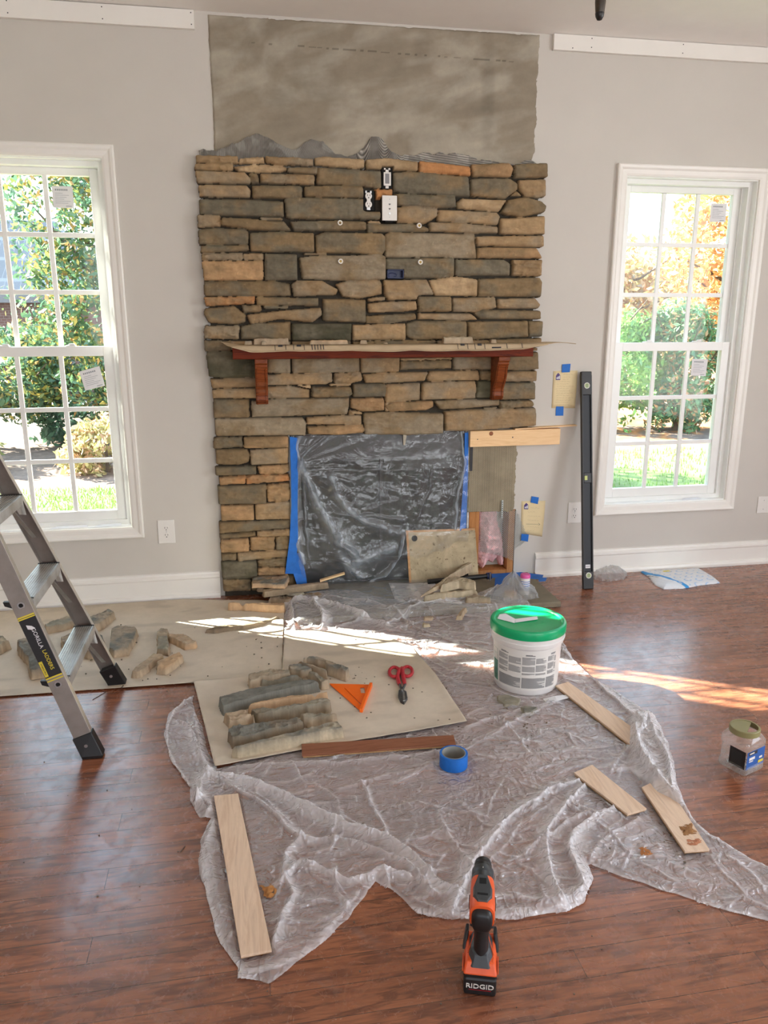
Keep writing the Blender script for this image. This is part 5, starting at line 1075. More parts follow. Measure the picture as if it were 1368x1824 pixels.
def fire_film():
    nu, nv = 300, 330; U, S = np.meshgrid(np.linspace(0, 1, nu), np.linspace(0, 1.22, nv))
    x0, x1 = .238, 1.218
    z = np.where(S < .80, .878-S, .078-.040*np.sin(np.clip((S-.80)/.12, 0, 1)*np.pi/2)); y = -.024-.035*np.clip(S/.8, 0, 1)**2
    out = np.clip(S-.84, 0, 1); y = y-out*.92; fan = np.clip((S-.15)/1.0, 0, 1)
    X = x0+(x1-x0)*U; 
    # the foot of the sheet gathers towards the left middle
    X = X-(X-.62)*.30*np.clip((S-.62)/.5, 0, 1)
    kx, ks = .255, .155
    th = np.arctan2(S-ks, (x0+(x1-x0)*U)-kx); rr = np.hypot(S-ks, x0+(x1-x0)*U-kx)
    d = .010*(ridg(th*5.0, rr*1.2, 5, 2)-.5)*np.clip(rr/.2, 0, 1)*np.clip((1.0-rr)/.6, .15, 1)
    XX = x0+(x1-x0)*U; pleat = np.clip((XX-.70)/.1, 0, 1)*np.clip((S-.15)/.05, 0, 1)*np.clip((.8-S)/.2, 0, 1)
    d += .034*pleat*(ridg(XX*7-(S-.15)*1.6*(XX-.9), S*.7, 7, 2)-.5)
    cw = .35*fbm(XX*5, S*5, 51, 3); cr = (ridg(XX*5.5+cw*3, S*6.5-cw*2, 9, 3)-.5)*.016+(ridg(XX*13+S*6, S*15-XX*4, 10, 2)-.5)*.007; dens_c = np.clip(ridg(XX*9+cw*4, S*8-cw*3, 52, 2)-.86, 0, 1)*6
    d += cr*np.clip((S-.13)/.04, .06, 1)
    d += .012*(fbm(XX*4, S*5, 12)-.5)
    dens = np.full(U.shape, .5)+1.4*np.clip(fbm(XX*5, S*5, 31)-.45, 0, 1)+dens_c*np.clip((S-.13)/.04, 0, 1)
    def px(s): return np.array([((W(a, b_, .04).x), .878-W(a, b_, .04).z) for a, b_ in pl(s)])
    for pts, w, hh, dn in (('534,826 546,850 565,895 590,940 602,965 628,985', .022, .020, 4.5), ('590,850 600,880 618,905 650,928 705,948', .020, .016, 4), ('716,955 712,985 695,1015 660,1040', .012, .022, 4.5), ('533,775 528,800 533,828 526,870 527,930 535,1000', .014, .016, 5), ('600,950 625,985 640,1000', .045, .010, 4.0), ('615,1005 650,995 700,975', .030, .008, 4.0), ('600,985 615,1010 645,1028', .022, .012, 3), ('533,828 552,800 574,780', .005, .010, 2.6), ('540,860 545,920 548,1010', .006, .010, 2.4), ('822,770 828,830 815,880 810,940', .010, .010, 5), ('540,838 640,840 740,836', .003, .003, 2), ('770,835 762,880 740,925', .006, .010, 1.6), ('600,915 660,918 720,925', .008, .008, 2.2)):
        P = px(pts); dd = pdist(P, XX+(fbm(XX*20, S*20, 41)-.5)*.02, S+(fbm(XX*20, S*20, 42)-.5)*.02); g = np.exp(-(dd/w)**1.8)*(.6+.6*fbm(XX*14, S*14, 43, 3)); d += hh*g; dens = np.maximum(dens, .5+(dn*1.5)*g*(.45+1.1*fbm(XX*30, S*30, 44, 3)))
    nrm = np.clip((S-.80)/.12, 0, 1)
    y = y-np.maximum(d, -.008)*(1-nrm)-.0; z = np.where(S > .8, np.maximum(z, .038)+np.maximum(d+.004, 0)*nrm, z)
    dens += 1.2*np.clip((S-.85)/.1, 0, 1)
    mk = ~((S > .9) & (np.abs(U-.42)-.08*fbm(U*9, S*3, 3) > .34-.35*(S-.9)))
    C = np.repeat((dens/8)[..., None], 3, axis=2)
    q, u = grid_faces(mk); V = np.stack([X.ravel(), y.ravel(), z.ravel()], 1)
    o = finish('fireplace_plastic', V[u], quads=q, m=M['clearfilm'], smooth=179, cols=np.clip(C, 0, 1).reshape(-1, 3)[u])
    tag(o, 'clear crinkled plastic film taped over the fireplace opening and trailing onto the hearth', 'plastic film')
fire_film()
def strip(name, label, cat, pts, m, th=.0006, d0=None):
    """thin strip between pairs of 3-D points"""
    b = MB()
    for i in range(len(pts)-1):
        (a, c), (e, f) = pts[i], pts[i+1]; b.add([a, c, f, e], [(0, 1, 2, 3)])
    o = b.build(name, m); s = o.modifiers.new('thickness', 'SOLIDIFY'); s.thickness = th; s.offset = 0; return tag(o, label, cat)
WW = lambda x, y, d: tuple(W(x, y, d))
strip('blue_masking_tape', 'blue masking tape strip down the left edge of the fireplace plastic', 'tape', [(WW(516, 778, .060), WW(531, 780, .03)), (WW(518, 830, .064), WW(531, 832, .04)), (WW(519, 900, .064), WW(530, 902, .05)), (WW(516, 960, .068), WW(531, 955, .06)), (WW(508, 1022, .075), WW(526, 1022, .07))], M['bluetape'])
strip('blue_masking_tape', 'second blue tape strip at the foot of the fireplace plastic behind the stone pile', 'tape', [(WW(524, 985, .055), WW(536, 985, .05)), (WW(522, 1020, .062), WW(545, 1025, .055)), (WW(530, 1045, .075), WW(548, 1048, .07))], M['bluetape'])
strip('blue_masking_tape', 'straight blue masking tape strip down the right edge of the fireplace plastic', 'tape', [(WW(828, 771, .026), WW(834.5, 770, .022)), (WW(827, 830, .032), WW(834, 830, .022)), (WW(823, 890, .036), WW(832, 890, .024)), (WW(819, 945, .04), WW(830, 945, .026))], M['bluetape'])
def fstrip(label, pts, m, z=.002, name='blue_masking_tape', cat='tape', th=.0008):
    P = [F(x, y, z) for x, y in pl(pts)]; o = MB().add([(p.x, p.y, z) for p in P], [tuple(range(len(P)))]).build(name, m); s = o.modifiers.new('thickness', 'SOLIDIFY'); s.thickness = th; s.offset = 1; return tag(o, label, cat)
fstrip('flat blue tape strip along the back of the hearth below the insulation', '852,1020 905,1016 968,1024 965,1032 905,1028 853,1030', M['bluetape'], .031)
fstrip('loose blue tape piece on the hearth left of the bagged bottle', '882,1030 902,1026 908,1044 892,1062 880,1058', M['bluetape'], .033)
fstrip('small blue tape end on the floor by the skirting, right of the bag', '958,1028 974,1029 972,1035 960,1036', M['bluetape'], .0315)
# mortar smear on the film
def smear():
    xs = np.arange(.84, .96, .0015); zs = np.arange(.79, .885, .0015); X, Z = np.meshgrid(xs, zs)
    a, b_ = W(704, 795, .035), W(725, 771, .035)
    s = sdf([(a.x+.0, a.z), (b_.x-.012, a.z+.006), (b_.x, b_.z), (b_.x-.045, b_.z), (b_.x-.04, a.z+.02)], X, Z)+.006*np.sin(Z*2*np.pi/.011)*(X < b_.x-.03)+(fbm(X*120, Z*120, 3)-.5)*.006
    m = s > 0; q, u = grid_faces(m); V = np.stack([X.ravel(), np.where(m, -.040-.003*fbm(X*90, Z*90, 4), -.034).ravel(), Z.ravel()], 1)
    tag(finish('mortar_smear', V[u], quads=q, m=plain('light_mortar', rgb(160, 155, 140, 1.4), .9), smooth=70), 'pale toothed smear of mortar at the top of the fireplace plastic', 'mortar')
smear()
def lump(name, label, cat, P, z0, H, seed, m, px=True):
    P = np.array(fp(pl(P), z0) if px else P); x0, y0 = P.min(0)-.01; x1, y1 = P.max(0)+.01; X, Y = np.meshgrid(np.arange(x0, x1, .0032), np.arange(y0, y1, .0032))
    s = sdf(P, X+(fbm(X*30, Y*30, seed)-.5)*.03, Y+(fbm(X*30, Y*30, seed+1)-.5)*.03); k = np.clip(s/.05, 0, 1)
    Z = z0+.002+H*(.25+.75*k)*(.25+.5*fbm(X*18, Y*18, seed+2, 3)+.45*ridg(X*22, Y*20, seed+3, 3)); Z = np.where(s < 0, z0, Z)
    q, u = grid_faces(s > 0); V = np.stack([X.ravel(), Y.ravel(), Z.ravel()], 1)
    return tag(finish(name, V[u], quads=q, m=m, smooth=179), label, cat)
lump('plastic_bag', 'small crumpled grey plastic bag on the floor right of the spirit level', 'plastic bag', '1055,1021 1075,1014 1098,1013 1119,1024 1112,1032 1085,1035 1058,1033', .0, .055, 61, M['bagfilm'])

def standing_bag():
    # bag draped over the bottle and two stone chips: a loose tent
    c = F(915, 1062, .032); xs = np.arange(c.x-.17, c.x+.15, .0035); ys = np.arange(c.y-.10, c.y+.16, .0035); X, Y = np.meshgrid(xs, ys)
    P = [(c.x-.15, c.y-.02), (c.x-.08, c.y-.075), (c.x+.02, c.y-.07), (c.x+.125, c.y-.055), (c.x+.13, c.y+.03), (c.x+.08, c.y+.12), (c.x-.0, c.y+.10), (c.x-.07, c.y+.05)]
    s = sdf(P, X+(fbm(X*25, Y*25, 3)-.5)*.02, Y+(fbm(X*25, Y*25, 4)-.5)*.02)
    pk = c+Vector((.015, .055, 0)); d = np.hypot((X-pk.x)/1.25, Y-pk.y); Z = .034+.105*np.exp(-(d/.06)**1.4)+.018*ridg(np.arctan2(Y-pk.y, X-pk.x)*2.2, d*6, 5, 2)+.008*fbm(X*40, Y*40, 6)
    Z = np.where(s < .004, .034, Z); q, u = grid_faces(s > 0); V = np.stack([X.ravel(), Y.ravel(), Z.ravel()], 1)
    tag(finish('plastic_bag', V[u], quads=q, m=M['bagfilm'], smooth=179), 'tented clear plastic bag on the hearth in front of the pink-capped bottle', 'plastic bag')
    b = F(936, 1022, .145); t = thing('chalk_bottle', 'small white bottle with a pink cap standing on the hearth behind the bag', 'bottle', (b.x, b.y, .031))
    MB().lathe((b.x, b.y, .031), [(0, 0), (.024, 0), (.026, .004), (.026, .09), (.022, .098), (.016, .102), (0, .102)], 28).build('body', M['white'], t, smooth=50)
    MB().lathe((b.x, b.y, .133), [(0, -.008), (.027, -.008), (.027, .006), (.024, .011), (0, .012)], 28).build('cap', M['pink'], t, smooth=50)
    bb = MB()
    for k in range(5): bb.lathe((b.x, b.y, .06+k*.011), [(.0262, 0), (.0263, .001), (.0263, .003), (.0262, .004)], 28)
    bb.build('label_print', M['bluetape'], t)
    rock('pale stone chip inside the tented plastic bag', [(c.x-.06, c.y-.03), (c.x-.0, c.y-.04), (c.x+.01, c.y), (c.x-.05, c.y+.01)], .03, .031, 'm', 't', 77, px=False, name='stone_chip', res=.003)
standing_bag()

# ------------------------------------------------------------------ panel, pipe, papers on the hearth
def panel():
    tl, tr, br, bl = W(723, 945, .035), W(846, 941, .035), W(853, 1032, .085), W(729, 1038, .085)
    t = thing('cement_board_panel', 'square tan-grey board panel with two holes leaning against the fireplace plastic', 'panel', ((bl.x+br.x)/2, -.085, .031))
    n = (tr-tl).cross(bl-tl).normalized(); n = n if n.y > 0 else -n
    P = [tl, tr, br, bl]; b = MB().add([p for p in P]+[p+n*.011 for p in P], [(0, 1, 2, 3), (7, 6, 5, 4), (0, 4, 5, 1), (1, 5, 6, 2), (2, 6, 7, 3), (3, 7, 4, 0)])
    m, nt, bs, _ = newmat('grimy_board'); v = coords(nt)
    c = ramp(nt, noise_(nt, v, 7, 6, .7, .5), [(.3, rgb(124, 112, 90, 1.5)), (.55, rgb(156, 142, 116, 1.5)), (.72, rgb(176, 155, 124, 1.5))]); c = mix(nt, ramp(nt, noise_(nt, v, 45, 3, .6), [(.64, (0, 0, 0, 1)), (.70, (1, 1, 1, 1))]), c, (.16, .11, .06, 1))
    nt.links.new(c, bs.inputs['Base Color']); bs.inputs['Roughness'].default_value = .85
    o = b.build('board', m, t); 
    u, w = (tr-tl).normalized(), (bl-tl).normalized()
    MB().cyl(tl+u*.046+w*.046-n*.0006, tl+u*.046+w*.046+n*.001, .017, n=24).build('hole', M['void'], t)
    q = tl+u*.33+w*.265; MB().cyl(q-n*.0006, q+n*.001, .016, n=24).build('hole', M['void'], t)
    e = plain('raw_wood_edge', rgb(176, 134, 92, 1.4), .8, var=.3, vscale=40)
    MB().beam(tl+u*.006-n*.0004, bl+u*.006-n*.0004, u*.006, n*.0008).build('raw_edge', e, t); MB().beam(tl+w*.006-n*.0004, tr+w*.005-n*.0004, w*.005, n*.0008).build('raw_edge', e, t)
panel()
def pipe():
    a, c = W(762, 1036, .135), W(868, 1026, .135); t = thing('black_pipe', 'black round pipe lying in front of the leaning board', 'pipe', ((a.x+c.x)/2, a.y, a.z-.02))
    MB().cyl(a, c, .0135, n=24).build('tube', M['black'], t, smooth=40)
    d = (c-a).normalized(); MB().cyl(c-d*.004, c+d*.022, .019, .019, 24).build('end_cap', M['navy'], t, smooth=40)
    MB().cyl(c+d*.01+Vector((0, -.02, -.02)), c+d*.01+Vector((0, -.02, .022)), .005, n=8).build('bolt', M['steel'], t)
pipe()
def printed(label, pts, z, seed, rows=9):
    P = [F(x, y, z) for x, y in pl(pts)]; t = thing('printed_paper', label, 'paper', (sum(p.x for p in P)/4, sum(p.y for p in P)/4, z-.001))
    n = 14; V = []; 
    for j in range(n+1):
        for i in range(n+1):
            u, v = i/n, j/n; p = P[0]*(1-u)*(1-v)+P[1]*u*(1-v)+P[2]*u*v+P[3]*(1-u)*v; V.append((p.x, p.y, z+.003*math.sin(u*5+seed)*math.sin(v*4+1)))
    fs = [(j*(n+1)+i, j*(n+1)+i+1, (j+1)*(n+1)+i+1, (j+1)*(n+1)+i) for j in range(n) for i in range(n)]
    o = finish('sheet', V, faces=fs, m=M['whitepaper'], parent=t, smooth=179); s = o.modifiers.new('thickness', 'SOLIDIFY'); s.thickness = .0006; s.offset = -1
    rs = random.Random(seed); gm = plain('grey_print', (.35, .35, .37, 1), .7)
    for cix in (0, 1):
        b = MB()
        for r in range(rows*2):
            v = .1+.8*r/(rows*2); u0 = .08+.46*cix; u1 = u0+.36*(.75+.25*rs.random())
            p = lambda u, v: P[0]*(1-u)*(1-v)+P[1]*u*(1-v)+P[2]*u*v+P[3]*(1-u)*v
            zz = lambda u, v: z+.003*math.sin(u*5+seed)*math.sin(v*4+1)+.0008
            k = 6; L = []
            for i in range(k+1):
                u = u0+(u1-u0)*i/k; a, c = p(u, v), p(u, v+.018); L.append(((a.x, a.y, zz(u, v)), (c.x, c.y, zz(u, v+.018))))
            for i in range(k): b.add([L[i][0], L[i+1][0], L[i+1][1], L[i][1]], [(0, 1, 2, 3)])
        b.build('printed_text', gm, t)
printed('top white printed sheet on the hearth under the pale stones', '692,1039 772,1037 800,1068 706,1073', .042, 2)
printed('lower white printed sheet sticking out in front on the hearth', '708,1068 800,1062 822,1072 822,1077', .037, 5, 4)
def scrap(label, pts, z, fold, name='paper_scrap'):
    P = [F(x, y, z) for x, y in pl(pts)]; b = MB(); h = len(P)//2
    top, bot = P[:h], P[h:][::-1]
    vs = [(p.x, p.y, z+fold*(i % 2)) for i, p in enumerate(top)]+[(p.x, p.y, z+fold*(i % 2)) for i, p in enumerate(bot)]
    b.add(vs, [(i, i+1, h+i+1, h+i) for i in range(h-1)]); o = b.build(name, M['whitepaper']); s = o.modifiers.new('thickness', 'SOLIDIFY'); s.thickness = .0006; return tag(o, label, 'paper scrap')
scrap('small folded white paper strip on the plastic in front of the bucket', '967,1245 988,1243 1008,1238 1014,1243 992,1252 975,1253', .014, .008)

# ------------------------------------------------------------------ bucket
def bucket():
    cx, cy = 1.11, -1.288; t = thing('mortar_bucket', 'white plastic bucket with a green lid standing on the plastic sheet', 'bucket', (cx, cy, .004)); c = (cx, cy, .004)
    MB().lathe(c, [(0, .004), (.122, .004), (.128, 0), (.131, .006), (.139, .198), (.146, .203), (.149, .212), (.149, .262), (.145, .266), (.10, .266)], 72).build('pail', M['bucket'], t, smooth=35)
    MB().lathe(c, [(.1455, .218), (.1515, .220), (.1515, .224), (.1495, .226)], 72).build('collar', M['bucket'], t, smooth=35)
    MB().lathe(c, [(.150, .243), (.1535, .244), (.1545, .252), (.1545, .272), (.152, .278), (.146, .281), (.138, .280), (.134, .2735), (.128, .2715), (.06, .2712), (0, .2712)], 72).build('lid', M['green'], t, smooth=35)
    b = MB()
    for k in range(3): b.lathe((cx-.01+k*.03, cy-.05+k*.012, .2757), [(.009, 0), (.0095, .0006), (.0085, .0006)], 20)
    b.build('lid_mark', M['green'], t)
    # wrapped label: curved patches just off the pail wall
    def patch(b, a0, a1, z0, z1, off, n=10):
        r0 = lambda z: .131+(z-.006)/(.192)*.008+off
        vs = []; 
        for z in (z0, z1):
            for i in range(n+1):
                a = a0+(a1-a0)*i/n; vs.append((cx+r0(z)*math.cos(a), cy+r0(z)*math.sin(a), .004+z))
        b.add(vs, [(i, i+1, n+2+i, n+1+i) for i in range(n)])
    va = math.atan2(-CAMD-cy, 0-cx)    # towards the camera
    lab = MB(); patch(lab, va-1.25, va+1.25, .022, .195, .0004, 40); lo = lab.build('label', M['white'], t)
    ink = MB(); rs = random.Random(4); line = plain('label_print', (.16, .16, .17, 1), .6)
    def block(a0, a1, z0, z1, sp=.0026, fill=.62):
        z = z1
        while z-sp > z0:
            w = a1 if rs.random() > .25 else a0+(a1-a0)*rs.uniform(.6, .95); a = a0
            while a < w:
                l = rs.uniform(.010, .04); patch(ink, a, min(a+l, w), z-sp*fill, z, .0008, 1); a += l+rs.uniform(.004, .008)
            z -= sp
    A = lambda f: va-.95+f*1.95
    cols = [(.02, .20), (.215, .41), (.43, .62), (.635, .80), (.83, .95), (.962, 1.0)]
    for i, (p, q) in enumerate(cols):
        z = .168-(i % 2)*.004
        for k in range(3):
            hgt = rs.uniform(.022, .034); block(A(p), A(q), max(.090, z-hgt), z); z -= hgt+.006
            if z < .095: break
    for p in (.02, .43, .83):
        patch(ink, A(p+.05), A(p+.19 if p < .8 else p+.14), .174, .177, .0008, 2); patch(ink, A(p+.05), A(p+.15), .178, .1805, .0008, 2)
        b0 = MB(); 
    for p, q in ((.02, .41), (.43, .80), (.815, 1.0)):
        block(A(p), A(q), .030, .078, .0022, .75)
    ink.build('label_text', line, lo)
    gp = MB(); patch(gp, A(-.17), A(-.02), .03, .12, .0007, 3); gp.build('green_panel', plain('green_print', (.10, .26, .19, 1), .6, var=.5, vscale=60), lo)
    g2 = MB()
    for z0 in (.125, .150): 
        for (a0, a1, za, zb) in ((-.17, -.02, z0, z0+.001), (-.17, -.02, z0+.02, z0+.021), (-.17, -.164, z0, z0+.021), (-.026, -.02, z0, z0+.021)): patch(g2, A(a0), A(a1), za, zb, .0007, 2)
    g2.build('green_frame', M['greenink'], lo)
    for p in (.42, .815):
        rule = MB(); patch(rule, A(p)-.003, A(p)+.003, .026, .080, .0009, 1); rule.build('white_rule', M['white'], lo)
    return t
bucket()
def lidscrap():
    P = [F(x, y, .282) for x, y in pl('886,1100 890,1094 900,1093 918,1101 957,1097 958,1102 918,1107 917,1108')]
    z = .277; q = lambda i: (P[i].x, P[i].y)
    b = MB().add([(*q(0), z), (*q(1), z+.004), (*q(2), z+.006), (*q(3), z+.001), (*q(4), z+.003), (*q(5), z+.002), (*q(6), z), (*q(7), z)], [(0, 1, 2, 3, 7), (3, 4, 5, 6)])
    o = b.build('paper_scrap', M['whitepaper']); s = o.modifiers.new('thickness', 'SOLIDIFY'); s.thickness = .0006; tag(o, 'bent white paper strip lying on the green bucket lid', 'paper scrap')
lidscrap()
# dried mortar blobs by the bucket
rock('flat patch of dried grey mortar on the plastic at the bucket foot', '885,1240 905,1236 925,1245 922,1256 900,1258 886,1250', .008, .008, 'k', 'k', 181, name='mortar_blob')
rock('lumpy grey mortar crumb on the plastic right of the flat mortar patch', '925,1262 940,1256 955,1262 950,1272 932,1272', .014, .008, 'g', 'k', 182, name='mortar_blob')

# ================================================================== TOOLS AND SMALL THINGS
def tape_roll():
    c = (.648, -1.842, .0042); t = thing('tape_roll', 'roll of blue masking tape lying flat on the plastic', 'tape roll', c)
    MB().lathe(c, [(.0405, .0), (.0475, .0), (.0478, .002), (.0478, .046), (.0472, .048), (.0405, .048), (.0405, .0)], 64).build('tape', M['bluetape'], t, smooth=35)
    MB().lathe(c, [(.0383, .0), (.0403, .0), (.0403, .0485), (.0383, .0485), (.0383, .0)], 64).build('core', plain('cardboard_core', rgb(130, 130, 125, 1.4), .8), t, smooth=35)
tape_roll()

def plate(name, outer, holes, z, th, m, parent, bev=0):
    cu = bpy.data.curves.new(name, 'CURVE'); cu.dimensions = '2D'; cu.fill_mode = 'BOTH'; cu.extrude = th/2
    for P in [outer]+holes:
        s = cu.splines.new('POLY'); s.points.add(len(P)-1); s.use_cyclic_u = True
        for i, p in enumerate(P): s.points[i].co = (p[0], p[1], 0, 1)
    t = bpy.data.objects.new(name, cu); link(t); me = bpy.data.meshes.new_from_object(t.evaluated_get(bpy.context.evaluated_depsgraph_get())); bpy.data.objects.remove(t)
    V = [(v.co.x, v.co.y, v.co.z+z+th/2) for v in me.vertices]; fs = [tuple(p.vertices) for p in me.polygons]; bpy.data.meshes.remove(me)
    return finish(name, V, faces=fs, m=m, parent=parent, bevel=bev)
def square():
    z = .014; a, b, c = [F(x, y, z) for x, y in ((587, 1219), (661, 1221), (643, 1268))]; t = thing('speed_square', 'orange plastic triangular rafter square lying on the brown paper', 'rafter square', (.39, -1.26, z))
    lerp = lambda u, v: tuple((a*(1-u-v)+b*u+c*v)[:2])
    plate('blade', [tuple(a[:2]), tuple(b[:2]), tuple(c[:2])], [[lerp(.23, .18), lerp(.25, .15), lerp(.20, .76), lerp(.16, .76)][::-1], [lerp(.66, .10), lerp(.76, .10), lerp(.60, .34), lerp(.50, .34)][::-1]], z, .004, M['brightorange'], t)
    d = (c-b).normalized(); n = Vector((-d.y, d.x, 0)); n = n if n.dot(a-b) < 0 else -n
    MB().beam(b+Vector((0, 0, .004)), c+Vector((0, 0, .004)), n*.006, Vector((0, 0, .010))).build('fence', M['brightorange'], t, bevel=.001)
square()
def snips():
    z = .022; t = thing('tin_snips', 'red-handled tin snips with short grey blades lying on the brown paper', 'tin snips', (*F(714, 1215, z)[:2], .010))
    p = lambda x, y, dz=0: F(x, y, z)+Vector((0, 0, dz))
    for (lx, ly, s, leg) in ((704, 1193, -1, [(712, 1192), (708, 1205), (710, 1215), (712, 1219)]), (724, 1192, 1, [(716, 1190), (718, 1204), (720, 1214), (721, 1219)])):
        ring = []
        for i in range(20):
            a = 2*math.pi*i/20; ring.append(p(lx+s*1.5+9*math.cos(a), ly+4+9*math.sin(a)*.95))
        MB().tube(ring, .0072, 10, closed=True).tube([p(*q) for q in leg], [.0085, .0092, .0085, .007], 10).build('handle', M['red'], t, smooth=60)
    st = M['steel']; dk = plain('worn_steel', (.12, .12, .12, 1), .45, metal=.7, var=.4, vscale=60)
    MB().tube([p(712, 1219), p(716, 1228), p(720, 1234)], [.005, .0055, .005], 8).tube([p(722, 1219), p(717, 1228), p(713, 1234)], [.005, .0055, .005], 8).build('shank', dk, t, smooth=60)
    P = [p(710, 1230), p(716, 1226), p(724, 1232), p(726, 1243), p(720, 1252), p(713, 1248), p(709, 1239)]
    MB().prism([(q.x, q.y, .012) for q in P], (0, 0, .012)).build('jaw', dk, t, bevel=.002)
    P = [p(717, 1232), p(720, 1231), p(722, 1249), p(718, 1250)]; MB().prism([(q.x, q.y, .0235) for q in P], (0, 0, .003)).build('blade', st, t, bevel=.001)
    q = p(716, 1231); MB().cyl((q.x, q.y, .022), (q.x, q.y, .030), .005, n=16).build('pivot', st, t)
snips()

def jar():
    f, l = F(1326, 1386, 0), F(1279, 1360, 0); u = (l-f); u.z = 0; w = u.length; u.normalize(); v = Vector((-u.y, u.x, 0)); v = v if v.x > 0 else -v; w = .108
    c = f+u*w/2+v*w/2; t = thing('screw_jar', 'clear square plastic jar with an olive lid on the floor at the right edge', 'jar', (c.x, c.y, 0))
    def ring(z, k, rr):
        R = []
        for sx_, sy_ in ((-1, -1), (1, -1), (1, 1), (-1, 1)):
            for a in (0, 1, 2, 3):
                ang = math.atan2(sy_, sx_)-math.pi/4+a*math.pi/6; e = w/2*k-rr; p = c+u*(sx_*e+rr*math.cos(ang))+v*(sy_*e+rr*math.sin(ang)); R.append((p.x, p.y, z))
        return R
    prof = [(0.002, .93, .012), (.010, 1, .014), (.026, .97, .014), (.032, .93, .012), (.085, .90, .012), (.092, 1, .016), (.112, 1, .02), (.125, .90, .03), (.131, .80, .038)]
    b = MB(); n = 16; vs = []
    for z, k, rr in prof: vs += ring(z, k, rr)
    fs = [(i*n+j, i*n+(j+1) % n, (i+1)*n+(j+1) % n, (i+1)*n+j) for i in range(len(prof)-1) for j in range(n)]+[tuple(range(n))[::-1]]
    b.add(vs, fs); b.build('body', M['jarplastic'], t, smooth=50)
    lc = (c.x, c.y, .129)
    MB().lathe(lc, [(.046, 0), (.0485, .001), (.0485, .019), (.0465, .021), (.041, .021), (.041, .018), (.046, .016), (.046, 0)], 64).build('lid_ring', M['olive'], t, smooth=35)
    ax = (RGT*1).normalized(); a0 = math.radians(28); R = .0412; pts = []
    # solid part of the lid disc; the rest is the open pouring flap
    for i in range(41):
        a = a0+(math.radians(215)-0)*i/40; pts.append((c.x+R*math.cos(a), c.y+R*math.sin(a)))
    plate('lid_disc', pts, [], .1455, .003, M['olive'], t)
    # labels on the two near faces
    dk = M['black']; bl = plain('blue_label', (.01, .10, .38, 1), .4)
    o1 = f+v*0; off = .0008
    def face(name, s0, s1, z0, z1, dirv, nrm, m, o=.0012, par=t):
        a = c+nrm*(-(w/2*.915+o)); p0 = a+dirv*s0; p1 = a+dirv*s1
        return MB().add([(p0.x, p0.y, z0), (p1.x, p1.y, z0), (p1.x, p1.y, z1), (p0.x, p0.y, z1)], [(0, 1, 2, 3)]).build(name, m, par)
    lb = face('label_left', -.047, .012, .024, .088, u, v, dk)
    lr = face('label_right', -.047, .047, .024, .088, v, u, bl)
    face('label_print', -.040, .005, .074, .086, v, u, dk, .0020, lr); face('label_print', -.036, -.012, .078, .083, v, u, M['white'], .0026, lr)
    face('label_print', -.036, -.006, .056, .066, v, u, M['white'], .0022, lr); face('label_print', -.036, -.014, .049, .053, v, u, M['white'], .0022, lr)
    face('label_print', .018, .034, .050, .058, v, u, M['white'], .0022, lr); face('label_print', .014, .042, .034, .044, v, u, M['yellow'], .0022, lr)
    for k in range(9): face('label_print', -.035, .004, .032+k*.0055, .0335+k*.0055, u, v, plain('dim_print', (.05, .06, .06, 1), .6) if k == 0 else bpy.data.materials['dim_print'], .0018, lb)
    # screws in the bottom
    b = MB(); rs = random.Random(3)
    for k in range(38):
        x, y, z = rs.uniform(-.035, .035), rs.uniform(-.035, .035), .006+rs.random()*.012; a = rs.uniform(0, 6.28); p = c+u*x+v*y; b.cyl((p.x, p.y, z), (p.x+math.cos(a)*.016, p.y+math.sin(a)*.016, z+.003), .0016, .0008, 6)
    tag(b.build('screws', M['galv']), 'loose screws at the bottom of the clear jar', 'screws', kind='stuff')
jar()

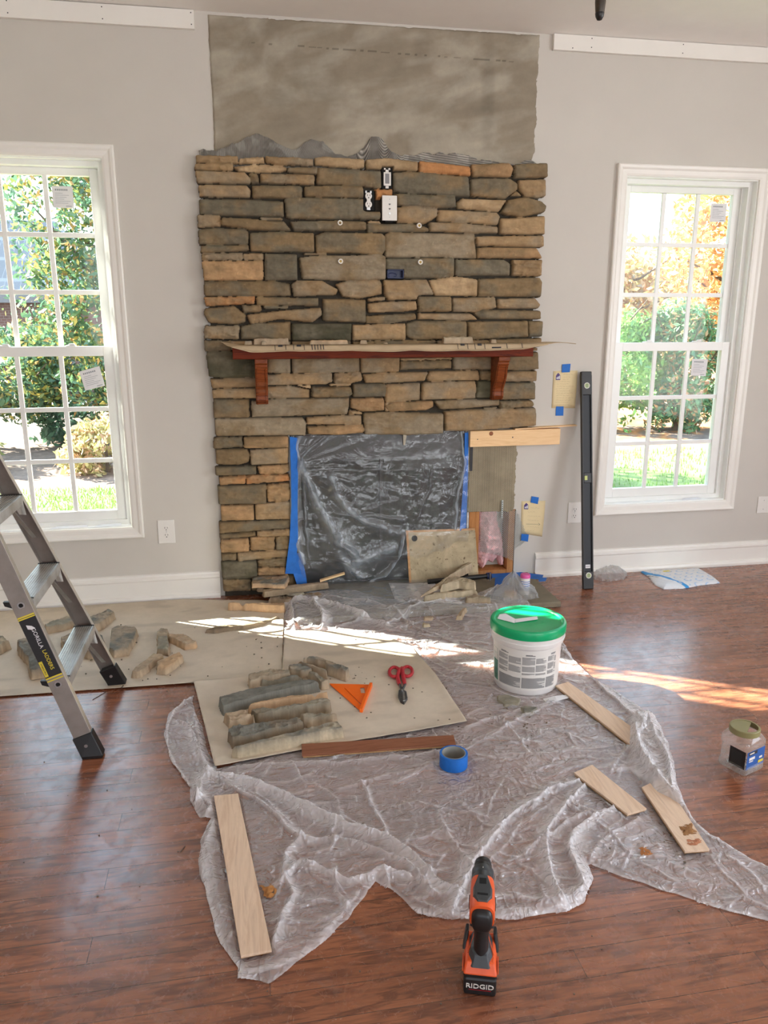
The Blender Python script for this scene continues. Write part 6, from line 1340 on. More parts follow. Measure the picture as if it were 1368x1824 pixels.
def drill():
    f = Vector((.31, .951, 0)).normalized(); r = Vector((f.y, -f.x, 0)); O = Vector((.463, -2.742, 0)); Z = Vector((0, 0, 1))
    Mx = Matrix(((r.x, f.x, 0, O.x), (r.y, f.y, 0, O.y), (0, 0, 1, 0), (0, 0, 0, 1)))   # local: x right, y forward, z up
    t = thing('cordless_drill', 'orange and black cordless drill standing upright on its battery on the bare floor', 'drill', tuple(O+f*.06))
    def rb(b, x0, x1, y0, y1, z0, z1, tx=0, ty0=0, ty1=0):
        vs = [(x0, y0, z0), (x1, y0, z0), (x1, y1, z0), (x0, y1, z0), (x0+tx, y0+ty0, z1), (x1-tx, y0+ty0, z1), (x1-tx, y1-ty1, z1), (x0+tx, y1-ty1, z1)]
        return b.add(vs, [(0, 3, 2, 1), (4, 5, 6, 7), (0, 1, 5, 4), (1, 2, 6, 5), (2, 3, 7, 6), (3, 0, 4, 7)])
    bk, og, gy = M['black'], M['orange'], M['darkgrey']
    bat = rb(MB(), -.037, .037, .0, .118, .0, .048).xf(Mx).build('battery', bk, t, bevel=.006)
    rb(MB(), -.038, .038, .004, .10, .046, .056, .001).xf(Mx).build('battery_seam', bk, t, bevel=.003)
    # foot: orange skirt, grey top hump
    foot = rb(MB(), -.0385, .0385, .002, .112, .052, .078, .006, .012, .006).xf(Mx).build('foot', og, t, bevel=.004)
    g = MB(); pts = [(-.020, .006), (.020, .006), (.030, .030), (.030, .085), (.018, .108), (-.018, .108), (-.030, .085), (-.030, .030)]
    n = 8; vs = [(x, y, .070) for x, y in pts]+[(x*.72, y*.8+.016, .090) for x, y in pts]+[(x*.45, y*.5+.03, .098) for x, y in pts]
    fs = [tuple(range(16, 24))]+[(k*8+i, k*8+(i+1) % 8, (k+1)*8+(i+1) % 8, (k+1)*8+i) for k in (0, 1) for i in range(8)]
    g.add(vs, fs).xf(Mx).build('foot_cover', gy, t, bevel=.002)
    for s in (-1, 1):
        MB().beam((s*.038, .075, .062), (s*.032, .10, .092), (.004, 0, 0), (0, .012, 0)).xf(Mx).build('battery_latch', bk, t, bevel=.002)
        MB().tube([(s*.029, .036, .081), (s*.018, .070, .093), (s*.013, .098, .096)], .0014, 6).xf(Mx).build('orange_piping', og, t)
        MB().box((s*.0385, .010, .054), (s*.0405, .05, .066)).xf(Mx).build('battery_button', og, t, bevel=.0006)
    # handle
    hb = MB(); vs = []; m = 20
    H = [(.040, .088, .0165, .020), (.043, .11, .0165, .022), (.046, .13, .017, .023), (.048, .152, .0185, .025), (.050, .165, .021, .028)]
    for y, z, rx, ry in H:
        for i in range(m): a = 2*math.pi*i/m; vs.append((rx*math.cos(a), y+ry*math.sin(a), z))
    hb.add(vs, [(k*m+i, k*m+(i+1) % m, (k+1)*m+(i+1) % m, (k+1)*m+i) for k in range(len(H)-1) for i in range(m)]+[tuple(range(m))[::-1], tuple(range(4*m, 5*m))])
    hb.xf(Mx).build('handle', bk, t, smooth=50)
    MB().tube([(0, .066, .150), (0, .078, .138), (0, .074, .122)], .007, 8).xf(Mx).build('trigger', bk, t, smooth=60)
    # motor body along local y, axis height .185
    ah = .187
    def ringb(prof, name, mm, parent=t, nn=28, sq=.0):
        b = MB(); vs = []
        for y, rx, rz, dz in prof:
            for i in range(nn):
                a = 2*math.pi*i/nn; ca, sa = math.cos(a), math.sin(a); k = 1/(abs(ca)**3.2+abs(sa)**3.2)**(1/3.2) if sq else 1
                vs.append((rx*ca*k, y, ah+dz+rz*sa*k))
        L = len(prof); b.add(vs, [(k*nn+i, (k+1)*nn+i, (k+1)*nn+(i+1) % nn, k*nn+(i+1) % nn) for k in range(L-1) for i in range(nn)]+[tuple(range(nn)), tuple(range((L-1)*nn, L*nn))[::-1]])
        return b.xf(Mx).build(name, mm, parent, smooth=45)
    ringb([(.012, .016, .018, -.006), (.015, .021, .024, -.005), (.024, .0235, .027, -.004), (.036, .024, .028, -.003)], 'rear_cap', bk, sq=1)
    ringb([(.026, .0270, .0300, -.000), (.032, .0285, .0318, -.000), (.060, .029, .032, 0), (.110, .028, .031, 0), (.128, .0265, .029, 0)], 'motor_housing', og, sq=1)
    ringb([(.126, .026, .0275, 0), (.140, .0255, .027, 0), (.152, .0245, .0255, 0)], 'gear_case', gy)
    ringb([(.150, .0250, .0255, 0), (.153, .0262, .0262, 0), (.172, .0262, .0262, 0), (.175, .0240, .024, 0)], 'torque_collar', gy)
    ringb([(.174, .0215, .0215, 0), (.186, .0215, .0215, 0), (.188, .0205, .0205, 0), (.190, .0215, .0215, 0), (.205, .0200, .0200, 0), (.212, .0140, .0140, 0), (.216, .006, .006, 0)], 'chuck', bk)
    # top pad with slots
    pts = [(-.012, .036), (.012, .036), (.022, .056), (.022, .086), (.012, .124), (-.012, .124), (-.022, .086), (-.022, .056)]
    vs = [(x, y, ah+.026) for x, y in pts]+[(x*.85, .08+(y-.08)*.95, ah+.035) for x, y in pts]; n = 8
    pad = MB().add(vs, [tuple(range(8, 16))]+[(i, (i+1) % 8, 8+(i+1) % 8, 8+i) for i in range(8)]).xf(Mx).build('top_pad', gy, t, bevel=.0015)
    MB().box((-.008, .092, ah+.033), (.008, .110, ah+.0356)).box((-.012, .056, ah+.033), (.012, .062, ah+.0356)).xf(Mx).build('pad_slot', M['void'], pad)
    MB().box((-.0006, .155, ah+.0262), (.0006, .160, ah+.0268)).xf(Mx).build('pointer', M['white'], t)
    for s in (-1, 1):
        MB().box((s*.0275, .028, ah-.016), (s*.0295, .036, ah-.004)).xf(Mx).build('side_bolt', M['steel'], t, bevel=.0005)
        MB().box((s*.026, .060, ah-.010), (s*.0305, .085, ah+.008)).xf(Mx).build('side_vent', bk, t, bevel=.001)
        MB().beam((s*.024, .030, .168), (s*.016, .050, .146), (.003, 0, 0), (0, .010, 0)).xf(Mx).build('grip_shoulder', gy, t, bevel=.001)
    mt = Mx @ Matrix.Translation((0, -.0012, .027)) @ Matrix.Rotation(math.radians(90), 4, 'X')
    text('lettering', 'RIDGID', .0165, mt @ Matrix.Diagonal((1.15, 1, 1, 1)), M['white'], bat, .0008)
    MB().box((-.025, -.0010, .0165), (.025, .001, .0173)).xf(Mx).build('red_line', M['red'], bat)
drill()

# ------------------------------------------------------------------ ladder
def ladder():
    t = thing('step_ladder', 'aluminium stepladder with black rubber feet at the left edge', 'ladder', (-.60, -1.28, 0))
    def rp(z, near): return Vector((-.592-.345*(z-.06), -1.556+.12*z if near else -1.002-.12*z, z))
    up = (rp(1, True)-rp(0, True)).normalized(); ux = Vector((up.z, 0, -up.x)).normalized()  # across the rail web, in +x
    wv = .030
    for near in (True, False):
        s = -1 if near else 1; yv = Vector((0, 1, 0))
        a, b_ = rp(.045, near), rp(1.75, near)
        r = MB()
        out = yv*(s*.012)      # web on the outer side, flanges towards the steps
        r.beam(a+out, b_+out, ux*wv, yv*.0012)
        for e in (-1, 1): r.beam(a+ux*(e*(wv-.0015)), b_+ux*(e*(wv-.0015)), ux*.0015, yv*.012)
        rail = r.build('rail', M['alu'], t, bevel=.0008)
        MB().beam(a+ux*(wv+.0004)+up*.0, b_+ux*(wv+.0004), ux*.0004, yv*.0125).build('front_flange', M['alubright'], rail)
        # rubber foot
        fb = MB(); c0 = rp(.0, near); p = [c0+ux*-.034-Vector((0, 0, 0)), c0+ux*.036]
        top = rp(.085, near)
        vs = []
        for (cc, k, z) in ((c0, 1.0, .0), (c0, 1.08, .012), (top, .96, None)):
            for sx_, sy_ in ((-1, -1), (1, -1), (1, 1), (-1, 1)):
                q = cc+ux*(sx_*.036*k)+yv*(sy_*.019*k)
                if z is not None: q = Vector((q.x, q.y, z))
                vs.append(q)
        fb.add(vs, [(3, 2, 1, 0)]+[(k*4+i, k*4+(i+1) % 4, (k+1)*4+(i+1) % 4, (k+1)*4+i) for k in (0, 1) for i in range(4)]+[(8, 9, 10, 11)])
        ft = fb.build('rubber_foot', M['black'], t, bevel=.003)
        q = rp(.05, near)-yv*.0205; MB().cyl(q+yv*.001, q-yv*.002, .006, n=16).build('rivet', M['steel'], ft)
    # steps
    for z in (.285, .565, .845, 1.125, 1.405):
        n_, f_ = rp(z, True)+Vector((0, .011, 0)), rp(z, False)-Vector((0, .011, 0)); b = MB(); d = Vector((.038, 0, 0))
        c = .0; n_.x += .0; f_.x += .0
        b.beam(n_, f_, d, (0, 0, .0012))
        b.beam(n_+d-Vector((0, 0, .018)), f_+d-Vector((0, 0, .018)), (.0012, 0, 0), (0, 0, .018)); b.beam(n_-d-Vector((0, 0, .012)), f_-d-Vector((0, 0, .012)), (.0012, 0, 0), (0, 0, .012))
        m = M.get('tread')
        if m is None:
            m, nt, bs, _ = newmat('dirty_tread'); v = coords(nt); w = noise_(nt, v, 22, 6, .75); w2 = noise_(nt, v, 5, 3, .6)
            bs.inputs['Metallic'].default_value = .35; nt.links.new(mix(nt, .5, ramp(nt, w, [(.35, (.22, .18, .14, 1)), (.6, (.50, .50, .48, 1))]), ramp(nt, w2, [(.4, (.28, .24, .2, 1)), (.6, (.55, .56, .56, 1))])), bs.inputs['Base Color'])
            bs.inputs['Roughness'].default_value = .38; bump(nt, bs, w, .5, .002); M['tread'] = m
        st = b.build('step', M['tread'], t, bevel=.0008)
        rb_ = MB()
        for k in range(9): x = -.034+k*.0085; rb_.beam(n_+Vector((x, 0, .0016)), f_+Vector((x, 0, .0016)), (.0008, 0, 0), (0, 0, .0006))
        rb_.build('tread_rib', M['alubright'], st)
        for e, s in ((n_, 1), (f_, -1)):
            MB().beam(e+Vector((0, s*.001, .002)), e+Vector((0, s*.004, .002)), (.039, 0, 0), (0, 0, .003)).build('end_trim', M['black'], st)
        # gusset and braces
        for near, s in ((True, 1), (False, -1)):
            g0 = rp(z, near); q = g0+Vector((.030, s*.013, -.03)); 
            MB().prism([g0+Vector((-.01, s*.0135, -.004)), g0+Vector((.036, s*.0135, -.004)), g0+ux*.022-up*.085+Vector((0, s*.0135, 0)), g0-ux*.0-up*.075+Vector((0, s*.0135, 0))], (0, s*.0015, 0)).build('gusset', M['alubright'], t)
        MB().beam(rp(z, True)+Vector((.005, .10, -.012)), rp(z-.17, True)+Vector((-.0, .014, 0)), (.008, 0, 0), (0, .0012, 0)).build('brace', M['galv'], t)
        MB().beam(rp(z, False)+Vector((.005, -.10, -.012)), rp(z-.17, False)+Vector((-.0, -.014, 0)), (.008, 0, 0), (0, .0012, 0)).build('brace', M['galv'], t)
    # eyelets and rear lugs on the near rail
    for z in (.272, .552, .832, 1.11):
        c = rp(z, True)-Vector((0, .0125, 0))+ux*.0; e = MB().lathe(c-Vector((0, .0018, 0)), [(.0075, 0), (.0125, .0), (.0125, .002), (.0075, .003), (.0075, 0)], 24, axis=(0, 1, 0)).build('eyelet', M['steel'], t, smooth=40)
        MB().cyl(c-Vector((0, .0014, 0)), c-Vector((0, .0008, 0)), .0075, n=20).build('eyelet_hole', M['void'], e)
        k = rp(z, True)-ux*.034+Vector((0, .01, 0)); MB().beam(k+up*.008, k-ux*.022+up*.020, up*.012, (0, .010, 0), up*.008, (0, .008, 0)).build('lug', M['black'], t, bevel=.002)
    # label on the near rail web
    Yn = -.0145
    def lp(z, x, dy=0): return rp(z, True)+ux*x+Vector((0, Yn-dy, 0))
    def quad(name, z0, z1, x0, x1, m, dy, par): return MB().add([lp(z0, x0, dy), lp(z0, x1, dy), lp(z1, x1, dy), lp(z1, x0, dy)], [(0, 1, 2, 3)]).build(name, m, par)
    lab = quad('label', .300, .512, -.0285, .0285, M['black'], 0, t)
    quad('yellow_band', .507, .511, -.0285, .0285, M['yellow'], .0004, lab); quad('yellow_band', .513, .518, -.0285, .0285, M['yellow'], .0, lab); quad('yellow_band', .299, .304, -.0285, .0285, M['yellow'], .0004, lab); quad('yellow_band', .290, .294, -.0285, .0285, M['yellow'], .0, lab)
    quad('yellow_panel', .308, .362, -.0275, -.0155, M['yellow'], .0004, lab)
    dn = -up; yv = Vector((0, -1, 0)); 
    def tm(z, x, dy=.0006): 
        p = lp(z, x, dy); X_ = dn; Y_ = ux; Z_ = X_.cross(Y_)
        return Matrix(((X_.x, Y_.x, Z_.x, p.x), (X_.y, Y_.y, Z_.y, p.y), (X_.z, Y_.z, Z_.z, p.z), (0, 0, 0, 1)))
    text('lettering', 'GORILLA', .0185, tm(.437, .004), M['whitepaper'], lab); text('lettering', 'LADDERS', .0175, tm(.360, .006), M['yellow'], lab); text('lettering', 'HYBRID PRO', .0075, tm(.335, -.0215, .0009), M['ink'], lab)
    MB().prism([lp(.488, -.012, .0005), lp(.480, .004, .0005), lp(.470, .012, .0005), lp(.468, .0, .0005), lp(.474, -.012, .0005)], (0, -.0004, 0)).build('emblem', M['whitepaper'], lab)
ladder()
# the dark stick behind the far rail
# ------------------------------------------------------------------ spirit level
def level():
    b0, t0 = F(1047, 1049, 0), W(1043.5, 662, .03); ax = (t0-b0).normalized(); rt = Vector((1, 0, 0)); rt = (rt-ax*rt.dot(ax)).normalized(); nr = rt.cross(ax).normalized()
    t = thing('spirit_level', 'long black spirit level leaning upright against the wall left of the right window', 'spirit level', tuple(b0))
    L = (t0-b0).length; P = lambda s, x=0, n=0: b0+ax*s+rt*x-nr*n if nr.y > 0 else b0+ax*s+rt*x+nr*n   # n>0 towards the room
    nn = -nr if nr.y > 0 else nr
    W2 = .0295
    MB().beam(P(.03), P(L-.02), rt*W2, nn*.003).build('web', M['darkgrey'] if False else plain('blued_black', (.007, .010, .016, 1), .5), t)
    for s in (-1, 1): MB().beam(P(.02, s*(W2-.003)), P(L-.02, s*(W2-.003)), rt*.0035, nn*.012).build('flange', M['black'], t, bevel=.001)
    for s0, s1 in ((.0, .10), (L-.13, L)): MB().beam(P(s0), P(s1), rt*(W2+.001), nn*.0115).build('end_cap', M['black'], t, bevel=.004)
    for s in (.078, L-.078): 
        c = P(s)+nn*.0118; v = MB().lathe(c, [(.0165, 0), (.0165, .003), (.0135, .0035), (.0130, .001), (0, .001)], 32, axis=nn).build('vial_ring', M['white'], t, smooth=40)
        MB().lathe(c+nn*.0012, [(.0128, 0), (.011, .0014), (0, .0016)], 28, axis=nn).build('vial', plain('vial_fluid', (.45, .55, .30, 1), .15), v); MB().beam(c-ax*.010+rt*.003+nn*.003, c+ax*.010+rt*.003+nn*.003, rt*.0006, nn*.0004).beam(c-ax*.010-rt*.003+nn*.003, c+ax*.010-rt*.003+nn*.003, rt*.0006, nn*.0004).build('vial_line', M['ink'], v)
    c = P(L*.515); MB().beam(c-ax*.028, c+ax*.028, rt*.022, nn*.0118).build('vial_block', M['black'], t, bevel=.002)
    MB().beam(c-ax*.012-rt*.010+nn*.0115, c+ax*.012-rt*.010+nn*.0115, rt*.008, nn*.0008).build('centre_vial', plain('lime_fluid', (.55, .62, .2, 1), .2), t)
    c = P(.128)+nn*.0035; MB().beam(c-ax*.010, c+ax*.010, rt*.014, nn*.0005).build('sticker', M['whitepaper'], t); MB().beam(c-ax*.001+nn*.0006, c+ax*.001+nn*.0006, rt*.010, nn*.0003).build('sticker_print', M['ink'], t)
level()

# ------------------------------------------------------------------ notes on the wall
def note(label, corners, seed, arrow=None, rows=12):
    P = [W(x, y, .002) for x, y in corners]; t = thing('handwritten_note', label, 'note', (sum(p.x for p in P)/4, 0, min(p.z for p in P)))
    n = 8; lerp = lambda u, v: P[0]*(1-u)*(1-v)+P[1]*u*(1-v)+P[2]*u*v+P[3]*(1-u)*v
    yb = lambda u, v: -.0015-.004*math.sin(v*math.pi)*(u*u)
    V = [(lerp(i/n, j/n).x, yb(i/n, j/n), lerp(i/n, j/n).z) for j in range(n+1) for i in range(n+1)]
    o = finish('note_sheet', V, faces=[(j*(n+1)+i, (j+1)*(n+1)+i, (j+1)*(n+1)+i+1, j*(n+1)+i+1) for j in range(n) for i in range(n)], m=M['notepaper'], parent=t, smooth=179)
    s = o.modifiers.new('thickness', 'SOLIDIFY'); s.thickness = .0005; s.offset = 0
    q = lambda u, v, d=.0012: Vector((lerp(u, v).x, yb(u, v)-d, lerp(u, v).z))
    # arch emblem
    pts = [(.11, .24), (.11, .13), (.14, .09), (.20, .05), (.26, .09), (.29, .13), (.29, .24)]; e = MB().prism([q(u, v) for u, v in pts], (0, -.0003, 0)).build('arch_emblem', M['purple'], t)
    b = MB()
    for k, (u, v) in enumerate(((.14, .165), (.19, .145), (.24, .125))): b.prism([q(u, .215, .0017), q(u+.035, .215, .0017), q(u+.035, v, .0017), q(u, v, .0017)], (0, -.0002, 0))
    b.build('emblem_bars', M['whitepaper'], e)
    b = MB(); rs = random.Random(seed); r = 0
    v = .10 if arrow is None else .08
    while v < .93:
        if arrow and arrow[0]-.06 < v < arrow[0]+.06: v += .07; continue
        u = .40 if v < .27 else .12+.06*rs.random(); end = .85-.2*rs.random()*(1 if arrow is None else 1.6)
        if arrow: u = max(u, .28)
        while u < end:
            wl = rs.uniform(.05, .13); k = 5; path = [q(min(u+wl*i/k, .93), v+rs.uniform(-.012, .012)) for i in range(k+1)]; b.tube(path, .00035, 4); u += wl+.03
        v += .062 if arrow is None else .12
    b.build('handwriting', M['fadedink'], t)
    if arrow:
        v = arrow[0]; MB().tube([q(.22, v+.01), q(.85, v-.02)], .0006, 4).tube([q(.76, v-.055), q(.85, v-.02), q(.77, v+.03)], .0006, 4).build('drawn_arrow', M['ink'], t)
    return t
note('yellow handwritten note taped to the wall at mantel height beside the level', [(986, 661), (1029, 660), (1024, 727), (982.5, 727)], 3)
note('lower yellow note with a drawn arrow, taped beside the wall socket', [(929, 893), (971.5, 892), (965.5, 956), (928, 950)], 8, arrow=(.68,))
def wt_piece(label, pts, d=.0045):
    P = [W(x, y, d) for x, y in pl(pts)]; o = MB().prism([tuple(p) for p in P], (0, .0006, 0)).build('tape_piece', M['bluetape']); return tag(o, label, 'tape')
wt_piece('blue tape square holding the top of the upper note', '1001.5,649 1016.5,648 1015,663 1000.5,663.5')
wt_piece('blue tape square holding the bottom of the upper note', '990.5,724 1004,724 1003.5,740.5 989.5,740.5', .003)
wt_piece('tilted blue tape square holding the top of the arrow note', '947,884 960,886 958,898 945,895')
wt_piece('blue tape square over the mesh tip below the arrow note', '929,951 942,952 940.5,965 928,962.5', .012)

# ------------------------------------------------------------------ sockets, plates, anchors
def outlet(label, x0, x1, z0, z1):
    t = thing('wall_socket', label, 'socket', ((x0+x1)/2, 0, z0)); cx, cz = (x0+x1)/2, (z0+z1)/2
    MB().box((x0, -.006, z0), (x1, -.0005, z1)).build('cover_plate', M['white'], t, bevel=.003)
    for s in (-1, 1):
        c = Vector((cx, -.006, cz+s*.0195)); o = MB().lathe(c, [(.0165, 0), (.0165, .0018), (0, .002)], 28, axis=(0, -1, 0)).build('receptacle', M['white'], t)
        MB().box((cx-.0075, -.0088, c.z-.001), (cx-.0055, -.0078, c.z+.008)).box((cx+.0055, -.0088, c.z-.001), (cx+.0075, -.0078, c.z+.007)).cyl((cx, -.0088, c.z-.008), (cx, -.0078, c.z-.008), .0026, n=12).build('slot', M['void'], o)
    MB().cyl((cx, -.0072, cz), (cx, -.006, cz), .003, n=12).build('plate_screw', M['steel'], t)
outlet('white double wall socket between the left window and the stones', -.479, -.392, .315, .444)
outlet('white double wall socket partly hidden behind the spirit level', 1.829, 1.912, .316, .440)
t = thing('blank_plate', 'blank white wall plate low on the wall at the right edge', 'wall plate', (3.097, 0, .323)); MB().box((3.056, -.006, .320), (3.138, -.0005, .424)).build('cover_plate', M['white'], t, bevel=.003)
b = MB()
for z in (.345, .40): b.cyl((3.097, -.0072, z), (3.097, -.006, z), .003, n=10)
b.build('plate_screw', M['steel'], t)
def devices():
    d = .052
    a, c = W(649, 340, d), W(668, 373, d); cx = W(656.5, 356, d).x; z1, z0 = W(656, 339.5, d).z, W(656, 374, d).z; cz = (z0+z1)/2
    t = thing('bare_receptacle', 'white double receptacle without cover in a black box among the upper stones', 'socket', (cx, -.03, z0))
    MB().box((cx-.027, -.046, z0-.001), (cx+.030, -.012, z1+.001)).build('outlet_box', M['void'], t)
    MB().box((cx-.016, -.050, z1-.012), (cx+.016, -.047, z1)).box((cx-.009, -.050, z0), (cx+.009, -.047, z1)).build('yoke', M['steel'], t, bevel=.0008)
    b = MB()
    for s in (-1, 1): b.lathe((cx, -.050, cz+s*.0195), [(.0165, 0), (.0165, .006), (0, .0065)], 28, axis=(0, -1, 0))
    b.box((cx-.009, -.056, cz-.01), (cx+.009, -.05, cz+.01)); o = b.build('receptacle', M['white'], t)
    b = MB()
    for s in (-1, 1):
        z = cz+s*.0195; b.box((cx-.0075, -.0572, z-.001), (cx-.0055, -.056, z+.008)).box((cx+.0055, -.0572, z-.001), (cx+.0075, -.056, z+.007)).cyl((cx, -.0572, z-.008), (cx, -.056, z-.008), .0028, n=12)
    b.build('slot', M['void'], o)
    cx = W(689.7, 316, d).x; z1, z0 = W(690, 299, d).z, W(690, 335.5, d).z
    t = thing('decorator_insert', 'tall white brush insert without cover in a black box at the top of the stones', 'wall insert', (cx, -.03, z0))
    MB().box((cx-.025, -.046, z0-.001), (cx+.026, -.012, z1+.001)).build('outlet_box', M['void'], t)
    MB().box((cx-.016, -.050, z1-.009), (cx+.016, -.047, z1)).box((cx-.008, -.050, z0), (cx+.008, -.047, z1)).build('yoke', M['white'], t, bevel=.0008)
    zm0, zm1 = z0+.012, z1-.020; o = MB().box((cx-.0185, -.056, zm0), (cx+.0185, -.048, zm1)).build('frame', M['white'], t, bevel=.0015)
    MB().box((cx-.011, -.0568, zm0+.009), (cx+.010, -.055, zm1-.007)).build('brush_slot', plain('grey_brush', (.28, .28, .29, 1), .7, bs=.6, bscale=400), o)
    a, c = W(680.3, 348, .062), W(706.8, 393.5, .062); cx, cz = (a.x+c.x)/2, (a.z+c.z)/2
    t = thing('media_plate', 'white wall plate with three jacks mounted on the upper stones', 'wall plate', (cx, -.06, c.z))
    MB().box((a.x, -.068, c.z), (c.x, -.061, a.z)).build('cover_plate', M['white'], t, bevel=.0025); MB().box((cx-.02, -.061, c.z-.006), (cx+.02, -.02, cz)).build('outlet_box', M['void'], t)
    H = a.z-c.z
    for f in (.15, .86):
        MB().cyl((cx, -.0692, a.z-H*f), (cx, -.068, a.z-H*f), .0022, n=10).build('plate_screw', M['steel'], t)
    for f in (.35, .53):
        z = a.z-H*f; MB().prism([(cx-.0048, -.0695, z+.003), (cx-.0048, -.0695, z), (cx, -.0695, z-.0055), (cx+.0048, -.0695, z), (cx+.0048, -.0695, z+.003)], (0, .002, 0)).build('jack', plain('jack_grey', (.12, .12, .12, 1), .5), t)
    z = a.z-H*.715; MB().lathe((cx, -.068, z), [(.0055, 0), (.0055, .003), (.0040, .003), (.0040, .001), (.0015, .001), (.0015, .004), (0, .004)], 20, axis=(0, -1, 0)).build('coax_jack', M['steel'], t, smooth=40)
    a, c = W(690, 480, .05), W(719, 496, .05); t = thing('blue_box', 'empty dark blue electrical box opening in the stones below the anchors', 'electrical box', ((a.x+c.x)/2, -.02, c.z))
    MB().box((a.x, -.050, c.z), (a.x+.003, -.012, a.z)).box((c.x-.003, -.050, c.z), (c.x, -.012, a.z)).box((a.x, -.050, a.z-.003), (c.x, -.012, a.z)).box((a.x, -.050, c.z), (c.x, -.012, c.z+.003)).box((a.x, -.014, c.z), (c.x, -.012, a.z)).build('box_shell', M['navy'], t)
    MB().tube([(a.x+.03+.022*math.cos(k), -.030, (a.z+c.z)/2-.004+.010*math.sin(k)) for k in [x*.35-1.2 for x in range(16)]], .0016, 6).build('wire', M['navy'], t)
    for k, (px_, py_, l) in enumerate(((605.5, 397, 'upper left'), (746.5, 402, 'upper right'), (606.5, 465.5, 'lower left'), (748.5, 467, 'lower right'))):
        p = W(px_, py_, .062); t = thing('mount_anchor', 'white round anchor sleeve with a brass centre, %s of the four in the stones' % l, 'anchor', (p.x, -.055, p.z-.013))
        MB().lathe((p.x, -.050, p.z), [(.0125, 0), (.0125, .018), (.0115, .020), (.0070, .020), (.0070, .008), (0, .008)], 28, axis=(0, -1, 0)).build('sleeve', M['white'], t, smooth=40)
        MB().lathe((p.x, -.058, p.z), [(.0065, 0), (.0065, .008), (.003, .008), (.003, .004), (0, .004)], 18, axis=(0, -1, 0)).build('brass_core', plain('brass', (.35, .24, .08, 1), .4, metal=.8), t, smooth=40)
devices()

# ------------------------------------------------------------------ window stickers, papers on sills
def sticker(label, pts, d, rot=0):
    P = [W(x, y, d) for x, y in pl(pts)]; t = thing('window_sticker', label, 'sticker', (sum(p.x for p in P)/4, -d, min(p.z for p in P)))
    MB().prism([tuple(p) for p in P], (0, .0004, 0)).build('sticker_sheet', M['whitepaper'], t)
    lerp = lambda u, v: P[0]*(1-u)*(1-v)+P[1]*u*(1-v)+P[2]*u*v+P[3]*(1-u)*v; b = MB()
    def bar(u0, u1, v0, v1): b.add([lerp(u0, v0)-Vector((0, .0006, 0)), lerp(u1, v0)-Vector((0, .0006, 0)), lerp(u1, v1)-Vector((0, .0006, 0)), lerp(u0, v1)-Vector((0, .0006, 0))], [(3, 2, 1, 0)])
    for k in range(7): bar(.12+.09*k+.02, .12+.09*k+.085, .13, .21)
    for k in range(6): bar(.12, .5+.06*((k*5) % 7), .32+k*.09, .335+k*.09)
    bar(.62, .9, .90, .93)
    b.build('sticker_print', plain('sticker_ink', (.30, .33, .36, 1), .7), t)
sticker('white sticker on the top right pane of the left window', '92,331 129,332 132,371 95,370', -.108)
sticker('tilted white sticker on the lower right pane of the left window', '141,662 177,652 187,687 152,696', -.066)
sticker('bluish sticker on the top right pane of the right window', '1267,362 1295,363 1292,396 1264,395', -.108)
sticker('white sticker on the lower right pane of the right window', '1233,639 1261,640 1257,670 1230,669', -.066)
def sillpaper(label, x0, x1, y0, y1, seed, z=WZ0+.0065):
    rs = random.Random(seed); P = [(x0, y0, z), (x1, y0+.004, z), (x1-.01, y1, z+.006), (x0+.03, y1, z+.004)]
    o = MB().add(P, [(0, 1, 2, 3)]).build('paper_slip', M['whitepaper']); s = o.modifiers.new('thickness', 'SOLIDIFY'); s.thickness = .0008; s.offset = 1; tag(o, label, 'paper slip')
sillpaper('long white paper slip on the sill of the left window', -1.02, -.83, .006, .032, 1); sillpaper('short white paper slip on the sill of the left window near its right corner', -.80, -.66, .008, .034, 2)
sillpaper('small white card on the sill of the right window', 2.55, 2.69, .003, .036, 3)

# ------------------------------------------------------------------ mailer
def mailer():
    P = np.array([tuple(F(x, y, .03)[:2]) for x, y in pl('1135,1006 1158,1022 1168,1034 1184,1041 1215,1040 1250,1034 1282,1030 1268,1018 1246,1006 1200,1003')])
    P[:, 1] = np.minimum(P[:, 1], -.045)
    x0, y0 = P.min(0)-.01; x1, y1 = P.max(0)+.01; X, Y = np.meshgrid(np.arange(x0, x1, .003), np.arange(y0, y1, .003))
    s = sdf(P, X+(fbm(X*20, Y*20, 3)-.5)*.01, Y+(fbm(X*20, Y*20, 4)-.5)*.01); k = np.sqrt(np.clip(s/.06, 0, 1))
    Z = .004+.019*k*(.5+.7*fbm(X*9, Y*12, 5, 3))+.006*(ridg(X*25, Y*18, 6)-.5)*k
    u = (X-x0)/(x1-x0)+(Y-y0)*1.0; col = np.tile(np.array([.76, .77, .80]), X.shape+(1,))
    blue = np.array([.03, .30, .68]); band = (np.abs(u-.40) < .035) & (fbm(X*50, Y*50, 9) > .28); col[band] = blue
    gx, gy = X*14+.5*np.floor(Y*20), Y*20; fx, fy = (gx % 1)-.5, (gy % 1)-.5; rr = np.hypot(fx, fy); sw = (np.abs(rr-.27) < .055) & (fx+fy < .28) & (u > .47); col[sw] = np.array([.40, .55, .76])
    yl = (np.abs(X-P[:, 0].mean()+.03) < .022) & (np.abs(Y-P[:, 1].max()+.07) < .014); col[yl] = np.array([.75, .66, .12])
    tr = (np.abs(u-.335) < .006) & (Y > -.20); col[tr] = .05
    q, uu = grid_faces(s > 0); V = np.stack([X.ravel(), Y.ravel(), np.where(s > 0, Z, .001).ravel()], 1)
    tag(finish('mailer_bag', V[uu], quads=q, m=vcol('mailer_plastic', .4, 20, .04, .2, .001, .5), smooth=179, cols=col.reshape(-1, 3)[uu]), 'torn white mailing bag with a blue band on the floor below the right window', 'mailing bag')
mailer()

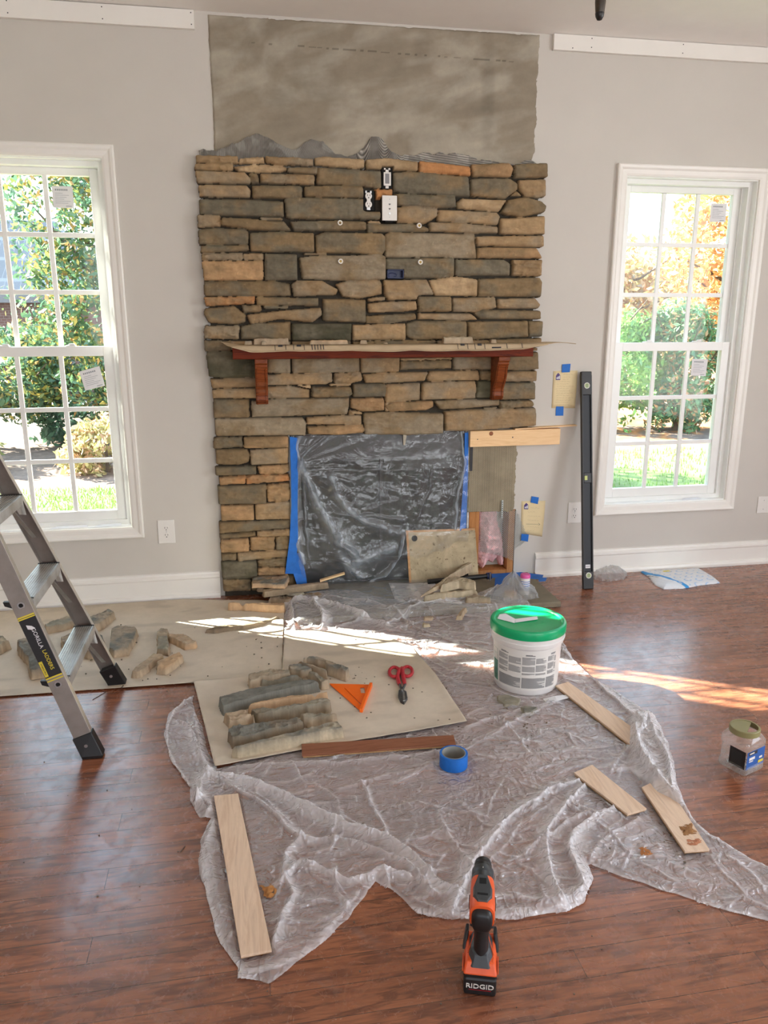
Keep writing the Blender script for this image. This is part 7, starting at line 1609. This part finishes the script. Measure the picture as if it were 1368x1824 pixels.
# ------------------------------------------------------------------ pull-chain fob at the top edge
def fob():
    c = W(1067.5, 36.5, 2.0); t = thing('pull_chain_fob', 'dark wooden fob hanging on a chain at the top edge of the photo', 'pull chain', (c.x, c.y, c.z))
    MB().lathe(c, [(0, 0), (.006, .002), (.0095, .009), (.0115, .020), (.0135, .040), (.0140, .060), (.0120, .085), (.007, .105), (.003, .112), (0, .113)], 24).build('fob', plain('dark_wood', (.045, .028, .014, 1), .35, var=.4, vscale=30), t, smooth=60)
    MB().lathe(c, [(0, -.0006), (.0062, .0012), (.0104, .0088), (.0118, .0165), (.0108, .018)], 24).build('black_tip', M['black'], t, smooth=60)
    b = MB(); z = c.z+.113
    while z < CEIL-.012: b.cyl((c.x, c.y, z), (c.x, c.y, z+.004), .0016, n=8); b.cyl((c.x, c.y, z+.003), (c.x, c.y, z+.008), .0005, n=5); z += .0065
    b.build('chain', M['steel'], t); MB().lathe((c.x, c.y, CEIL-.014), [(0, 0), (.02, .002), (.03, .014), (0, .014)], 24).build('ceiling_rose', M['trim'], t, smooth=60)
fob()

# ------------------------------------------------------------------ sawdust
def dust(label, pts, z, H, seed, col):
    P = np.array(fp(pl(pts), z)); x0, y0 = P.min(0)-.01; x1, y1 = P.max(0)+.01; X, Y = np.meshgrid(np.arange(x0, x1, .002), np.arange(y0, y1, .002))
    s = sdf(P, X+(fbm(X*60, Y*60, seed)-.5)*.03, Y+(fbm(X*60, Y*60, seed+1)-.5)*.03); m = (s > 0) & ((fbm(X*160, Y*160, seed+2) > .40) | (s > .012))
    Z = z+H*np.clip(s/.015, 0.1, 1)*(.4+fbm(X*90, Y*90, seed+3)); q, u = grid_faces(m); V = np.stack([X.ravel(), Y.ravel(), np.where(m, Z, z).ravel()], 1)
    if len(u): tag(finish('sawdust', V[u], quads=q, m=plain('sawdust_%d' % seed, col, .95, var=.35, vscale=80), smooth=179), label, 'sawdust', kind='stuff')
dust('heap of orange-brown sawdust on the plastic beside the long near-left plank', '463,1578 492,1574 494,1590 478,1602 468,1595', .010, .005, 201, rgb(165, 115, 65, 1.2))
dust('patch of brown sawdust on the plank at the near right', '1210,1472 1232,1470 1240,1485 1222,1490', .0245, .004, 202, rgb(140, 100, 62, 1.3))
dust('thin smear of brown sawdust near the end of the near right plank', '1228,1495 1246,1494 1244,1505 1228,1506', .0245, .0015, 203, rgb(165, 110, 80, 1.3))
dust('small smear of brown sawdust on the plastic between the two right planks', '1138,1512 1152,1508 1162,1522 1148,1528', .014, .003, 204, rgb(160, 105, 60, 1.3))
def splinter(name, label, cat, a, b_, z, r, m): p, q = F(*a, z), F(*b_, z); tag(MB().beam((p.x, p.y, z+r), (q.x, q.y, z+r), (0, r, 0), (0, 0, r)).build(name, m), label, cat)
splinter('wood_splinter', 'thin dark splinter on the floor near the far ladder foot', 'splinter', (165, 1247), (190, 1232), 0, .0012, M['bark'])
splinter('wood_splinter', 'short brown splinter on the floor left of the plastic', 'splinter', (322, 1518), (330, 1508), 0, .0018, M['bark'])
tag(MB().beam(WW(*J_('775,248')[0], .15), WW(*J_('975,187')[0], .15), (0, .012, 0), (0, 0, .005)).build('wood_strip', M['pine'], bevel=.001), 'pale wood strip sticking up to the right from the hearth stone pile', 'wood strip')
